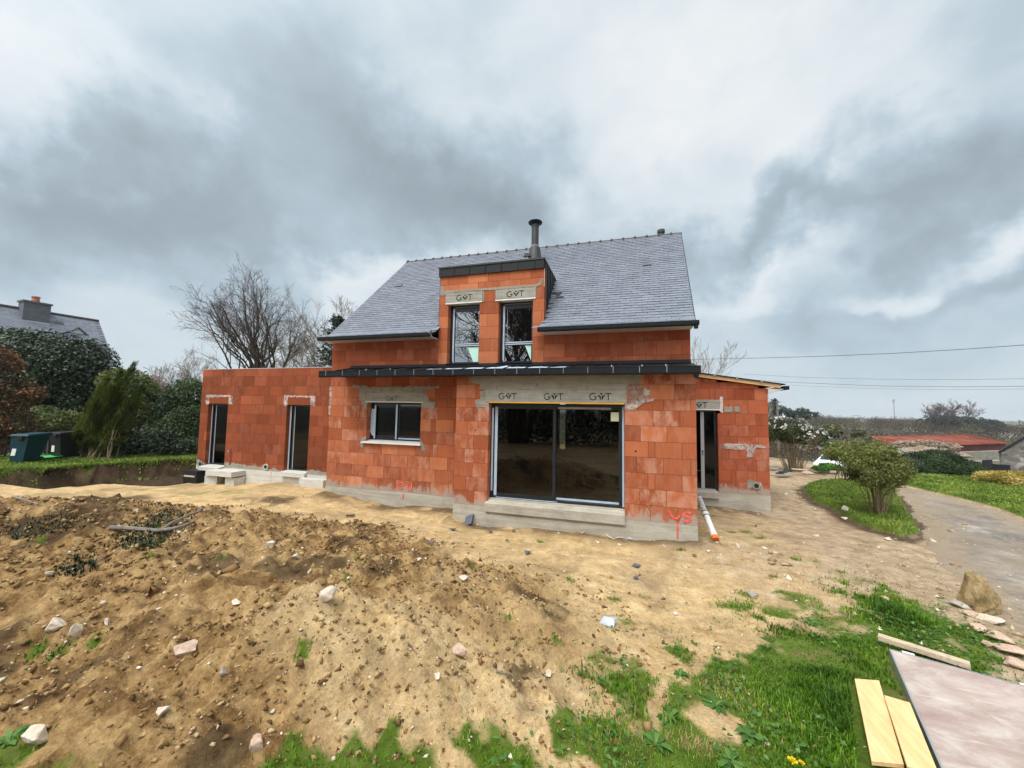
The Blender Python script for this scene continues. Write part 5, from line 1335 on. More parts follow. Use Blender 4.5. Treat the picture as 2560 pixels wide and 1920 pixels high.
# step slab and blocks at the annex door
def block(name, x0, x1, y0, y1, z0, z1, mat, label, cat, rot=0.0, tilt=0.0, chips=.008, seed=1):
    r = np.random.default_rng(seed); import bmesh
    bm = bmesh.new(); bmesh.ops.create_cube(bm, size=1.0)
    bmesh.ops.bevel(bm, geom=bm.edges[:], offset=.012, segments=1, affect='EDGES', clamp_overlap=True) if False else None
    bmesh.ops.subdivide_edges(bm, edges=bm.edges[:], cuts=5, use_grid_fill=True)
    V = np.array([v.co[:] for v in bm.verts]); Fs = [tuple(v.index for v in f.verts) for f in bm.faces]; bm.free()
    V = V*np.array([x1-x0, y1-y0, z1-z0]); V += (fbm(V[:, 0]*6+seed, V[:, 1]*6+V[:, 2]*5, seed, 3)[:, None]-.5)*chips*2*np.sign(V)
    c, s = math.cos(rot), math.sin(rot); V = np.c_[V[:, 0]*c-V[:, 1]*s, V[:, 0]*s+V[:, 1]*c, V[:, 2]+V[:, 0]*tilt]
    V += np.array([(x0+x1)/2, (y0+y1)/2, (z0+z1)/2])
    o = link_mesh(name, V, Fs, mat, loc=((x0+x1)/2, (y0+y1)/2, z0)); return tag(o, label, cat)
block('step_slab', -14.23, -13.12, .92, 1.365, -.10, .05, 'concrete_pale', 'pale concrete step slab laid below the left annex door', 'slab', seed=3)
block('concrete_block', -14.35, -13.95, 1.0, 1.3, -.42, -.13, 'concrete_pale', 'small concrete block propping the left end of the step slab', 'block', .3, seed=4)
block('concrete_block', -13.5, -13.10, 1.02, 1.36, -.45, -.14, 'concrete_pale', 'concrete block under the right end of the step slab', 'block', -.05, seed=5)
block('concrete_block', -10.68, -9.80, 1.12, 1.36, -.30, .0, 'concrete_pale', 'long white concrete block lying below the right annex door', 'block', 0, seed=6)
t = thing('black_box', (-15.0, 1.15, -.45), 'black plastic box with a pale strip, half in the trench at the annex corner', 'box')
g = G(); g.box(-15.32, -14.72, 1.0, 1.36, -.55, -.02); g.build('box_shell', 'black_plastic', t); g = G(); g.box(-15.27, -14.8, .985, .999, -.22, -.17); g.build('strip', 'plank_weathered', t)
# slate offcut leaning on the bay footing and scraps on the ground
p = hit(1168, 1307); t0 = np.array([p[0], -.10, p[2]])
g = G(); g.obox((p[0]+.06, -.13, -.30), (.085, 0, .035), (0, .05, .09), (.0, -.02, .006)); g.obox((p[0]+.13, -.09, -.28), (.012, 0, .004), (0, .045, .08), (.0, -.03, .016))
tag(g.build('slate_offcut', 'slate_scrap', loc=(p[0]+.06, -.14, -.42)), 'grey folded offcut leaning against the left end of the bay footing', 'offcut')
SC = [(1132, 1326, 24, 'dark slate scrap left of the leaning offcut'), (1226, 1331, 18, 'thin slate scrap right of the leaning offcut'), (1078, 1363, 14, 'small blue slate scrap on the sand'), (1106, 1361, 12, 'pale slate sliver beside the small blue scrap'), (1268, 1357, 12, 'slate sliver near the green tuft below the bay'),
      (1318, 1385, 20, 'blue slate scrap on the sand below the bay doorstep'), (1284, 1330, 14, 'crumpled dark scrap close under the doorstep'), (1590, 1418, 24, 'broken slate pieces in the middle of the sand'), (1097, 1417, 14, 'dark bark scrap on the sand near the mound edge'), (1590, 1450, 16, 'thin slate splinters below the broken pieces'),
      (770, 1338, 16, 'dark bark chip behind the mound crest'), (875, 1293, 26, 'twisted dark scrap below the kitchen window'), (1735, 1393, 12, 'reddish tile shard near the pipe end')]
for i, (u, v, w, lb) in enumerate(SC):
    p = hit(u, v); r = np.random.default_rng(900+i); dist = (p-CAM)@_fw; s = w*dist/F/2; n = r.integers(5, 8)
    ang = np.sort(r.random(n)*6.28); rr = .6+.5*r.random(n); base = Hs(p[0], p[1])+.012
    top = [(p[0]+s*math.cos(a)*k, p[1]+s*1.1*math.sin(a)*k, base+.012+.03*r.random()) for a, k in zip(ang, rr)]
    bot = [(x, y, z-.01) for x, y, z in top]
    g = G(); g.add(bot+top, [tuple(range(n))[::-1], tuple(range(n, 2*n))]+[(k, (k+1) % n, n+(k+1) % n, n+k) for k in range(n)])
    tag(g.build('scrap', 'rust_red' if 'tile' in lb else ('bark' if 'bark' in lb or 'twisted' in lb else 'slate_scrap'), loc=(p[0], p[1], base)), lb, 'scrap', 'scraps on the soil')
# foil wrapper
p = hit(1522, 1562); c = np.array([p[0], p[1], Hs(p[0], p[1])+.015])
g = G(); V = [c+np.array(k) for k in ((-.10, -.03, .0), (.055, -.075, .0), (.09, .075, .035), (-.055, .045, .05), (0, 0, .065), (.055, -.01, .055), (-.05, -.03, .035))]
g.add(V, [(0, 1, 6), (1, 5, 6), (1, 2, 5), (2, 3, 5), (5, 3, 4), (4, 3, 6), (3, 0, 6), (5, 4, 6), (0, 3, 2, 1)]); tag(g.build('foil_wrapper', 'film_blue', loc=tuple(c)), 'crumpled silver blue wrapper lying on the sand', 'litter')
# white cable along the footing
pts = [hit(u, v)+np.array([0, 0, .03]) for u, v in ((1455, 1337), (1462, 1331), (1480, 1331), (1500, 1331), (1512, 1337), (1525, 1347), (1535, 1350), (1548, 1347), (1562, 1347), (1580, 1351))]
g = G(); g.tube(pts, .009, 6); tag(g.build('white_cable', 'cable_white', loc=tuple(pts[4])), 'white cable trailing along the foot of the bay wall', 'cable')
# dead branch on the mound
def rod(name, pix, rad, mat, label, cat, lift=.04, kids=()):
    pts = [hit(u, v)+np.array([0, 0, lift]) for u, v in pix]
    g = G(); g.tube(pts, np.linspace(rad, rad*.45, len(pts)), 7)
    for kp in kids:
        g.tube([hit(u, v)+np.array([0, 0, l]) for u, v, l in kp], np.linspace(rad*.6, rad*.25, len(kp)), 6)
    return tag(g.build(name, mat, loc=tuple(pts[0])), label, cat)
rod('dead_branch', ((275, 1330), (312, 1331), (352, 1334), (392, 1338), (425, 1334), (450, 1328), (470, 1320), (486, 1314)), .032, 'dead_wood', 'grey forked dead branch lying across the mound crest', 'branch', .06, (((405, 1334, .06), (430, 1318, .07), (470, 1302, .08), (500, 1292, .1), (528, 1288, .1)), ((490, 1297, .1), (505, 1286, .12), (515, 1283, .1))))
rod('stick', ((38, 1248), (60, 1254), (95, 1266)), .018, 'dead_wood', 'short dark stick on the left mound crest', 'stick', .03)
rod('stick', ((1020, 1613), (1030, 1627), (1043, 1640)), .006, 'dead_wood', 'thin twig on the slope above the sandy spur', 'stick', .02)
rod('stick', ((1148, 1672), (1165, 1660), (1180, 1650)), .006, 'plank_weathered', 'pale twig below the stone in the hollow', 'stick', .02)
rod('stick', ((1240, 1684), (1262, 1690), (1280, 1697)), .007, 'dead_wood', 'dark twig on the right foot of the mound', 'stick', .02)
rod('stick', ((1208, 1440), (1214, 1455), (1216, 1468)), .008, 'dead_wood', 'thin twig standing on the sand right of the mound', 'stick', .03)
# turf sod hanging on the crest around the branch
r = np.random.default_rng(14); pp = []
for u, v, s in ((400, 1290, .45), (430, 1280, .4), (370, 1310, .35), (345, 1330, .35), (385, 1345, .35), (370, 1365, .3), (110, 1300, .5), (80, 1340, .4), (195, 1420, .2)):
    p = hit(u, v); pp.append(r.normal(size=(260, 2))*s*.42+p[:2])
pp = np.vstack(pp); blades('turf', pp[:, 0], pp[:, 1], .06, .016, 'leaf_laurel', 15, 'torn dark turf clinging to the mound crest', 'turf')

# wheelie bins under the hedge
def bin_(x, y, z, ang, lean, body, label, lab=True):
    t = thing('wheelie_bin', (x, y, z), label, 'bin')
    c, s = math.cos(ang), math.sin(ang)
    def tf(V): V = np.asarray(V, float); V = np.c_[V[:, 0]+V[:, 2]*lean, V[:, 1], V[:, 2]]; return np.c_[V[:, 0]*c-V[:, 1]*s+x, V[:, 0]*s+V[:, 1]*c+y, V[:, 2]+z]
    def mk(nm, mat, fn, par):
        g = G(); fn(g); g.v = [tf(v) for v in g.v]; return g.build(nm, mat, par)
    b = mk('bin_body', body, lambda g: g.hexa([(-.22, -.24, .06), (.22, -.24, .06), (.22, .24, .06), (-.22, .24, .06), (-.29, -.34, 1.0), (.29, -.34, 1.0), (.29, .36, 1.0), (-.29, .36, 1.0)]).box(-.31, .31, -.37, .38, .98, 1.02), t)
    mk('lid', body, lambda g: g.hexa([(-.31, -.39, 1.022), (.31, -.39, 1.022), (.31, .38, 1.022), (-.31, .38, 1.022), (-.28, -.34, 1.07), (.28, -.34, 1.07), (.29, .38, 1.10), (-.29, .38, 1.10)]).box(-.26, .26, .38, .44, 1.03, 1.07), t)
    for sx in (-.25, .25):
        def wh(g, sx=sx):
            g.lathe((0, 0, 0), [(.10, -.03), (.12, -.02), (.12, .02), (.10, .03)], 16); d = g.v[-1]; g.v[-1] = np.c_[d[:, 2]+sx, d[:, 1]+.26, d[:, 0]+.10]
        mk('wheel', 'tyre', wh, t)
    def knob(g):
        g.lathe((0, 0, 0), [(.09, 0), (.09, .03), (.06, .04)], 16); d = g.v[-1]; g.v[-1] = np.c_[d[:, 0]+.08, -d[:, 2]-.375, d[:, 1]+.93]
    mk('emblem', 'black_plastic', knob, t)
    if lab: mk('bin_label', 'paper_white', lambda g: g.box(-.19, -.05, -.292, -.270, .30, .55), t)
    return t
p = atd(58, 1163, 14.0); bin_(p[0], p[1], -.10, .35, .17, 'teal_plastic', 'teal wheelie bin with white label tilted beside the red-leaved shrub')
p = atd(158, 1163, 15.2); bin_(p[0], p[1], -.10, .1, .03, 'black_plastic', 'black wheelie bin with white label half hidden behind the windblown shrub')
p = atd(108, 1158, 14.6); g = G(); g.lathe((p[0], p[1], -.04), [(.34, 0), (.46, .09), (.48, .10), (.44, .10), (.30, .03)], 20); tag(g.build('green_tub', 'green_plastic', loc=(p[0], p[1], -.04)), 'shallow bright green tub on the grass next to the teal bin', 'tub')
# dark mesh fence behind the bins
p0, p1 = atd(-60, 1100, 18.0), atd(330, 1100, 19.0); t = thing('garden_fence', ((p0[0]+p1[0])/2, (p0[1]+p1[1])/2, -.1), 'dark screened garden fence behind the bins', 'fence')
dv = (p1-p0)*np.array([1, 1, 0]); g = G()
nrm = np.array([-dv[1], dv[0], 0])/np.linalg.norm(dv)*.02
g.hexa([np.array([*p0[:2], -.3])-nrm, np.array([*p1[:2], -.3])-nrm, np.array([*p1[:2], -.3])+nrm, np.array([*p0[:2], -.3])+nrm, np.array([*p0[:2], 1.0])-nrm, np.array([*p1[:2], 1.0])-nrm, np.array([*p1[:2], 1.0])+nrm, np.array([*p0[:2], 1.0])+nrm]); g.build('screen', 'black_plastic', t)
for k in range(5):
    q = p0+dv*(k+.3)/5; g = G(); g.box(q[0]-.03, q[0]+.03, q[1]-.06, q[1]-.0, -.4, 1.08); g.build('post', 'pole_wood', t)
g = G(); q = p0*1.0; g.tube([(p0[0], p0[1], 1.05), (p1[0], p1[1], 1.05)], .02, 6); g.build('rail', 'pole_wood', t)

# ------------------------------------------------------------------ plants
def shrub(name, base, label, cat, lobes, n, size, mat, seed, stems=0, stemr=.02, stemmat='bark', group=None, **kw):
    t = thing(name, tuple(base), label, cat, group)
    foliage('foliage', lobes, n, size, mat, t, seed, **kw)
    if stems:
        r = np.random.default_rng(seed+1); g = G(); b = np.array(base)
        for k in range(stems):
            L = lobes[r.integers(len(lobes))]; tgt = np.array(L[:3])+r.normal(size=3)*np.array(L[3:6])*.35; s = b+np.array([*r.normal(size=2)*.18, -.05])
            mid = (s+tgt)/2+r.normal(size=3)*.12+np.array([0, 0, -.1]); g.tube([s, mid, tgt], [stemr, stemr*.75, stemr*.3], 5)
        g.build('stem', stemmat, t)
    return t
def lob(u, v, Z, ru, rv, rd=None):
    """a lobe seen at (u,v), depth Z, half sizes in pixels at that depth"""
    p = atd(u, v, Z); k = Z/F; return (*p, ru*k, (rd or ru)*k, rv*k)
# clipped dark laurel
shrub('laurel_tree', (*atd(150, 1150, 20.5)[:2], -.1), 'broad dark evergreen laurel in front of the slate-roofed neighbour', 'tree',
      [lob(60, 940, 20.5, 120, 120, 90), lob(145, 925, 20.5, 100, 100, 90), lob(210, 925, 20.5, 62, 80, 70), lob(20, 900, 20.5, 90, 78, 70), lob(228, 985, 20.5, 40, 80, 60), (*atd(130, 1060, 21.5), 2.2, 1.6, 1.9), (*atd(20, 1050, 21.5), 2.2, 1.6, 1.9)], 60000, .16, 'leaf_laurel', 41, 9, .07, gap=.24, bump=.22, shell=.45)
shrub('photinia', (*atd(40, 1160, 16)[:2], -.1), 'shrub with reddish bronze leaves at the left edge', 'shrub',
      [lob(-15, 905, 16, 50, 42), lob(5, 985, 16, 62, 55), lob(85, 985, 16, 26, 24), lob(-20, 1070, 16, 72, 70), lob(40, 1060, 16, 45, 45)], 9500, .13, 'leaf_photinia', 42, 8, .03, gap=.40, bump=.4, shell=.4, gapscale=2.0)
shrub('bay_shrub', (*atd(330, 1150, 19.5)[:2], -.1), 'yellow-green leafy shrub behind the windblown conifer', 'shrub',
      [lob(330, 985, 19.5, 60, 62), lob(300, 960, 19.5, 45, 40), lob(365, 1020, 19.5, 40, 60), lob(320, 1060, 19.5, 60, 70)], 17000, .13, 'leaf_yellowgreen', 43, 6, .04, gap=.30)
shrub('trimmed_hedge', (*atd(450, 1150, 18)[:2], -.1), 'dense dark green hedge beside the annex corner', 'hedge',
      [lob(475, 1000, 18.5, 55, 55), lob(440, 1030, 18.5, 45, 55), lob(480, 1070, 18, 60, 70), lob(430, 1100, 18, 70, 55)], 30000, .11, 'leaf_hedge', 44, 0, gap=.22, bump=.14)
shrub('low_shrub', (*atd(340, 1150, 17)[:2], -.1), 'low dark spreading shrub at the back of the grass bank', 'shrub',
      [lob(320, 1115, 17, 70, 38), lob(400, 1110, 17, 80, 45), lob(460, 1120, 16.8, 40, 32), lob(250, 1120, 17.3, 70, 38)], 16000, .11, 'leaf_laurel', 45, 8, .02, gap=.3, bump=.4)
shrub('pink_shrub', (*atd(405, 1120, 24)[:2], -.3), 'pinkish bare shrub in blossom between two dark hedges', 'shrub',
      [lob(400, 1000, 24, 34, 45), lob(395, 960, 24, 22, 25), lob(410, 1060, 23, 35, 40)], 4200, .10, 'petal_pink', 46, 26, .02, 'bark_pale', gap=.40, bump=.5)
shrub('bamboo_shrub', (*atd(110, 1120, 19.0)[:2], -.1), 'olive green drooping shrub above the dark fence', 'shrub',
      [lob(110, 1040, 18.6, 45, 28), lob(160, 1050, 18.6, 45, 26), lob(90, 1062, 18.6, 35, 18)], 3600, .22, 'leaf_yellowgreen', 47, 4, .02, gap=.3, aspect=.22)
# windblown conifer shrub: plumes leaning right
def plume_shrub():
    b = atd(250, 1158, 15.3); b[2] = -.1
    t = thing('windblown_conifer', tuple(b), 'feathery olive conifer shrub leaning to the right on the bank', 'shrub')
    r = np.random.default_rng(48); V = []; F_ = []; T = []; off = 0; st = G()
    tips = [(335, 912), (300, 930), (355, 968), (318, 950), (270, 945), (345, 1010), (250, 975), (335, 1050), (300, 990), (240, 1010), (322, 1085), (285, 1030), (215, 1050), (305, 1100), (180, 1098), (260, 1085), (225, 1100), (200, 1080), (350, 990), (278, 965), (245, 1050), (170, 1120), (315, 1030), (290, 1070)]
    for k, (tu, tv) in enumerate(tips):
        Zd = 15.3+r.uniform(-.5, .5); tip = atd(tu, tv, Zd); s = b+np.array([r.uniform(-1.5, .35), r.uniform(-.25, .25), .02])
        if tu < 230: s = b+np.array([r.uniform(-2.0, -1.1), r.uniform(-.2, .2), 0])
        c1 = s+(tip-s)*.45+np.array([-.25, 0, .22]); tt = np.linspace(0, 1, 9)[:, None]
        ax = (1-tt)**2*s+2*tt*(1-tt)*c1+tt**2*tip
        st.tube(ax[:6], np.linspace(.035, .012, 6), 5)
        n = 720; f = .22+.78*r.random(n)**.8; pos = np.stack([np.interp(f, tt[:, 0], ax[:, i]) for i in range(3)], 1)
        dirv = np.stack([np.interp(f, tt[:, 0], np.gradient(ax[:, i])) for i in range(3)], 1); dirv /= np.linalg.norm(dirv, axis=1)[:, None]
        wd = .20*np.sin(np.clip(f, 0, 1)*math.pi)**.7*(1.05-.5*f)+.03
        q = r.normal(size=(n, 3)); q -= dirv*(q*dirv).sum(1)[:, None]; q /= np.linalg.norm(q, axis=1)[:, None]
        p0 = pos+q*(wd*r.random(n))[:, None]; L = .20*(.6+.8*r.random(n))
        dd = dirv*.85+q*.35+np.array([.15, 0, .1]); dd /= np.linalg.norm(dd, axis=1)[:, None]
        sd = np.cross(dd, r.normal(size=(n, 3))); sd /= np.linalg.norm(sd, axis=1)[:, None]
        V.append(np.stack([p0, p0+dd*(L*.5)[:, None]+sd*.016, p0+dd*L[:, None], p0+dd*(L*.5)[:, None]-sd*.016], 1).reshape(-1, 3))
        T.append(np.clip(.5+r.normal()*.22+r.normal(size=n)*.2, 0, 1))
    V = np.vstack(V); link_mesh('foliage', V, np.arange(len(V)).reshape(-1, 4), 'leaf_cypress', t, attrs={'t': np.concatenate(T)})
    for k in range(12):
        s = b+np.array([r.uniform(-1.2, 1.1), r.uniform(-.2, .2), -.1]); st.tube([s, s+np.array([r.uniform(-.15, .15), 0, .6]), s+np.array([r.uniform(-.1, .4), 0, 1.3])], [.03, .025, .012], 5)
    st.build('stem', 'stem_tan', t)
plume_shrub()

# bare trees
def bare_tree(name, base, label, seed, build, mat='bark', group=None, twig=None):
    t = thing(name, tuple(base), label, 'tree', group); r = np.random.default_rng(seed); g = G(); build(g, r, np.array(base, float))
    tt = np.array(g.t); big = [f for f, q in zip(g.f, tt) if q >= .7]; sm = [f for f, q in zip(g.f, tt) if q < .7]; V = np.vstack(g.v)
    def sub(fs):
        ids = sorted({i for f in fs for i in f}); mp = {i: k for k, i in enumerate(ids)}; return V[ids], [tuple(mp[i] for i in f) for f in fs]
    if big: link_mesh('trunk', *sub(big), mat, t)
    if sm: link_mesh('crown', *sub(sm), twig or mat, t)
    return t
bt = atd(645, 1010, 26); bt[2] = -.4
def b1(g, r, b):
    ctr = atd(612, 815, 26); k = 26/F; rx, rz, ry = 158*k, 145*k, 3.6
    trunks = []
    for dx, tx, top, rad in ((-.30, -.95, 5.2, .34), (0.05, .1, 6.6, .44), (.40, 1.0, 5.6, .36), (.2, .35, 6.2, .26), (-.1, -.4, 6.2, .26)):
        s0 = b+np.array([dx, r.uniform(-.25, .25), -.2]); e = b+np.array([tx, r.uniform(-.6, .6), top]); m = (s0+e)/2+np.array([-dx*.2, 0, .4])
        tt = np.linspace(0, 1, 7)[:, None]; pts = (1-tt)**2*s0+2*tt*(1-tt)*m+tt**2*e+r.normal(size=(7, 3))*.05; pts[0] = s0
        rr = np.linspace(rad, rad*.16, 7)**1.0; g.tube(pts, rr, 8, cap=False, t=1.0); trunks.append((pts, rr))
    def limb(p, q, rad, lev):
        L = np.linalg.norm(q-p); n = 6 if lev > 1 else 4
        m = (p+q)/2+r.normal(size=3)*.06*L+np.array([0, 0, -.05*L if lev > 2 else .05*L]); tt = np.linspace(0, 1, n)[:, None]
        pts = (1-tt)**2*p+2*tt*(1-tt)*m+tt**2*q; pts[1:-1] += r.normal(size=(n-2, 3))*.025*L
        rr = np.linspace(rad, max(.0055, rad*.22), n); g.tube(pts, rr, {4: 6, 3: 5, 2: 4}.get(lev, 3), cap=False, t=.75 if lev >= 3 else .3)
        if lev == 0: return
        nk = {3: 8, 2: 5, 1: 4}[lev]; ln = {3: .42, 2: .5, 1: .6}[lev]
        ax = (q-p)/L
        for i in range(nk):
            f = .28+.70*(i+r.random())/nk; j = min(n-2, int(f*(n-1))); fr = f*(n-1)-j; c = pts[j]*(1-fr)+pts[j+1]*fr
            sd = r.normal(size=3); sd -= ax*(sd@ax); sd /= np.linalg.norm(sd); an = R(r.uniform(22, 52)); d = ax*math.cos(an)+sd*math.sin(an)+np.array([0, 0, .14]); d /= np.linalg.norm(d)
            limb(c, c+d*L*ln*r.uniform(.65, 1.25)*(1.1-.45*f), max(.0055, (rad*(1-.75*f))*.55), lev-1)
    for i in range(30):
        a = r.random()*2*math.pi; e = r.uniform(-.12, 1.5); d = np.array([math.cos(a)*math.cos(e), math.sin(a)*math.cos(e), math.sin(e)])
        tgt = ctr+d*np.array([rx, ry, rz])*r.uniform(.62, .86)+np.array([0, 0, -.3])
        T_ = trunks[int(np.clip((d[0]+1)*1.5+r.normal()*.5, 0, 2.99))] if i % 3 else trunks[3+i % 2]
        j = r.integers(4, 7) if e > .4 else r.integers(3, 6); limb(T_[0][j].copy(), tgt, max(.05, T_[1][j]*.55), 3)
bare_tree('oak_tree', bt, 'large bare spreading tree rising behind the left annex', 61, b1, 'bark', None, 'bark_twig')
bb = atd(770, 1010, 30); bb[2] = -.6
def b2(g, r, b):
    for dx, L in ((-1.6, 5.6), (-.4, 6.0), (1.3, 6.4), (.5, 5.0)): grow(g, b+np.array([dx, r.uniform(-.5, .5), 0]), (r.uniform(-.1, .1), 0, 1), L, .12, 4, r, .55, .12, (5, 6), .50, .55, .22, 5, .008, .25, .3)
bare_tree('birch_tree', bb, 'brownish birch clump with hanging twigs left of the slate roof', 62, b2, 'bark_birch', None, 'bark_birch')
t = bpy.data.objects[[o.name for o in bpy.data.objects if o.name.startswith('birch_tree')][0]]
foliage('catkins', [(*(bb+np.array([1.6, 0, 6.4])), 1.5, 1.4, 1.9), (*(bb+np.array([-1.6, 0, 4.6])), 1.7, 1.5, 2.0), (*(bb+np.array([0, 0, 5.0])), 1.8, 1.5, 2.2)], 5200, .10, 'catkin', t, 64, gap=.42, bump=.5, shell=.25)
bl = atd(460, 1010, 46); bl[2] = -1
def b3(g, r, b):
    for dx, L in ((-2.2, 4.6), (.0, 5.6), (2.4, 4.6), (4.2, 3.6)): grow(g, b+np.array([dx, r.uniform(-.5, .5), 0]), (r.uniform(-.1, .1), 0, 1), L, .10, 4, r, .5, .2, (5, 6), .5, .55, .22, 5, .010)
bare_tree('poplar_tree', bl, 'pale bare poplars far off to the left of the annex', 65, b3, 'bark_pale', None, 'bark_pale')
br = atd(1765, 1030, 22); br[2] = -.7
def b4(g, r, b):
    for dx, L in ((-1.0, 4.1), (-.2, 3.9)): grow(g, b+np.array([dx, 0, 0]), (r.uniform(-.12, .02), 0, 1), L, .085, 4, r, .42, .28, (4, 5), .50, .55, .2, 5, .0065)
bare_tree('bare_tree', br, 'slim bare tree showing right of the main roof', 66, b4, 'bark_twig', None, 'bark_pale')
bs = atd(1850, 1030, 30); bs[2] = -1
def b5(g, r, b):
    for dx, L in ((-1.6, 3.6), (.2, 3.0), (1.4, 2.5)): grow(g, b+np.array([dx, 0, 0]), (r.uniform(-.1, .1), 0, 1), L, .06, 3, r, .55, .25, (5, 6), .5, .55, .25, 4, .008)
bare_tree('sapling', bs, 'thin pale bare saplings over the wing roof', 67, b5, 'bark_pale', None, 'bark_pale')
# spiky dark conifer left of the roof
mb = atd(836, 1010, 24); mb[2] = -.4
t = thing('monkey_puzzle_tree', tuple(mb), 'dark spiky conifer peeping out at the left roof edge', 'tree')
r = np.random.default_rng(68); g = G(); g.tube([mb, mb+np.array([.2, 0, 8.3])], [.22, .05], 8); g.build('trunk', 'bark', t)
V = []; T = []
for k in range(260):
    zf = r.random(); z = .9+zf*7.3; a = r.random()*6.28; L = (2.0*(1-zf)**.75+.35)*(.8+.4*r.random()); n = 34
    f = np.linspace(.1, 1, n); d = np.array([math.cos(a), math.sin(a), .12]); c = mb+np.array([.2*zf, 0, z])
    ax = c+d*(f*L)[:, None]+np.array([0, 0, 1.])*(-.28*np.sin(f*2.4)*L*.5+.25*f**3*L)[:, None]
    q = r.normal(size=(n, 3)); q /= np.linalg.norm(q, axis=1)[:, None]; e = np.cross(q, d); e /= np.linalg.norm(e, axis=1)[:, None]+1e-9
    V.append(np.stack([ax, ax+q*.10+d*.03+e*.035, ax+q*.17+d*.11, ax+q*.10+d*.03-e*.035], 1).reshape(-1, 3)); T.append(np.clip(r.normal(.5, .25, n), 0, 1))
V = np.vstack(V); link_mesh('foliage', V, np.arange(len(V)).reshape(-1, 4), 'leaf_conifer', t, attrs={'t': np.concatenate(T)})

# right-hand garden
def stemmy(name, base, label, spread, hgt, nst, lobes, n, size, mat, seed, stem_mat='stem_tan', sr=.022, gap=.3, **kw):
    t = thing(name, tuple(base), label, 'shrub'); r = np.random.default_rng(seed); g = G(); b = np.array(base, float)
    for k in range(nst):
        a = r.random()*6.28; o = np.array([math.cos(a), math.sin(a), 0])*spread*r.random()**.5
        s = b+o*.22+np.array([0, 0, -.05]); e = b+o+np.array([0, 0, hgt*(.65+.35*r.random())]); m = s+(e-s)*.45-o*.15+r.normal(size=3)*.05
        g.tube([s, m, e], [sr, sr*.75, sr*.3], 5)
        for j in range(4):
            f = .5+.5*r.random(); p = m+(e-m)*f; g.tube([p, p+r.normal(size=3)*np.array([.22, .22, .14])+np.array([0, 0, .18])], [sr*.4, sr*.18], 4)
    g.build('stem', stem_mat, t); foliage('foliage', lobes, n, size, mat, t, seed+1, gap=gap, **kw); return t
ib = atd(2195, 1282, 9.7); ib[2] = Hs(ib[0], ib[1])
stemmy('island_bush', ib, 'olive multi-stemmed bush growing on the raised grass strip', .62, 1.35, 34,
       [(*atd(2195, 1180, 9.7), .62, .55, .48), (*atd(2150, 1165, 9.9), .48, .5, .42), (*atd(2235, 1175, 9.6), .42, .45, .45), (*atd(2185, 1132, 9.8), .55, .5, .25), (*atd(2155, 1190, 9.5), .3, .4, .25)], 15000, .062, 'leaf_island', 71, 'stem_tan', .013, .33, bump=.4, shell=.25, aspect=.38)
ub = atd(2120, 1190, 14.5); ub[2] = Hs(ub[0], ub[1])
shrub('rear_bush', ub, 'looser green bush just behind the olive bush', 'shrub', [(*atd(2125, 1130, 14.5), .95, .7, .45), (*atd(2100, 1130, 14.5), .55, .6, .35), (*atd(2150, 1165, 14.5), .5, .6, .5), (*atd(2175, 1125, 14.5), .7, .6, .45)], 8000, .085, 'leaf_island', 73, 14, .015, gap=.33, bump=.4, shell=.3, aspect=.38)
cb_ = atd(1985, 1172, 17.5); cb_[2] = Hs(cb_[0], cb_[1])
t = stemmy('camellia', cb_, 'dome-shaped shrub with bare stems below and white blossoms on top', 1.25, 1.9, 46,
       [(*atd(1965, 1075, 17.6), 1.0, .9, .5), (*atd(2010, 1095, 17.6), .9, .9, .5), (*atd(2040, 1130, 17.6), .75, .8, .55), (*atd(2065, 1160, 17.6), .35, .5, .35), (*atd(1925, 1075, 17.8), .8, .8, .5)], 15000, .085, 'leaf_camellia', 75, 'stem_tan', .02, .30, bump=.25, shell=.6, zmin=cb_[2]+1.25)
g = None; r = np.random.default_rng(76)
Pc, dn, cl = crown_points([(*atd(1965, 1070, 17.5), 1.05, .95, .52), (*atd(2012, 1090, 17.5), .95, .95, .52), (*atd(2045, 1127, 17.5), .78, .85, .55)], 760, r, .98, .12, .42, 2.5)
k = (dn[:, 2] > -.1); Pc, dn = Pc[k], dn[k]; Nn = dn+r.normal(size=Pc.shape)*.4; Nn /= np.linalg.norm(Nn, axis=1)[:, None]
V, Fs = leaf_quads(np.repeat(Pc, 3, 0)+r.normal(size=(3*len(Pc), 3))*.02, np.repeat(Nn, 3, 0), .085, .075, r); link_mesh('blossom', V, Fs, 'petal_white', t, attrs={'t': r.random(len(Fs))})
g = G(); rr_ = np.random.default_rng(79)
p = atd(1990, 1172, 17.2)
shrub('green_clump', (*atd(2065, 1172, 17)[:2], Hs(*atd(2065, 1172, 17)[:2])), 'bright green leafy clump right of the blossoming shrub', 'plant', [(*atd(2075, 1166, 17), .42, .4, .15), (*atd(2048, 1171, 16.8), .3, .35, .10), (*atd(2092, 1170, 16.9), .25, .3, .11)], 1700, .09, 'leaf_bright', 80, 0, gap=.2)
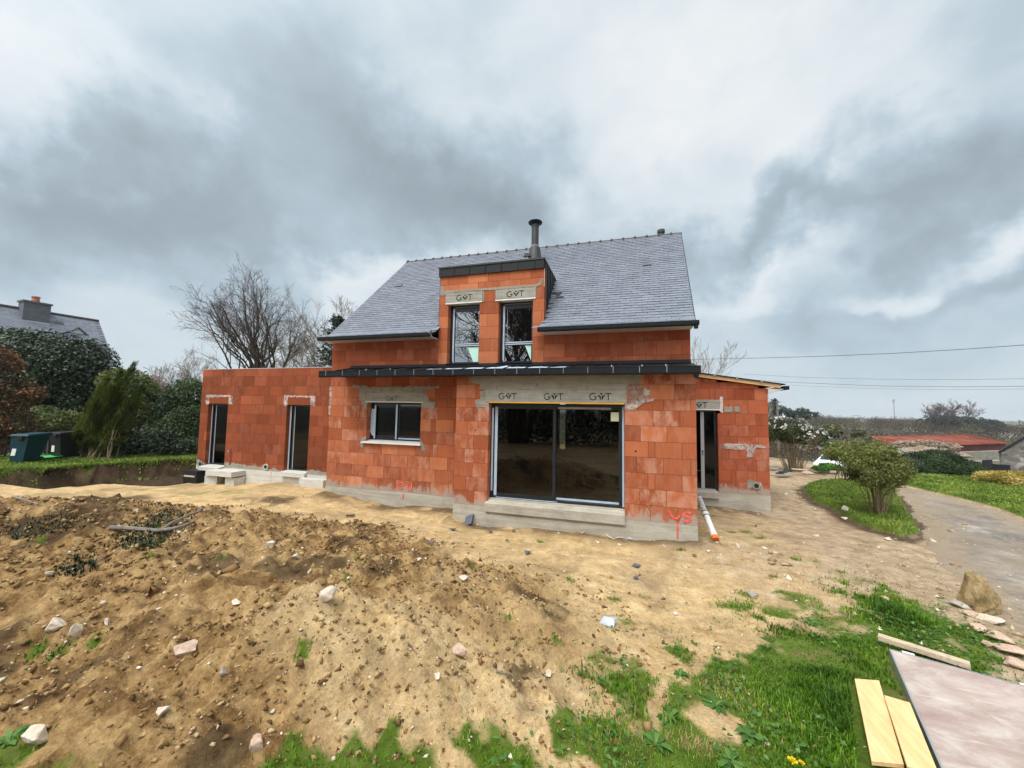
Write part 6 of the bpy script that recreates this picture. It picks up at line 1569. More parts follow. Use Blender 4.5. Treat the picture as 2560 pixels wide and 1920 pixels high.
# heap of tarpaulin and rubble
def heap(name, lobs, mat, label, cat, seed, rough=.5):
    r = np.random.default_rng(seed); VV = []; FF = []; off = 0
    for (x, y, z, rx, ry, rz) in lobs:
        V, Fs = rock_geo(r, rx, ry, rz, 3, rough); V += np.array([x, y, z]); VV.append(V); FF += [tuple(i+off for i in f) for f in Fs]; off += len(V)
    o = link_mesh(name, np.vstack(VV), FF, mat, loc=tuple(np.array(lobs[0][:3])-np.array([0, 0, lobs[0][5]*.6]))); return tag(o, label, cat)
heap('tarpaulin', [(*atd(1960, 1180, 15.8), .30, .25, .07), (*atd(1948, 1184, 15.7), .22, .2, .06), (*atd(1972, 1176, 16), .22, .2, .07)], 'tarp_blue', 'crumpled dark blue tarpaulin at the foot of the blossoming shrub', 'tarpaulin', 81)
heap('cut_log', [(*atd(1932, 1172, 16.2), .35, .2, .10)], 'dead_wood', 'grey lump of wood behind the tarpaulin by the wing corner', 'log', 82, .3)
heap('cut_log', [(*atd(2000, 1174, 16.3), .45, .12, .05)], 'plank_weathered', 'pale flat timber lying right of the tarpaulin', 'log', 83, .2)
for i, (u, v, w, lb) in enumerate(((1967, 1166, 20, 'round cream stone on top of the tarpaulin heap'), (2060, 1182, 34, 'long tan stone in the bed before the bright green clump'), (2020, 1186, 26, 'brown stone in the bed right of the tarpaulin'))):
    rock('stone', u, v, w, 12, 'stone_rose', lb, 840+i, group='loose stones on the soil')
# hedges beyond the lawn
shrub('rounded_hedge', (*atd(2350, 1205, 19)[:2], Hs(*atd(2350, 1205, 19)[:2])), 'long rounded dark green hedge at the end of the drive', 'hedge',
      [(*atd(2300, 1168, 19), 1.0, .9, .78), (*atd(2345, 1163, 19), 1.1, .9, .80), (*atd(2395, 1178, 18.7), 1.0, .9, .70), (*atd(2435, 1196, 18.5), .7, .8, .52), (*atd(2265, 1190, 19.3), .6, .8, .6)], 36000, .075, 'leaf_hedge', 86, 0, gap=.15, bump=.10, shell=.7)
shrub('golden_hedge', (*atd(2510, 1222, 14.5)[:2], Hs(*atd(2510, 1222, 14.5)[:2])), 'low yellow variegated hedge along the lawn edge at right', 'hedge',
      [(*atd(2475, 1200, 14.8), .5, .45, .36), (*atd(2515, 1200, 14.5), .55, .45, .38), (*atd(2560, 1204, 14.2), .55, .45, .38), (*atd(2610, 1208, 14), .6, .5, .38)], 14000, .06, 'leaf_gold', 88, 0, gap=.2, bump=.2, shell=.6)
shrub('dark_shrub', (*atd(2290, 1200, 17.0)[:2], Hs(*atd(2290, 1200, 17.0)[:2])), 'small dark shrub at the left end of the rounded hedge', 'shrub', [(*atd(2288, 1172, 17.5), .35, .35, .45), (*atd(2305, 1188, 17.3), .3, .3, .3)], 2600, .07, 'leaf_laurel', 89, 3, .015, gap=.35)

# ------------------------------------------------------------------ buildings further off
def gable_house(name, label, ridgeA, ridgeB, run, drop, wall_h, wallmat, roofmat, over=.3):
    """ridge from A to B; roof falls `drop` over `run` on both sides; run vector points to the viewer side"""
    A, B, run = np.array(ridgeA), np.array(ridgeB), np.array(run)
    c = (A+B)/2; t = thing(name, (c[0], c[1], c[2]-drop-wall_h), label, 'house' if 'house' in name else 'barn')
    g = G(); z = np.array([0, 0, 1.]); th = .10
    for s in (1, -1):
        e0, e1 = A+run*s-z*drop, B+run*s-z*drop
        g.hexa([A-z*th, B-z*th, e1-z*th, e0-z*th, A, B, e1, e0])
    rf = g.build('roof', roofmat, t)
    g = G(); u = (B-A)/np.linalg.norm(B-A)*over; k = .93
    a0, a1, b0, b1 = A+u+run*k-z*drop*k, A+u-run*k-z*drop*k, B-u+run*k-z*drop*k, B-u-run*k-z*drop*k
    lo = np.array([0, 0, -wall_h])
    V = [a0+lo, b0+lo, b1+lo, a1+lo, a0-z*th, b0-z*th, b1-z*th, a1-z*th, A+u-z*(th+.02), B-u-z*(th+.02)]
    g.add(V, [(0, 1, 5, 4), (2, 3, 7, 6), (1, 2, 6, 9, 5), (3, 0, 4, 8, 7)]); g.build('wall', wallmat, t)
    return t, rf
# slate-roofed neighbour on the left
A, B = atd(-160, 744, 27.0), atd(247, 800, 34.7); B[2] = A[2] = 9.5
dirn = (B-A); dirn[2] = 0; dirn /= np.linalg.norm(dirn); run = np.array([dirn[1], -dirn[0], 0])*3.6
if run@(CAM-A) < 0: run = -run
nh, nrf = gable_house('neighbour_house', 'neighbouring house with slate roof and chimney rising over the laurel', A, B, run, 4.2, 3.2, 'render_white', 'slate_far')
sl_d = (run-np.array([0, 0, 4.2])); sl_d /= np.linalg.norm(sl_d); nrmv = np.cross(dirn, sl_d); nrmv = nrmv if nrmv[2] > 0 else -nrmv
g = G(); Ls = np.linalg.norm(run-np.array([0, 0, 4.2]))
k = 0; LL = np.linalg.norm((B-A)[:2])
while k*.16 < Ls:
    s0 = sl_d*k*.16
    for j in range(int(LL/.8)):
        a = A+dirn*(j*.8+.03+.4*(k % 2)*.9)+s0; g.hexa([a+nrmv*.004, a+dirn*.78+nrmv*.004, a+dirn*.78+sl_d*.17+nrmv*.018, a+sl_d*.17+nrmv*.018, a+nrmv*.010, a+dirn*.78+nrmv*.010, a+dirn*.78+sl_d*.17+nrmv*.026, a+sl_d*.17+nrmv*.026], min(1, max(0, ri.gauss(.6, .2))))
    k += 1
g.build('slates', 'slate', nrf, attrs=True)
g = G(); g.tube([A+np.array([0, 0, .05]), B+np.array([0, 0, .05])], .11, 8); g.build('ridge_tiles', 'terracotta_ridge', nrf)
cpt = atd(68, 778, 30.3)
def ob(g, c, l, w, h0, h1): g.obox(np.array([c[0], c[1], (h0+h1)/2]), dirn*l, np.array([-dirn[1], dirn[0], 0])*w, (0, 0, (h1-h0)/2))
cpt = A+dirn*((68+160)/407*LL*.945)
g = G(); ob(g, cpt+run*.12, .72, .5, 7.6, 10.02); ob(g, cpt+run*.12, .80, .58, 10.02, 10.15); ch = g.build('chimney', 'slate_far', nrf)
g = G(); g.lathe(cpt+run*.12+np.array([0, 0, 0])*1.0, [(.26, 10.15-cpt[2]), (.20, 10.5-cpt[2]), (.24, 10.52-cpt[2]), (.24, 10.58-cpt[2])], 14); g.build('chimney_pot', 'terracotta_pot', ch)
g = G(); g.lathe(cpt+run*.12, [(.26, 10.58-cpt[2]), (.26, 10.64-cpt[2])], 14); g.build('pot_cap', 'zinc', ch)
g = G(); q = cpt+run*.25; ob(g, cpt+run*.255, .75, .03, 8.42, 8.55); g.build('flashing', 'zinc', nrf)
def onroofpt(s, d): return A+dirn*s+sl_d*d+nrmv*.03
q = onroofpt((140+160)/407*LL*.93, 1.0); g = G(); g.obox(q, dirn*.26, sl_d*.16, nrmv*.03); g.build('roof_light', 'car_glass', nrf)
# little gabled dormer
q = onroofpt((175+160)/407*LL*.97, 2.0); g = G(); w2 = 1.15; out = run/np.linalg.norm(run)
tp = q+np.array([0, 0, .55])+out*.1
for s in (1, -1):
    e = tp+dirn*w2*s-np.array([0, 0, 1.1]); bk = -out*1.6
    g.hexa([tp+(0, 0, -.1), e+(0, 0, -.1), e+bk+(0, 0, -.1), tp+bk+(0, 0, -.1), tp, e, e+bk, tp+bk])
dm = g.build('gablet', 'slate_scrap', nrf)
g = G(); o2 = -out*.12; g.add([tp+o2-np.array([0, 0, .12]), tp+o2+dirn*.95-np.array([0, 0, 1.1]), tp+o2-dirn*.95-np.array([0, 0, 1.1])], [(0, 1, 2)]); g.build('gable_panel', 'render_white', dm)
# tiny chimney of a far house, left of annex
p = atd(391, 955, 60); t = thing('far_house', (p[0], p[1], -2.5), 'far rooftop with one chimney showing between the hedges', 'house')
g = G(); g.box(p[0]-.35, p[0]+.35, p[1]-.3, p[1]+.3, p[2]-1, p[2]+.9); g.build('chimney', 'stone_grey', t)
g = G(); V = [(p[0]-5, p[1]-3, p[2]-3.2), (p[0]+2.2, p[1]-3, p[2]-3.2), (p[0]+2.2, p[1], p[2]-.6), (p[0]-5, p[1], p[2]-.6), (p[0]-5, p[1]+3, p[2]-3.2), (p[0]+2.2, p[1]+3, p[2]-3.2)]; g.add(V, [(0, 1, 2, 3), (3, 2, 5, 4), (1, 5, 2), (0, 3, 4)]); g.build('roof', 'slate_far', t)
g = G(); g.box(p[0]-4.8, p[0]+2, p[1]-2.8, p[1]+2.8, -3.5, p[2]-3.2); g.build('wall', 'render_white', t)

# red-roofed barn in the dip on the right
A, B = atd(2178, 1085, 50), atd(2425, 1090, 62)
E0, E1 = atd(2212, 1110, 44), atd(2525, 1113, 55)
E0[2] = E1[2] = (E0[2]+E1[2])/2; A[2] = B[2] = (A[2]+B[2])/2
t = thing('red_barn', (*((A+B)/2)[:2], -5), 'long low barn with faded red sheet roof in the dip behind the hedge', 'barn')
W1 = 2*A-E0; W2 = 2*B-E1; W1[2] = W2[2] = E0[2]
th = np.array([0, 0, .12]); g = G()
g.hexa([A-th, B-th, E1-th, E0-th, A, B, E1, E0]); g.hexa([A-th, B-th, W2-th, W1-th, A, B, W2, W1]); rf = g.build('roof', 'barn_red', t)
g = G()
for k in range(36):
    f = (k+.5)/36; a = A+(B-A)*f; e = E0+(E1-E0)*f; s = (B-A)/np.linalg.norm(B-A)*.04; g.hexa([a-s, a+s, e+s, e-s, a-s+th*.5, a+s+th*.5, e+s+th*.5, e-s+th*.5])
g.build('sheet_ribs', 'barn_red', rf)
g = G(); a = A+(B-A)*.72; e = E0+(E1-E0)*.80
for f, wd in ((.70, .03), (.86, .04), (.93, .02)):
    p0 = A+(B-A)*f+(E0-A)*.35+th*.7; p1 = p0+(E1-E0)*wd+(E0-A)*.3; g.obox((p0+p1)/2, (p1-p0)/2, (E0-A)*.018, th*.2)
g.build('roof_patch', 'film_grey', rf)
zl = np.array([0, 0, 1.])
def wallq(g, a, b, z0, z1): g.add([(a[0], a[1], z0), (b[0], b[1], z0), (b[0], b[1], z1), (a[0], a[1], z1)], [(0, 1, 2, 3)])
in0 = E0+(A-E0)*.06+(E1-E0)*.02; in1 = E1+(B-E1)*.06-(E1-E0)*.02
g = G(); wallq(g, in0, in1, E0[2]-1.6, E0[2]-.1); g.build('wall_cladding', 'barn_dark', t)
g = G(); wallq(g, in0, in1, -9, E0[2]-1.6); wallq(g, in1, in1+(B-in1)*1.9, -9, E0[2]-.1); g.build('wall', 'concrete_dark', t)
gA, gE, gW = A+(B-A)*.01, E0+(E1-E0)*.01, W1+(W2-W1)*.01
g = G(); g.add([gE-th*1.2, gW-th*1.2, gA-th*1.2], [(0, 1, 2)]); g.add([(gE[0], gE[1], -9), (gW[0], gW[1], -9), gW-th*1.2, gE-th*1.2], [(0, 1, 2, 3)]); g.build('gable_wall', 'sheet_grey', t)
g = G()
for f in (.22, .36, .60):
    q = gE+(gW-gE)*f; g.obox(q+np.array([0, 0, .15-abs(.5-f)*.8])-th, (gW-gE)*.035, (.0, .03, 0), (0, 0, .5))
g.build('rust_sheet', 'barn_dark', t)
g = G(); fA = atd(2172, 1086, 49.9); g.tube([gE-th, gA-th*.5, gW-th], .09, 5); g.build('barge_board', 'stone_grey', t)
# concrete silo wall, rubble and low walls before the barn
def wall(name, a, b, z1, th_, mat, label, z0=-9, slope=0.0):
    a, b = np.array(a), np.array(b); d = (b-a); d[2] = 0; n_ = np.array([-d[1], d[0], 0])/np.linalg.norm(d)*th_/2
    g = G(); f = lambda p, z: np.array([p[0], p[1], z]); g.hexa([f(a-n_, z0), f(b-n_, z0), f(b+n_, z0), f(a+n_, z0), f(a-n_, z1), f(b-n_, z1+slope), f(b+n_, z1+slope), f(a+n_, z1)])
    c = (a+b)/2; return tag(g.build(name, mat, loc=(c[0], c[1], -4.5)), label, 'wall')
a, b = atd(2132, 1100, 42), atd(2212, 1108, 40.5); wall('concrete_wall', a, b, a[2], .3, 'concrete_dark', 'sloping concrete wall at the left gable of the red barn', slope=-.45)
a, b = atd(2245, 1121, 37), atd(2405, 1135, 34); wall('concrete_wall', a, b, a[2], .3, 'concrete', 'low concrete wall holding the rubble heap', slope=-.5)
a, b = atd(2385, 1135, 34), atd(2512, 1150, 36); wall('concrete_wall', a, b, b[2], .5, 'concrete_dark', 'grey block wall between rounded hedge and stone barn')
a, b = atd(2390, 1130, 39), atd(2505, 1132, 42); wall('concrete_wall', a, b, a[2], .3, 'concrete_dark', 'dark concrete parapet under the red barn eaves')
a, b = atd(2456, 1150, 33.9), atd(2480, 1150, 34.3); q = wall('doorway_screen', a, b, a[2], .05, 'black_plastic', 'dark opening in the grey block wall'); q['category'] = 'opening'
r = np.random.default_rng(90)
heap('rubble_heap', [(*atd(2272, 1122, 39), 1.7, 1.2, .8), (*atd(2240, 1124, 39), .9, 1.0, .5), (*atd(2318, 1124, 38.5), 1.6, 1.2, .7), (*atd(2362, 1131, 38), 1.3, 1.2, .5), (*atd(2395, 1138, 37.5), 1.0, 1.0, .35)]+[(*atd(2228+175*q_, 1112-9*math.sin(q_*2.6)+22*max(0, q_-.45)+r.uniform(-3, 9), 37.4), *(.10+.24*r.random(3)**2)) for q_ in r.random(170)], 'rubble_stone', 'heap of broken stone rubble in front of the red barn', 'rubble heap', 91, .6)
# old stone barn at the right edge
A = atd(2600, 1078, 30); B0_ = atd(2500, 1135, 31); 
t = thing('stone_barn', (A[0], A[1], -4), 'old grey stone barn gable at the right edge', 'barn')
a = atd(2502, 1132, 31); apex = atd(2640, 1052, 29); b = atd(2790, 1132, 27)
g = G(); dpt = np.array([.28, .55, 0]); V = [np.array([a[0], a[1], -6]), np.array([b[0], b[1], -6]), b, apex, a]; V2 = [v+dpt for v in V]
g.add(V+V2, [(0, 1, 2, 3, 4), (9, 8, 7, 6, 5), (5, 0, 4, 9), (1, 6, 7, 2)]); g.build('wall', 'stone_wall', t)
g = G(); up_ = np.array([0, 0, .16]); o_ = -dpt*.02
g.hexa([a+o_+(-.15, 0, -.06), apex+o_, apex+dpt, a+dpt, a+o_+up_+(-.15, 0, -.06), apex+o_+up_, apex+dpt+up_, a+dpt+up_]); g.hexa([apex+o_, b+o_, b+dpt, apex+dpt, apex+o_+up_, b+o_+up_, b+dpt+up_, apex+dpt+up_]); g.build('roof', 'cladding', t)
g = G(); q = atd(2510, 1168, 30.3); g.box(q[0]-.32, q[0]+.32, q[1]-.1, q[1]+.6, q[2]-.35, q[2]+.18); g.build('hatch', 'black_plastic', t)
# small parked white car half hidden behind the bushes
def car(c, ang, label):
    t = thing('parked_car', c, label, 'car'); cs, sn = math.cos(ang), math.sin(ang)
    def tf(V): V = np.asarray(V, float); return np.c_[V[:, 0]*cs-V[:, 1]*sn+c[0], V[:, 0]*sn+V[:, 1]*cs+c[1], V[:, 2]+c[2]]
    def mk(nm, mat, fn, par, sm=False):
        g = G(); fn(g); g.v = [tf(v) for v in g.v]; return g.build(nm, mat, par, smooth=sm)
    side = [(-2.0, .30), (-2.05, .62), (-1.95, .92), (-1.55, 1.38), (-.2, 1.46), (.35, 1.40), (.95, .98), (1.75, .84), (2.0, .62), (2.0, .30)]
    def bd(g):
        n = len(side); W = lambda z: .84 if z < 1.0 else .84-.22*(z-1.0)/.45
        V = [(x, -W(z), z) for x, z in side]+[(x, W(z), z) for x, z in side]
        g.add(V, [tuple(range(n)), tuple(range(n, 2*n))[::-1]]+[(i, n+i, n+(i+1) % n, (i+1) % n) for i in range(n)])
    b = mk('body', 'car_white', bd, t)
    def gl(g):
        for s in (-1, 1): g.add([(-1.45, s*.838, 1.0), (.75, s*.842, 1.0), (.28, s*.765, 1.36), (-1.35, s*.765, 1.34)], [(0, 1, 2, 3)])
        g.add([(.97, -.74, .995), (.97, .74, .995), (.40, .62, 1.385), (.40, -.62, 1.385)], [(0, 1, 2, 3)])
        g.add([(-1.93, -.72, .98), (-1.93, .72, .98), (-1.60, .62, 1.34), (-1.60, -.62, 1.34)], [(0, 1, 2, 3)])
    mk('car_window', 'car_glass', gl, t)
    for x in (-1.25, 1.25):
        for y in (-.80, .80):
            def wh(g, x=x, y=y):
                g.lathe((0, 0, 0), [(.22, -.09), (.31, -.08), (.31, .08), (.22, .09)], 18); d = g.v[-1]; g.v[-1] = np.c_[d[:, 0]+x, d[:, 2]+y, d[:, 1]+.31]
            mk('wheel', 'tyre', wh, t)
    for y in (-.6, .6): mk('headlight', 'film_grey', lambda g, y=y: g.box(1.93, 2.012, y-.16, y+.16, .60, .74), t)
    mk('number_plate', 'paper_white', lambda g: g.box(2.0, 2.015, -.26, .26, .40, .50), t)
p = atd(2098, 1170, 24); car((p[0], p[1], Hs(p[0], p[1])), -2.2, 'small white parked car glimpsed between blossoming shrub and olive bush')

# poles, mast, cables
def pole(u, v0, Z, hgt, rad, name, mat, label, cat, extra=None):
    p = atd(u, v0, Z); z0 = Hs(p[0], p[1]); t = thing(name, (p[0], p[1], z0), label, cat)
    g = G(); g.tube([(p[0], p[1], z0-.3), (p[0], p[1], p[2])], [rad, rad*.75], 8); g.build('pole_shaft' if name != 'radio_mast' else 'mast_shaft', mat, t)
    if extra: extra(t, p)
    return p
def xarm(t, p):
    g = G(); g.box(p[0]-.5, p[0]+.5, p[1]-.05, p[1]+.05, p[2]-.5, p[2]-.4); g.build('cross_arm', 'pole_wood', t)
pA_ = pole(1943, 1003, 62, 8, .20, 'utility_pole', 'pole_wood', 'wooden utility pole standing above the dome-shaped shrub', 'pole', lambda t, p: xarm(t, p+np.array([0, 0, .3])))
def mx(t, p):
    g = G()
    for k in range(9): g.box(p[0]-.9, p[0]+.9, p[1]-.2, p[1]+.2, p[2]-3-k*5.5, p[2]-2.7-k*5.5)
    g.build('mast_brace', 'mast_grey', t)
    g = G(); g.lathe((p[0], p[1], p[2]-5), [(1.4, 0), (1.4, 4.5)], 8); g.build('antenna_cluster', 'mast_grey', t)
pole(2234, 998, 600, 60, .75, 'radio_mast', 'mast_grey', 'tall thin radio mast on the far skyline', 'mast', mx)
pole(2548, 1050, 180, 10, .35, 'utility_pole', 'pole_wood', 'pole near the right edge in front of far white sheds', 'pole')
def cable(pix, rad, mat, label, sag_z):
    pts = [atd(u, v, Z) for u, v, Z in pix]; g = G(); g.tube(pts, rad, 5); return tag(g.build('overhead_cable', mat, loc=tuple(pts[0])), label, 'cable')
cable([(1715, 899, 30), (1760, 898, 29), (1900, 895, 26.5), (2060, 890.5, 24), (2240, 883, 21.5), (2420, 872.5, 19.5), (2620, 858, 17.5)], .016, 'cable_purple', 'thick purple cable rising to the right above the wing roof', 0)
cable([(1860, 935, 66), (2000, 943, 58), (2200, 948, 50), (2400, 949, 44), (2620, 946, 39)], .022, 'cable_grey', 'upper of the three thin grey cables', 0)
cable([(1860, 948, 66), (1960, 955, 60), (2200, 965, 50), (2400, 967, 44), (2620, 965, 39)], .030, 'cable_grey', 'middle and darkest of the three thin grey cables', 0)
cable([(1860, 957, 66), (1970, 963, 60), (2200, 972, 50), (2400, 974, 44), (2620, 972, 39)], .016, 'cable_grey', 'lowest and faintest of the three thin grey cables', 0)

# distant houses
def far_house(u, v, Z, w, hgt, rh, label, ang=.3, mat='render_white'):
    p = atd(u, v, Z); t = thing('far_house', (p[0], p[1], p[2]-hgt), label, 'house'); c, s = math.cos(ang), math.sin(ang)
    def tf(V): V = np.asarray(V, float); return np.c_[V[:, 0]*c-V[:, 1]*s+p[0], V[:, 0]*s+V[:, 1]*c+p[1], V[:, 2]+p[2]]
    g = G(); d = w*.35
    g.add(tf([(-w, -d, -hgt-6), (w, -d, -hgt-6), (w, d, -hgt-6), (-w, d, -hgt-6), (-w, -d, -rh), (w, -d, -rh), (w, d, -rh), (-w, d, -rh), (-w, 0, -.1), (w, 0, -.1)]), [(0, 1, 5, 4), (2, 3, 7, 6), (1, 2, 6, 9, 5), (3, 0, 4, 8, 7)]); g.build('wall', mat, t)
    g = G(); e = 1.08; g.add(tf([(-w*1.03, -d*e, -rh*1.1), (w*1.03, -d*e, -rh*1.1), (w*1.03, 0, 0), (-w*1.03, 0, 0), (-w*1.03, d*e, -rh*1.1), (w*1.03, d*e, -rh*1.1)]), [(0, 1, 2, 3), (3, 2, 5, 4)]); g.build('roof', 'slate_far', t)
far_house(2280, 1056, 230, 4.2, 5, 2.2, 'white far house with dark roof left of the skyline trees', -.5)
far_house(2298, 1057, 245, 3.0, 4, 1.6, 'smaller white building right behind the far white house', .4)
far_house(2475, 1062, 260, 4, 4, 2, 'pale far house between the dark pines', .2)
far_house(2545, 1074, 200, 8, 3, .8, 'long low white shed at the far right edge', -.1)

# ------------------------------------------------------------------ far woods
def woods(name, spots, mat, seed, per, leaf, label, hgt=(5, 8)):
    r = np.random.default_rng(seed); V = []; T = []
    for (x, y, z, s) in spots:
        n = per; d = r.normal(size=(n, 3)); d /= np.linalg.norm(d, axis=1)[:, None]
        Pc = np.array([x, y, z+s*.6])+d*np.array([s*.75, s*.75, s*.65])*(.55+.5*r.random(n))[:, None]
        N = d+r.normal(size=(n, 3))*.6; N /= np.linalg.norm(N, axis=1)[:, None]
        v, _ = leaf_quads(Pc, N, s*leaf*(.6+.8*r.random(n)), s*leaf*.6, r); V.append(v); T.append(np.clip(.5+r.normal()*.28+r.normal(size=n)*.12, 0, 1))
    V = np.vstack(V); o = link_mesh(name, V, np.arange(len(V)).reshape(-1, 4), mat, attrs={'t': np.concatenate(T)}, loc=tuple(V.mean(0)))
    return tag(o, label, 'woodland', None, 'stuff')
r = np.random.default_rng(99); sp = []; sg = []
for k in range(900):
    u = r.uniform(1700, 2900); Z = r.uniform(75, 330); p = atd(u, 1040, Z); z = Hs(p[0], p[1]); s = r.uniform(3.0, 5.2)*(1+Z/900)
    if 2120 < u < 2560 and Z < 95: continue
    (sp if r.random() < .87 else sg).append((p[0], p[1], z+.9+Z*.002, s*.9))
woods('far_wood', sp, 'leaf_wood_brown', 100, 240, .11, 'leafless brown woodland covering the valley side')
woods('far_wood', sg, 'leaf_willow', 101, 240, .11, 'greenish trees mixed into the valley woodland')
sl_ = []
for k in range(500):
    u = r.uniform(-200, 2900); Z = r.uniform(360, 900); p = atd(u, 1040, Z); sl_.append((p[0], p[1], Hs(p[0], p[1])+2.0, r.uniform(4, 6.5)))
woods('far_wood', sl_, 'leaf_wood_brown', 102, 60, .24, 'hazy tree line near the horizon')
def ftree(name, u, v, Z, w, hgt, mat, label, seed, n=1400, gap=.28):
    p = atd(u, v, Z); k = Z/F; z0 = Hs(p[0], p[1]); t = thing(name, (p[0], p[1], z0), label, 'tree', 'trees on the skyline')
    hh = hgt*k; g = G(); g.tube([(p[0], p[1], z0-.3), (p[0], p[1], p[2]+hh*.3)], [.25, .1], 6); g.build('trunk', 'bark', t)
    r = np.random.default_rng(seed); L = [(p[0]+r.uniform(-.5, .5)*w*k, p[1]+r.uniform(-.4, .4)*w*k, p[2]+hh*(r.uniform(.0, .6)), w*k*.5*r.uniform(.55, .9), w*k*.45, hh*.35*r.uniform(.7, 1.1)) for _ in range(6)]
    foliage('crown', L, n, .13*hh+.25, mat, t, seed, gap=gap, bump=.35, shell=.3)
ftree('pine_tree', 1990, 1042, 120, 40, 26, 'leaf_pine_far', 'dark skyline pine just right of the utility pole', 111, 1800)
ftree('pine_tree', 1945, 1036, 125, 38, 26, 'leaf_pine_far', 'dark skyline pine behind the utility pole', 112, 1500)
ftree('pine_tree', 1932, 1032, 118, 14, 40, 'leaf_pine_far', 'thin pointed skyline fir by the utility pole', 113, 700)
ftree('pine_tree', 2040, 1040, 140, 16, 18, 'leaf_pine_far', 'small ragged lone pine right of the dark pine', 114, 350, .4)
ftree('pine_tree', 2308, 1070, 190, 30, 26, 'leaf_pine_far', 'dark cypress beside the far white house', 115, 1200)
ftree('pine_tree', 2400, 1070, 170, 70, 38, 'leaf_pine_far', 'broad dark tree group on the right skyline', 116, 2600)
ftree('pine_tree', 2450, 1075, 170, 40, 40, 'leaf_pine_far', 'dark rounded tree right of the broad group', 117, 1800)
ftree('pine_tree', 2490, 1078, 180, 40, 30, 'leaf_pine_far', 'rightmost dark tree on the skyline', 118, 1500)
ftree('willow_tree', 2060, 1092, 58, 60, 42, 'leaf_willow', 'pale olive willow behind the blossoming shrub', 119, 3200, .26)
ftree('willow_tree', 2075, 1120, 52, 46, 38, 'leaf_willow', 'second pale willow, lower and nearer the car', 120, 2600, .26)
ftree('willow_tree', 2140, 1092, 66, 30, 24, 'leaf_willow', 'small olive tree left of the red barn', 121, 1500, .3)
p = atd(2390, 1072, 165); p[2] = Hs(p[0], p[1])
def b6(g, r, b):
    for k in range(7): grow(g, b+np.array([r.uniform(-9, 7), r.uniform(-2, 2), 3]), (r.uniform(-.3, .3), 0, 1), 7, .2, 3, r, .6, .1, (5, 6), .55, .55, .25, 4, .05)
bare_tree('skyline_tree', p, 'bare branching trees above the broad dark group', 122, b6, 'bark', None, 'bark_twig')

# garden behind the viewpoint, mirrored in the panes
p = np.array([-8.9, -18.6, -.4])
def b7(g, r, b):
    for (dx, tx, ty) in ((0, .05, .05), (-.3, -.35, .1), (.35, .4, .0), (.1, .1, -.4)):
        grow(g, b+np.array([dx, 0, 0]), (tx, ty, 1), 6.2, .38, 5, r, .6, .12, (4, 5), .62, .56, .2, 5, .018, 0, .42)
bare_tree('bare_tree', p, 'old bare tree behind the viewpoint, mirrored in the dormer glass', 131, b7, 'bark', None, 'bark')
def b8(g, r, b): grow(g, b, (.25, .1, 1), 5.0, .22, 4, r, .6, .12, (3, 4), .6, .56, .2, 5, .018, 0, .42)
p = np.array([-14.9, -19.5, -.4])
bare_tree('bare_tree', p, 'second bare tree behind the viewpoint, further left', 132, b8, 'bark', None, 'bark')
shrub('garden_hedge', (-3, -19, -.3), 'tall dark hedge behind the viewpoint, mirrored in the sliding door', 'hedge', [(x, -19.5+.6*math.sin(x), 1.7, 2.2, 1.2, 2.3) for x in np.arange(-16, 12, 2.6)], 30000, .22, 'leaf_laurel', 133, 0, gap=.15, bump=.2, shell=.6)

# ------------------------------------------------------------------ thin sea haze
hm = bpy.data.materials.new('haze_air'); hm.use_nodes = True; hn = hm.node_tree; hn.nodes.clear()
hv = hn.nodes.new('ShaderNodeVolumePrincipled'); hv.inputs['Color'].default_value = (.80, .86, .92, 1); hv.inputs['Density'].default_value = .00032; hv.inputs['Anisotropy'].default_value = 0.0
ho = hn.nodes.new('ShaderNodeOutputMaterial'); hn.links.new(hv.outputs[0], ho.inputs['Volume']); MATS['haze_air'] = hm
g = G(); g.box(-3400, 3400, -3400, 3400, -20, 18.0); hz_ = g.build('haze', 'haze_air'); tag(hz_, kind='stuff')

# ------------------------------------------------------------------ sky and light
SUN_EL, SUN_AZ = 60.0, 200.0      # azimuth clockwise from +Y (away from the camera)
EXPO = .0
w = bpy.data.worlds.new("World"); scene.world = w; w.use_nodes = True
nt = w.node_tree; nt.nodes.clear()
def N_(k, **kw):
    x = nt.nodes.new(k)
    for a, b in kw.items(): setattr(x, a, b)
    return x
def M_(op, a, b=None, c=None):
    m = N_('ShaderNodeMath', operation=op)
    for i, v in enumerate((a, b, c)):
        if v is None: continue
        if isinstance(v, (int, float)): m.inputs[i].default_value = v
        else: nt.links.new(v, m.inputs[i])
    return m.outputs[0]
tc = N_('ShaderNodeTexCoord'); gen = tc.outputs['Generated']
def noise(scale, det, rough, dist=0, stretch=None, off=(0, 0, 0)):
    mp = N_('ShaderNodeMapping'); mp.inputs['Scale'].default_value = stretch or (1, 1, 1); mp.inputs['Location'].default_value = off; nt.links.new(gen, mp.inputs[0])
    n = N_('ShaderNodeTexNoise'); n.inputs['Scale'].default_value = scale; n.inputs['Detail'].default_value = det; n.inputs['Roughness'].default_value = rough; n.inputs['Distortion'].default_value = dist
    nt.links.new(mp.outputs[0], n.inputs['Vector']); return n
wn = noise(3.2, 5, .55, 0); wn2 = noise(3.2, 5, .55, 0, None, (5.2, 1.3, 7.7)); wn3 = noise(9, 5, .6, 0, None, (2, 3, 1))
sx = N_('ShaderNodeSeparateXYZ'); nt.links.new(gen, sx.inputs[0])
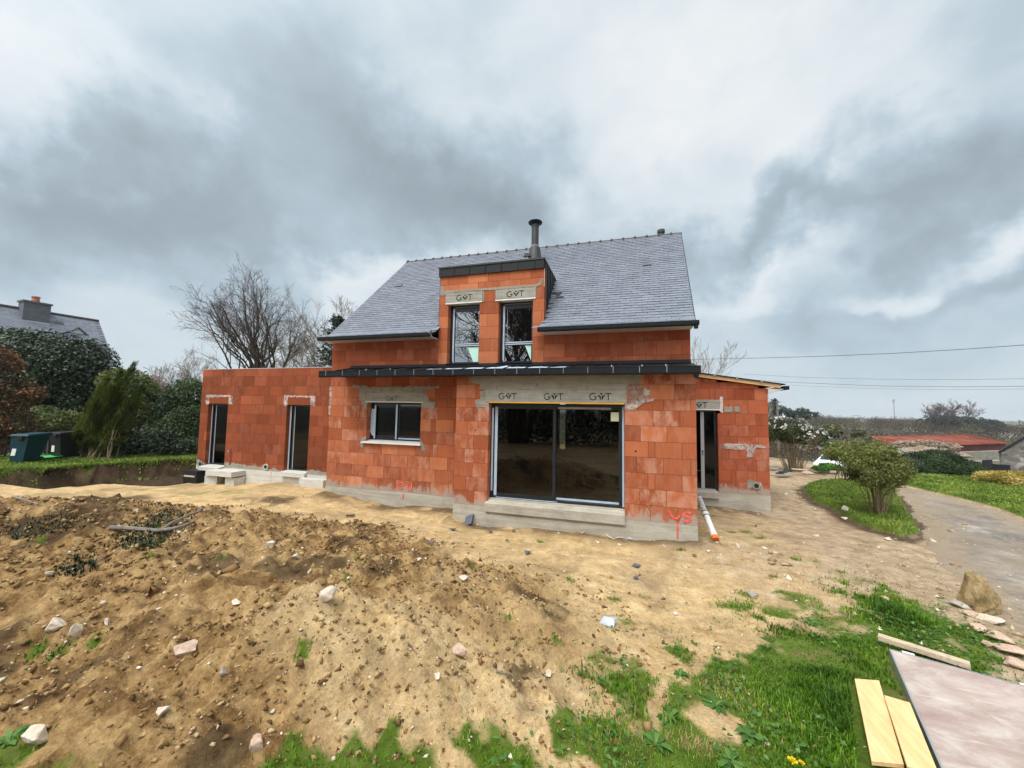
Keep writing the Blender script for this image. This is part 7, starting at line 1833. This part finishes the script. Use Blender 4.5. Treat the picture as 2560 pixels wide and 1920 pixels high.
# bearings of the big cloud masses (azimuth, elevation), edges frayed by noise
az = M_('ARCTAN2', sx.outputs[0], sx.outputs[1]); el = M_('ARCSINE', sx.outputs[2])
az = M_('ADD', az, M_('MULTIPLY_ADD', wn.outputs['Fac'], .62, -.31)); el = M_('ADD', el, M_('MULTIPLY_ADD', wn2.outputs['Fac'], .44, -.22))
az = M_('ADD', az, M_('MULTIPLY_ADD', wn3.outputs['Fac'], .14, -.07)); el = M_('ADD', el, M_('MULTIPLY_ADD', wn3.outputs['Fac'], -.14, .07))
cv = N_('ShaderNodeCombineXYZ'); nt.links.new(az, cv.inputs[0]); nt.links.new(el, cv.inputs[1]); aev = cv.outputs[0]
def azel(u, v):
    d = ray(u, v); d = d/np.linalg.norm(d); return math.atan2(d[0], d[1]), math.asin(d[2])
BL = [ # u, v (photo/2212), half width, half height, tilt deg, change of tone
 (90, 170, 330, 190, -15, .34), (60, 330, 170, 60, -20, .14), (330, 60, 130, 90, 0, -.10), (630, 70, 170, 110, 20, -.10), (890, 150, 200, 110, 30, .17),
 (300, 300, 170, 90, 20, -.22), (430, 490, 330, 150, 5, -.44), (150, 470, 160, 110, 0, -.14), (870, 330, 330, 120, 22, -.42), (700, 440, 120, 60, 20, .05), (1110, 430, 190, 110, 10, -.30),
 (850, 585, 220, 42, -8, .22), (240, 610, 180, 40, 0, -.02), (760, 640, 130, 60, -25, .20), (400, 720, 300, 70, 0, .06),
 (1420, 230, 330, 210, -15, .34), (1330, 60, 300, 110, 0, .04), (1650, 90, 300, 140, 0, .14), (2030, 60, 240, 120, 15, -.14), (2150, 190, 150, 70, -10, .10),
 (1330, 400, 110, 70, 0, .12), (1500, 380, 60, 45, -30, -.14), (1650, 350, 160, 70, -30, .18), (1900, 430, 420, 100, -20, -.40), (2150, 330, 200, 110, -20, -.20), (1560, 520, 140, 55, -15, -.28),
 (1680, 585, 150, 45, -12, .34), (2130, 520, 170, 45, -15, .34), (1960, 580, 120, 40, -15, .10), (1880, 650, 240, 60, -5, -.28), (2180, 610, 120, 40, -10, -.18), (1850, 730, 380, 40, 0, -.12), (1950, 820, 500, 60, 0, -.10), (1180, 470, 100, 60, 0, -.1), (1250, 480, 90, 50, 0, .16)]
tone = None
for (u, v, hw, hh, ang, dlt) in BL:
    u *= 2560/2212; v *= 2560/2212; hw *= 2560/2212; hh *= 2560/2212
    a0, e0 = azel(u, v); c, s = math.cos(R(ang)), math.sin(R(ang))
    a1, e1 = azel(u+hw*c, v+hw*s); a2, e2 = azel(u-hh*s, v+hh*c)
    Mx = np.array([[a1-a0, a2-a0], [e1-e0, e2-e0]]); Iv = np.linalg.inv(Mx)
    U_, S_, Vt = np.linalg.svd(Mx)
    ang_ = math.atan2(U_[1, 0], U_[0, 0])
    mp = N_('ShaderNodeMapping', vector_type='TEXTURE'); mp.inputs['Location'].default_value = (a0, e0, 0); mp.inputs['Rotation'].default_value = (0, 0, ang_); mp.inputs['Scale'].default_value = (S_[0]*1.75, S_[1]*1.75, 1)
    nt.links.new(aev, mp.inputs[0]); gt = N_('ShaderNodeTexGradient', gradient_type='SPHERICAL'); nt.links.new(mp.outputs[0], gt.inputs[0])
    tone = M_('MULTIPLY_ADD', gt.outputs['Fac'], dlt*1.1, tone if tone is not None else 0.0)
big = noise(1.9, 8, .55, .4, (1, 1, 1.8), (.3, .8, .1)); sml = noise(6, 8, .58, .5, (1, 1, 1.9), (3, 1, 2))
tone = M_('MULTIPLY_ADD', tone, .86, .615)
tone = M_('ADD', tone, M_('MULTIPLY_ADD', big.outputs['Fac'], .20, -.10)); tone = M_('ADD', tone, M_('MULTIPLY_ADD', sml.outputs['Fac'], .26, -.13))
ramp = N_('ShaderNodeValToRGB'); nt.links.new(tone, ramp.inputs[0]); e = ramp.color_ramp.elements
for k, (p_, c_) in enumerate([(0.0, (.30, .36, .41)), (.25, (.38, .455, .51)), (.5, (.51, .625, .705)), (.72, (.72, .80, .855)), (1.0, (.93, .955, .97))]):
    if k >= len(e): e.new(p_)
    e[k].position = p_; e[k].color = (*c_, 1)
# unseen glow added around the sun, behind and above the viewpoint, for more downlight
sd = np.array([math.sin(R(SUN_AZ))*math.cos(R(SUN_EL)), math.cos(R(SUN_AZ))*math.cos(R(SUN_EL)), math.sin(R(SUN_EL))])
dt = N_('ShaderNodeVectorMath', operation='DOT_PRODUCT'); nt.links.new(gen, dt.inputs[0]); dt.inputs[1].default_value = tuple(sd)
glow = M_('MULTIPLY', M_('POWER', M_('MAXIMUM', dt.outputs['Value'], 0.0), 5.0), 4.6)
gm_ = N_('ShaderNodeMix', data_type='RGBA', blend_type='ADD'); gm_.inputs[0].default_value = 1.0
gc_ = N_('ShaderNodeCombineColor')
for i, k in enumerate((1.0, .97, .92)): nt.links.new(M_('MULTIPLY', glow, k), gc_.inputs[i])
nt.links.new(ramp.outputs[0], gm_.inputs[6]); nt.links.new(gc_.outputs[0], gm_.inputs[7])
sky = N_('ShaderNodeTexSky', sky_type='NISHITA'); sky.sun_disc = False; sky.sun_elevation = R(SUN_EL); sky.sun_rotation = R(SUN_AZ)
b1_ = N_('ShaderNodeBackground'); nt.links.new(sky.outputs[0], b1_.inputs[0]); b1_.inputs[1].default_value = .10
b2_ = N_('ShaderNodeBackground'); nt.links.new(gm_.outputs[2], b2_.inputs[0]); b2_.inputs[1].default_value = 1.0/2**EXPO
mxs = N_('ShaderNodeMixShader'); mxs.inputs[0].default_value = .94
nt.links.new(b1_.outputs[0], mxs.inputs[1]); nt.links.new(b2_.outputs[0], mxs.inputs[2])
wo = N_('ShaderNodeOutputWorld'); nt.links.new(mxs.outputs[0], wo.inputs[0])
sun = bpy.data.lights.new('sun', 'SUN'); sun.energy = 1.5; sun.angle = R(12); sun.color = (1, .96, .90)
so = bpy.data.objects.new('sun', sun); col.objects.link(so); so.location = (0, -10, 30)
so.rotation_euler = Vector((-sd[0], -sd[1], -sd[2])).to_track_quat('-Z', 'Y').to_euler()

scene.render.engine = 'CYCLES'
scene.cycles.max_bounces = 8; scene.cycles.transparent_max_bounces = 12
scene.cycles.use_denoising = True; scene.cycles.volume_bounces = 0
vs = scene.view_settings; vs.view_transform = 'Standard'; vs.look = 'None'; vs.exposure = EXPO; vs.gamma = 1.0
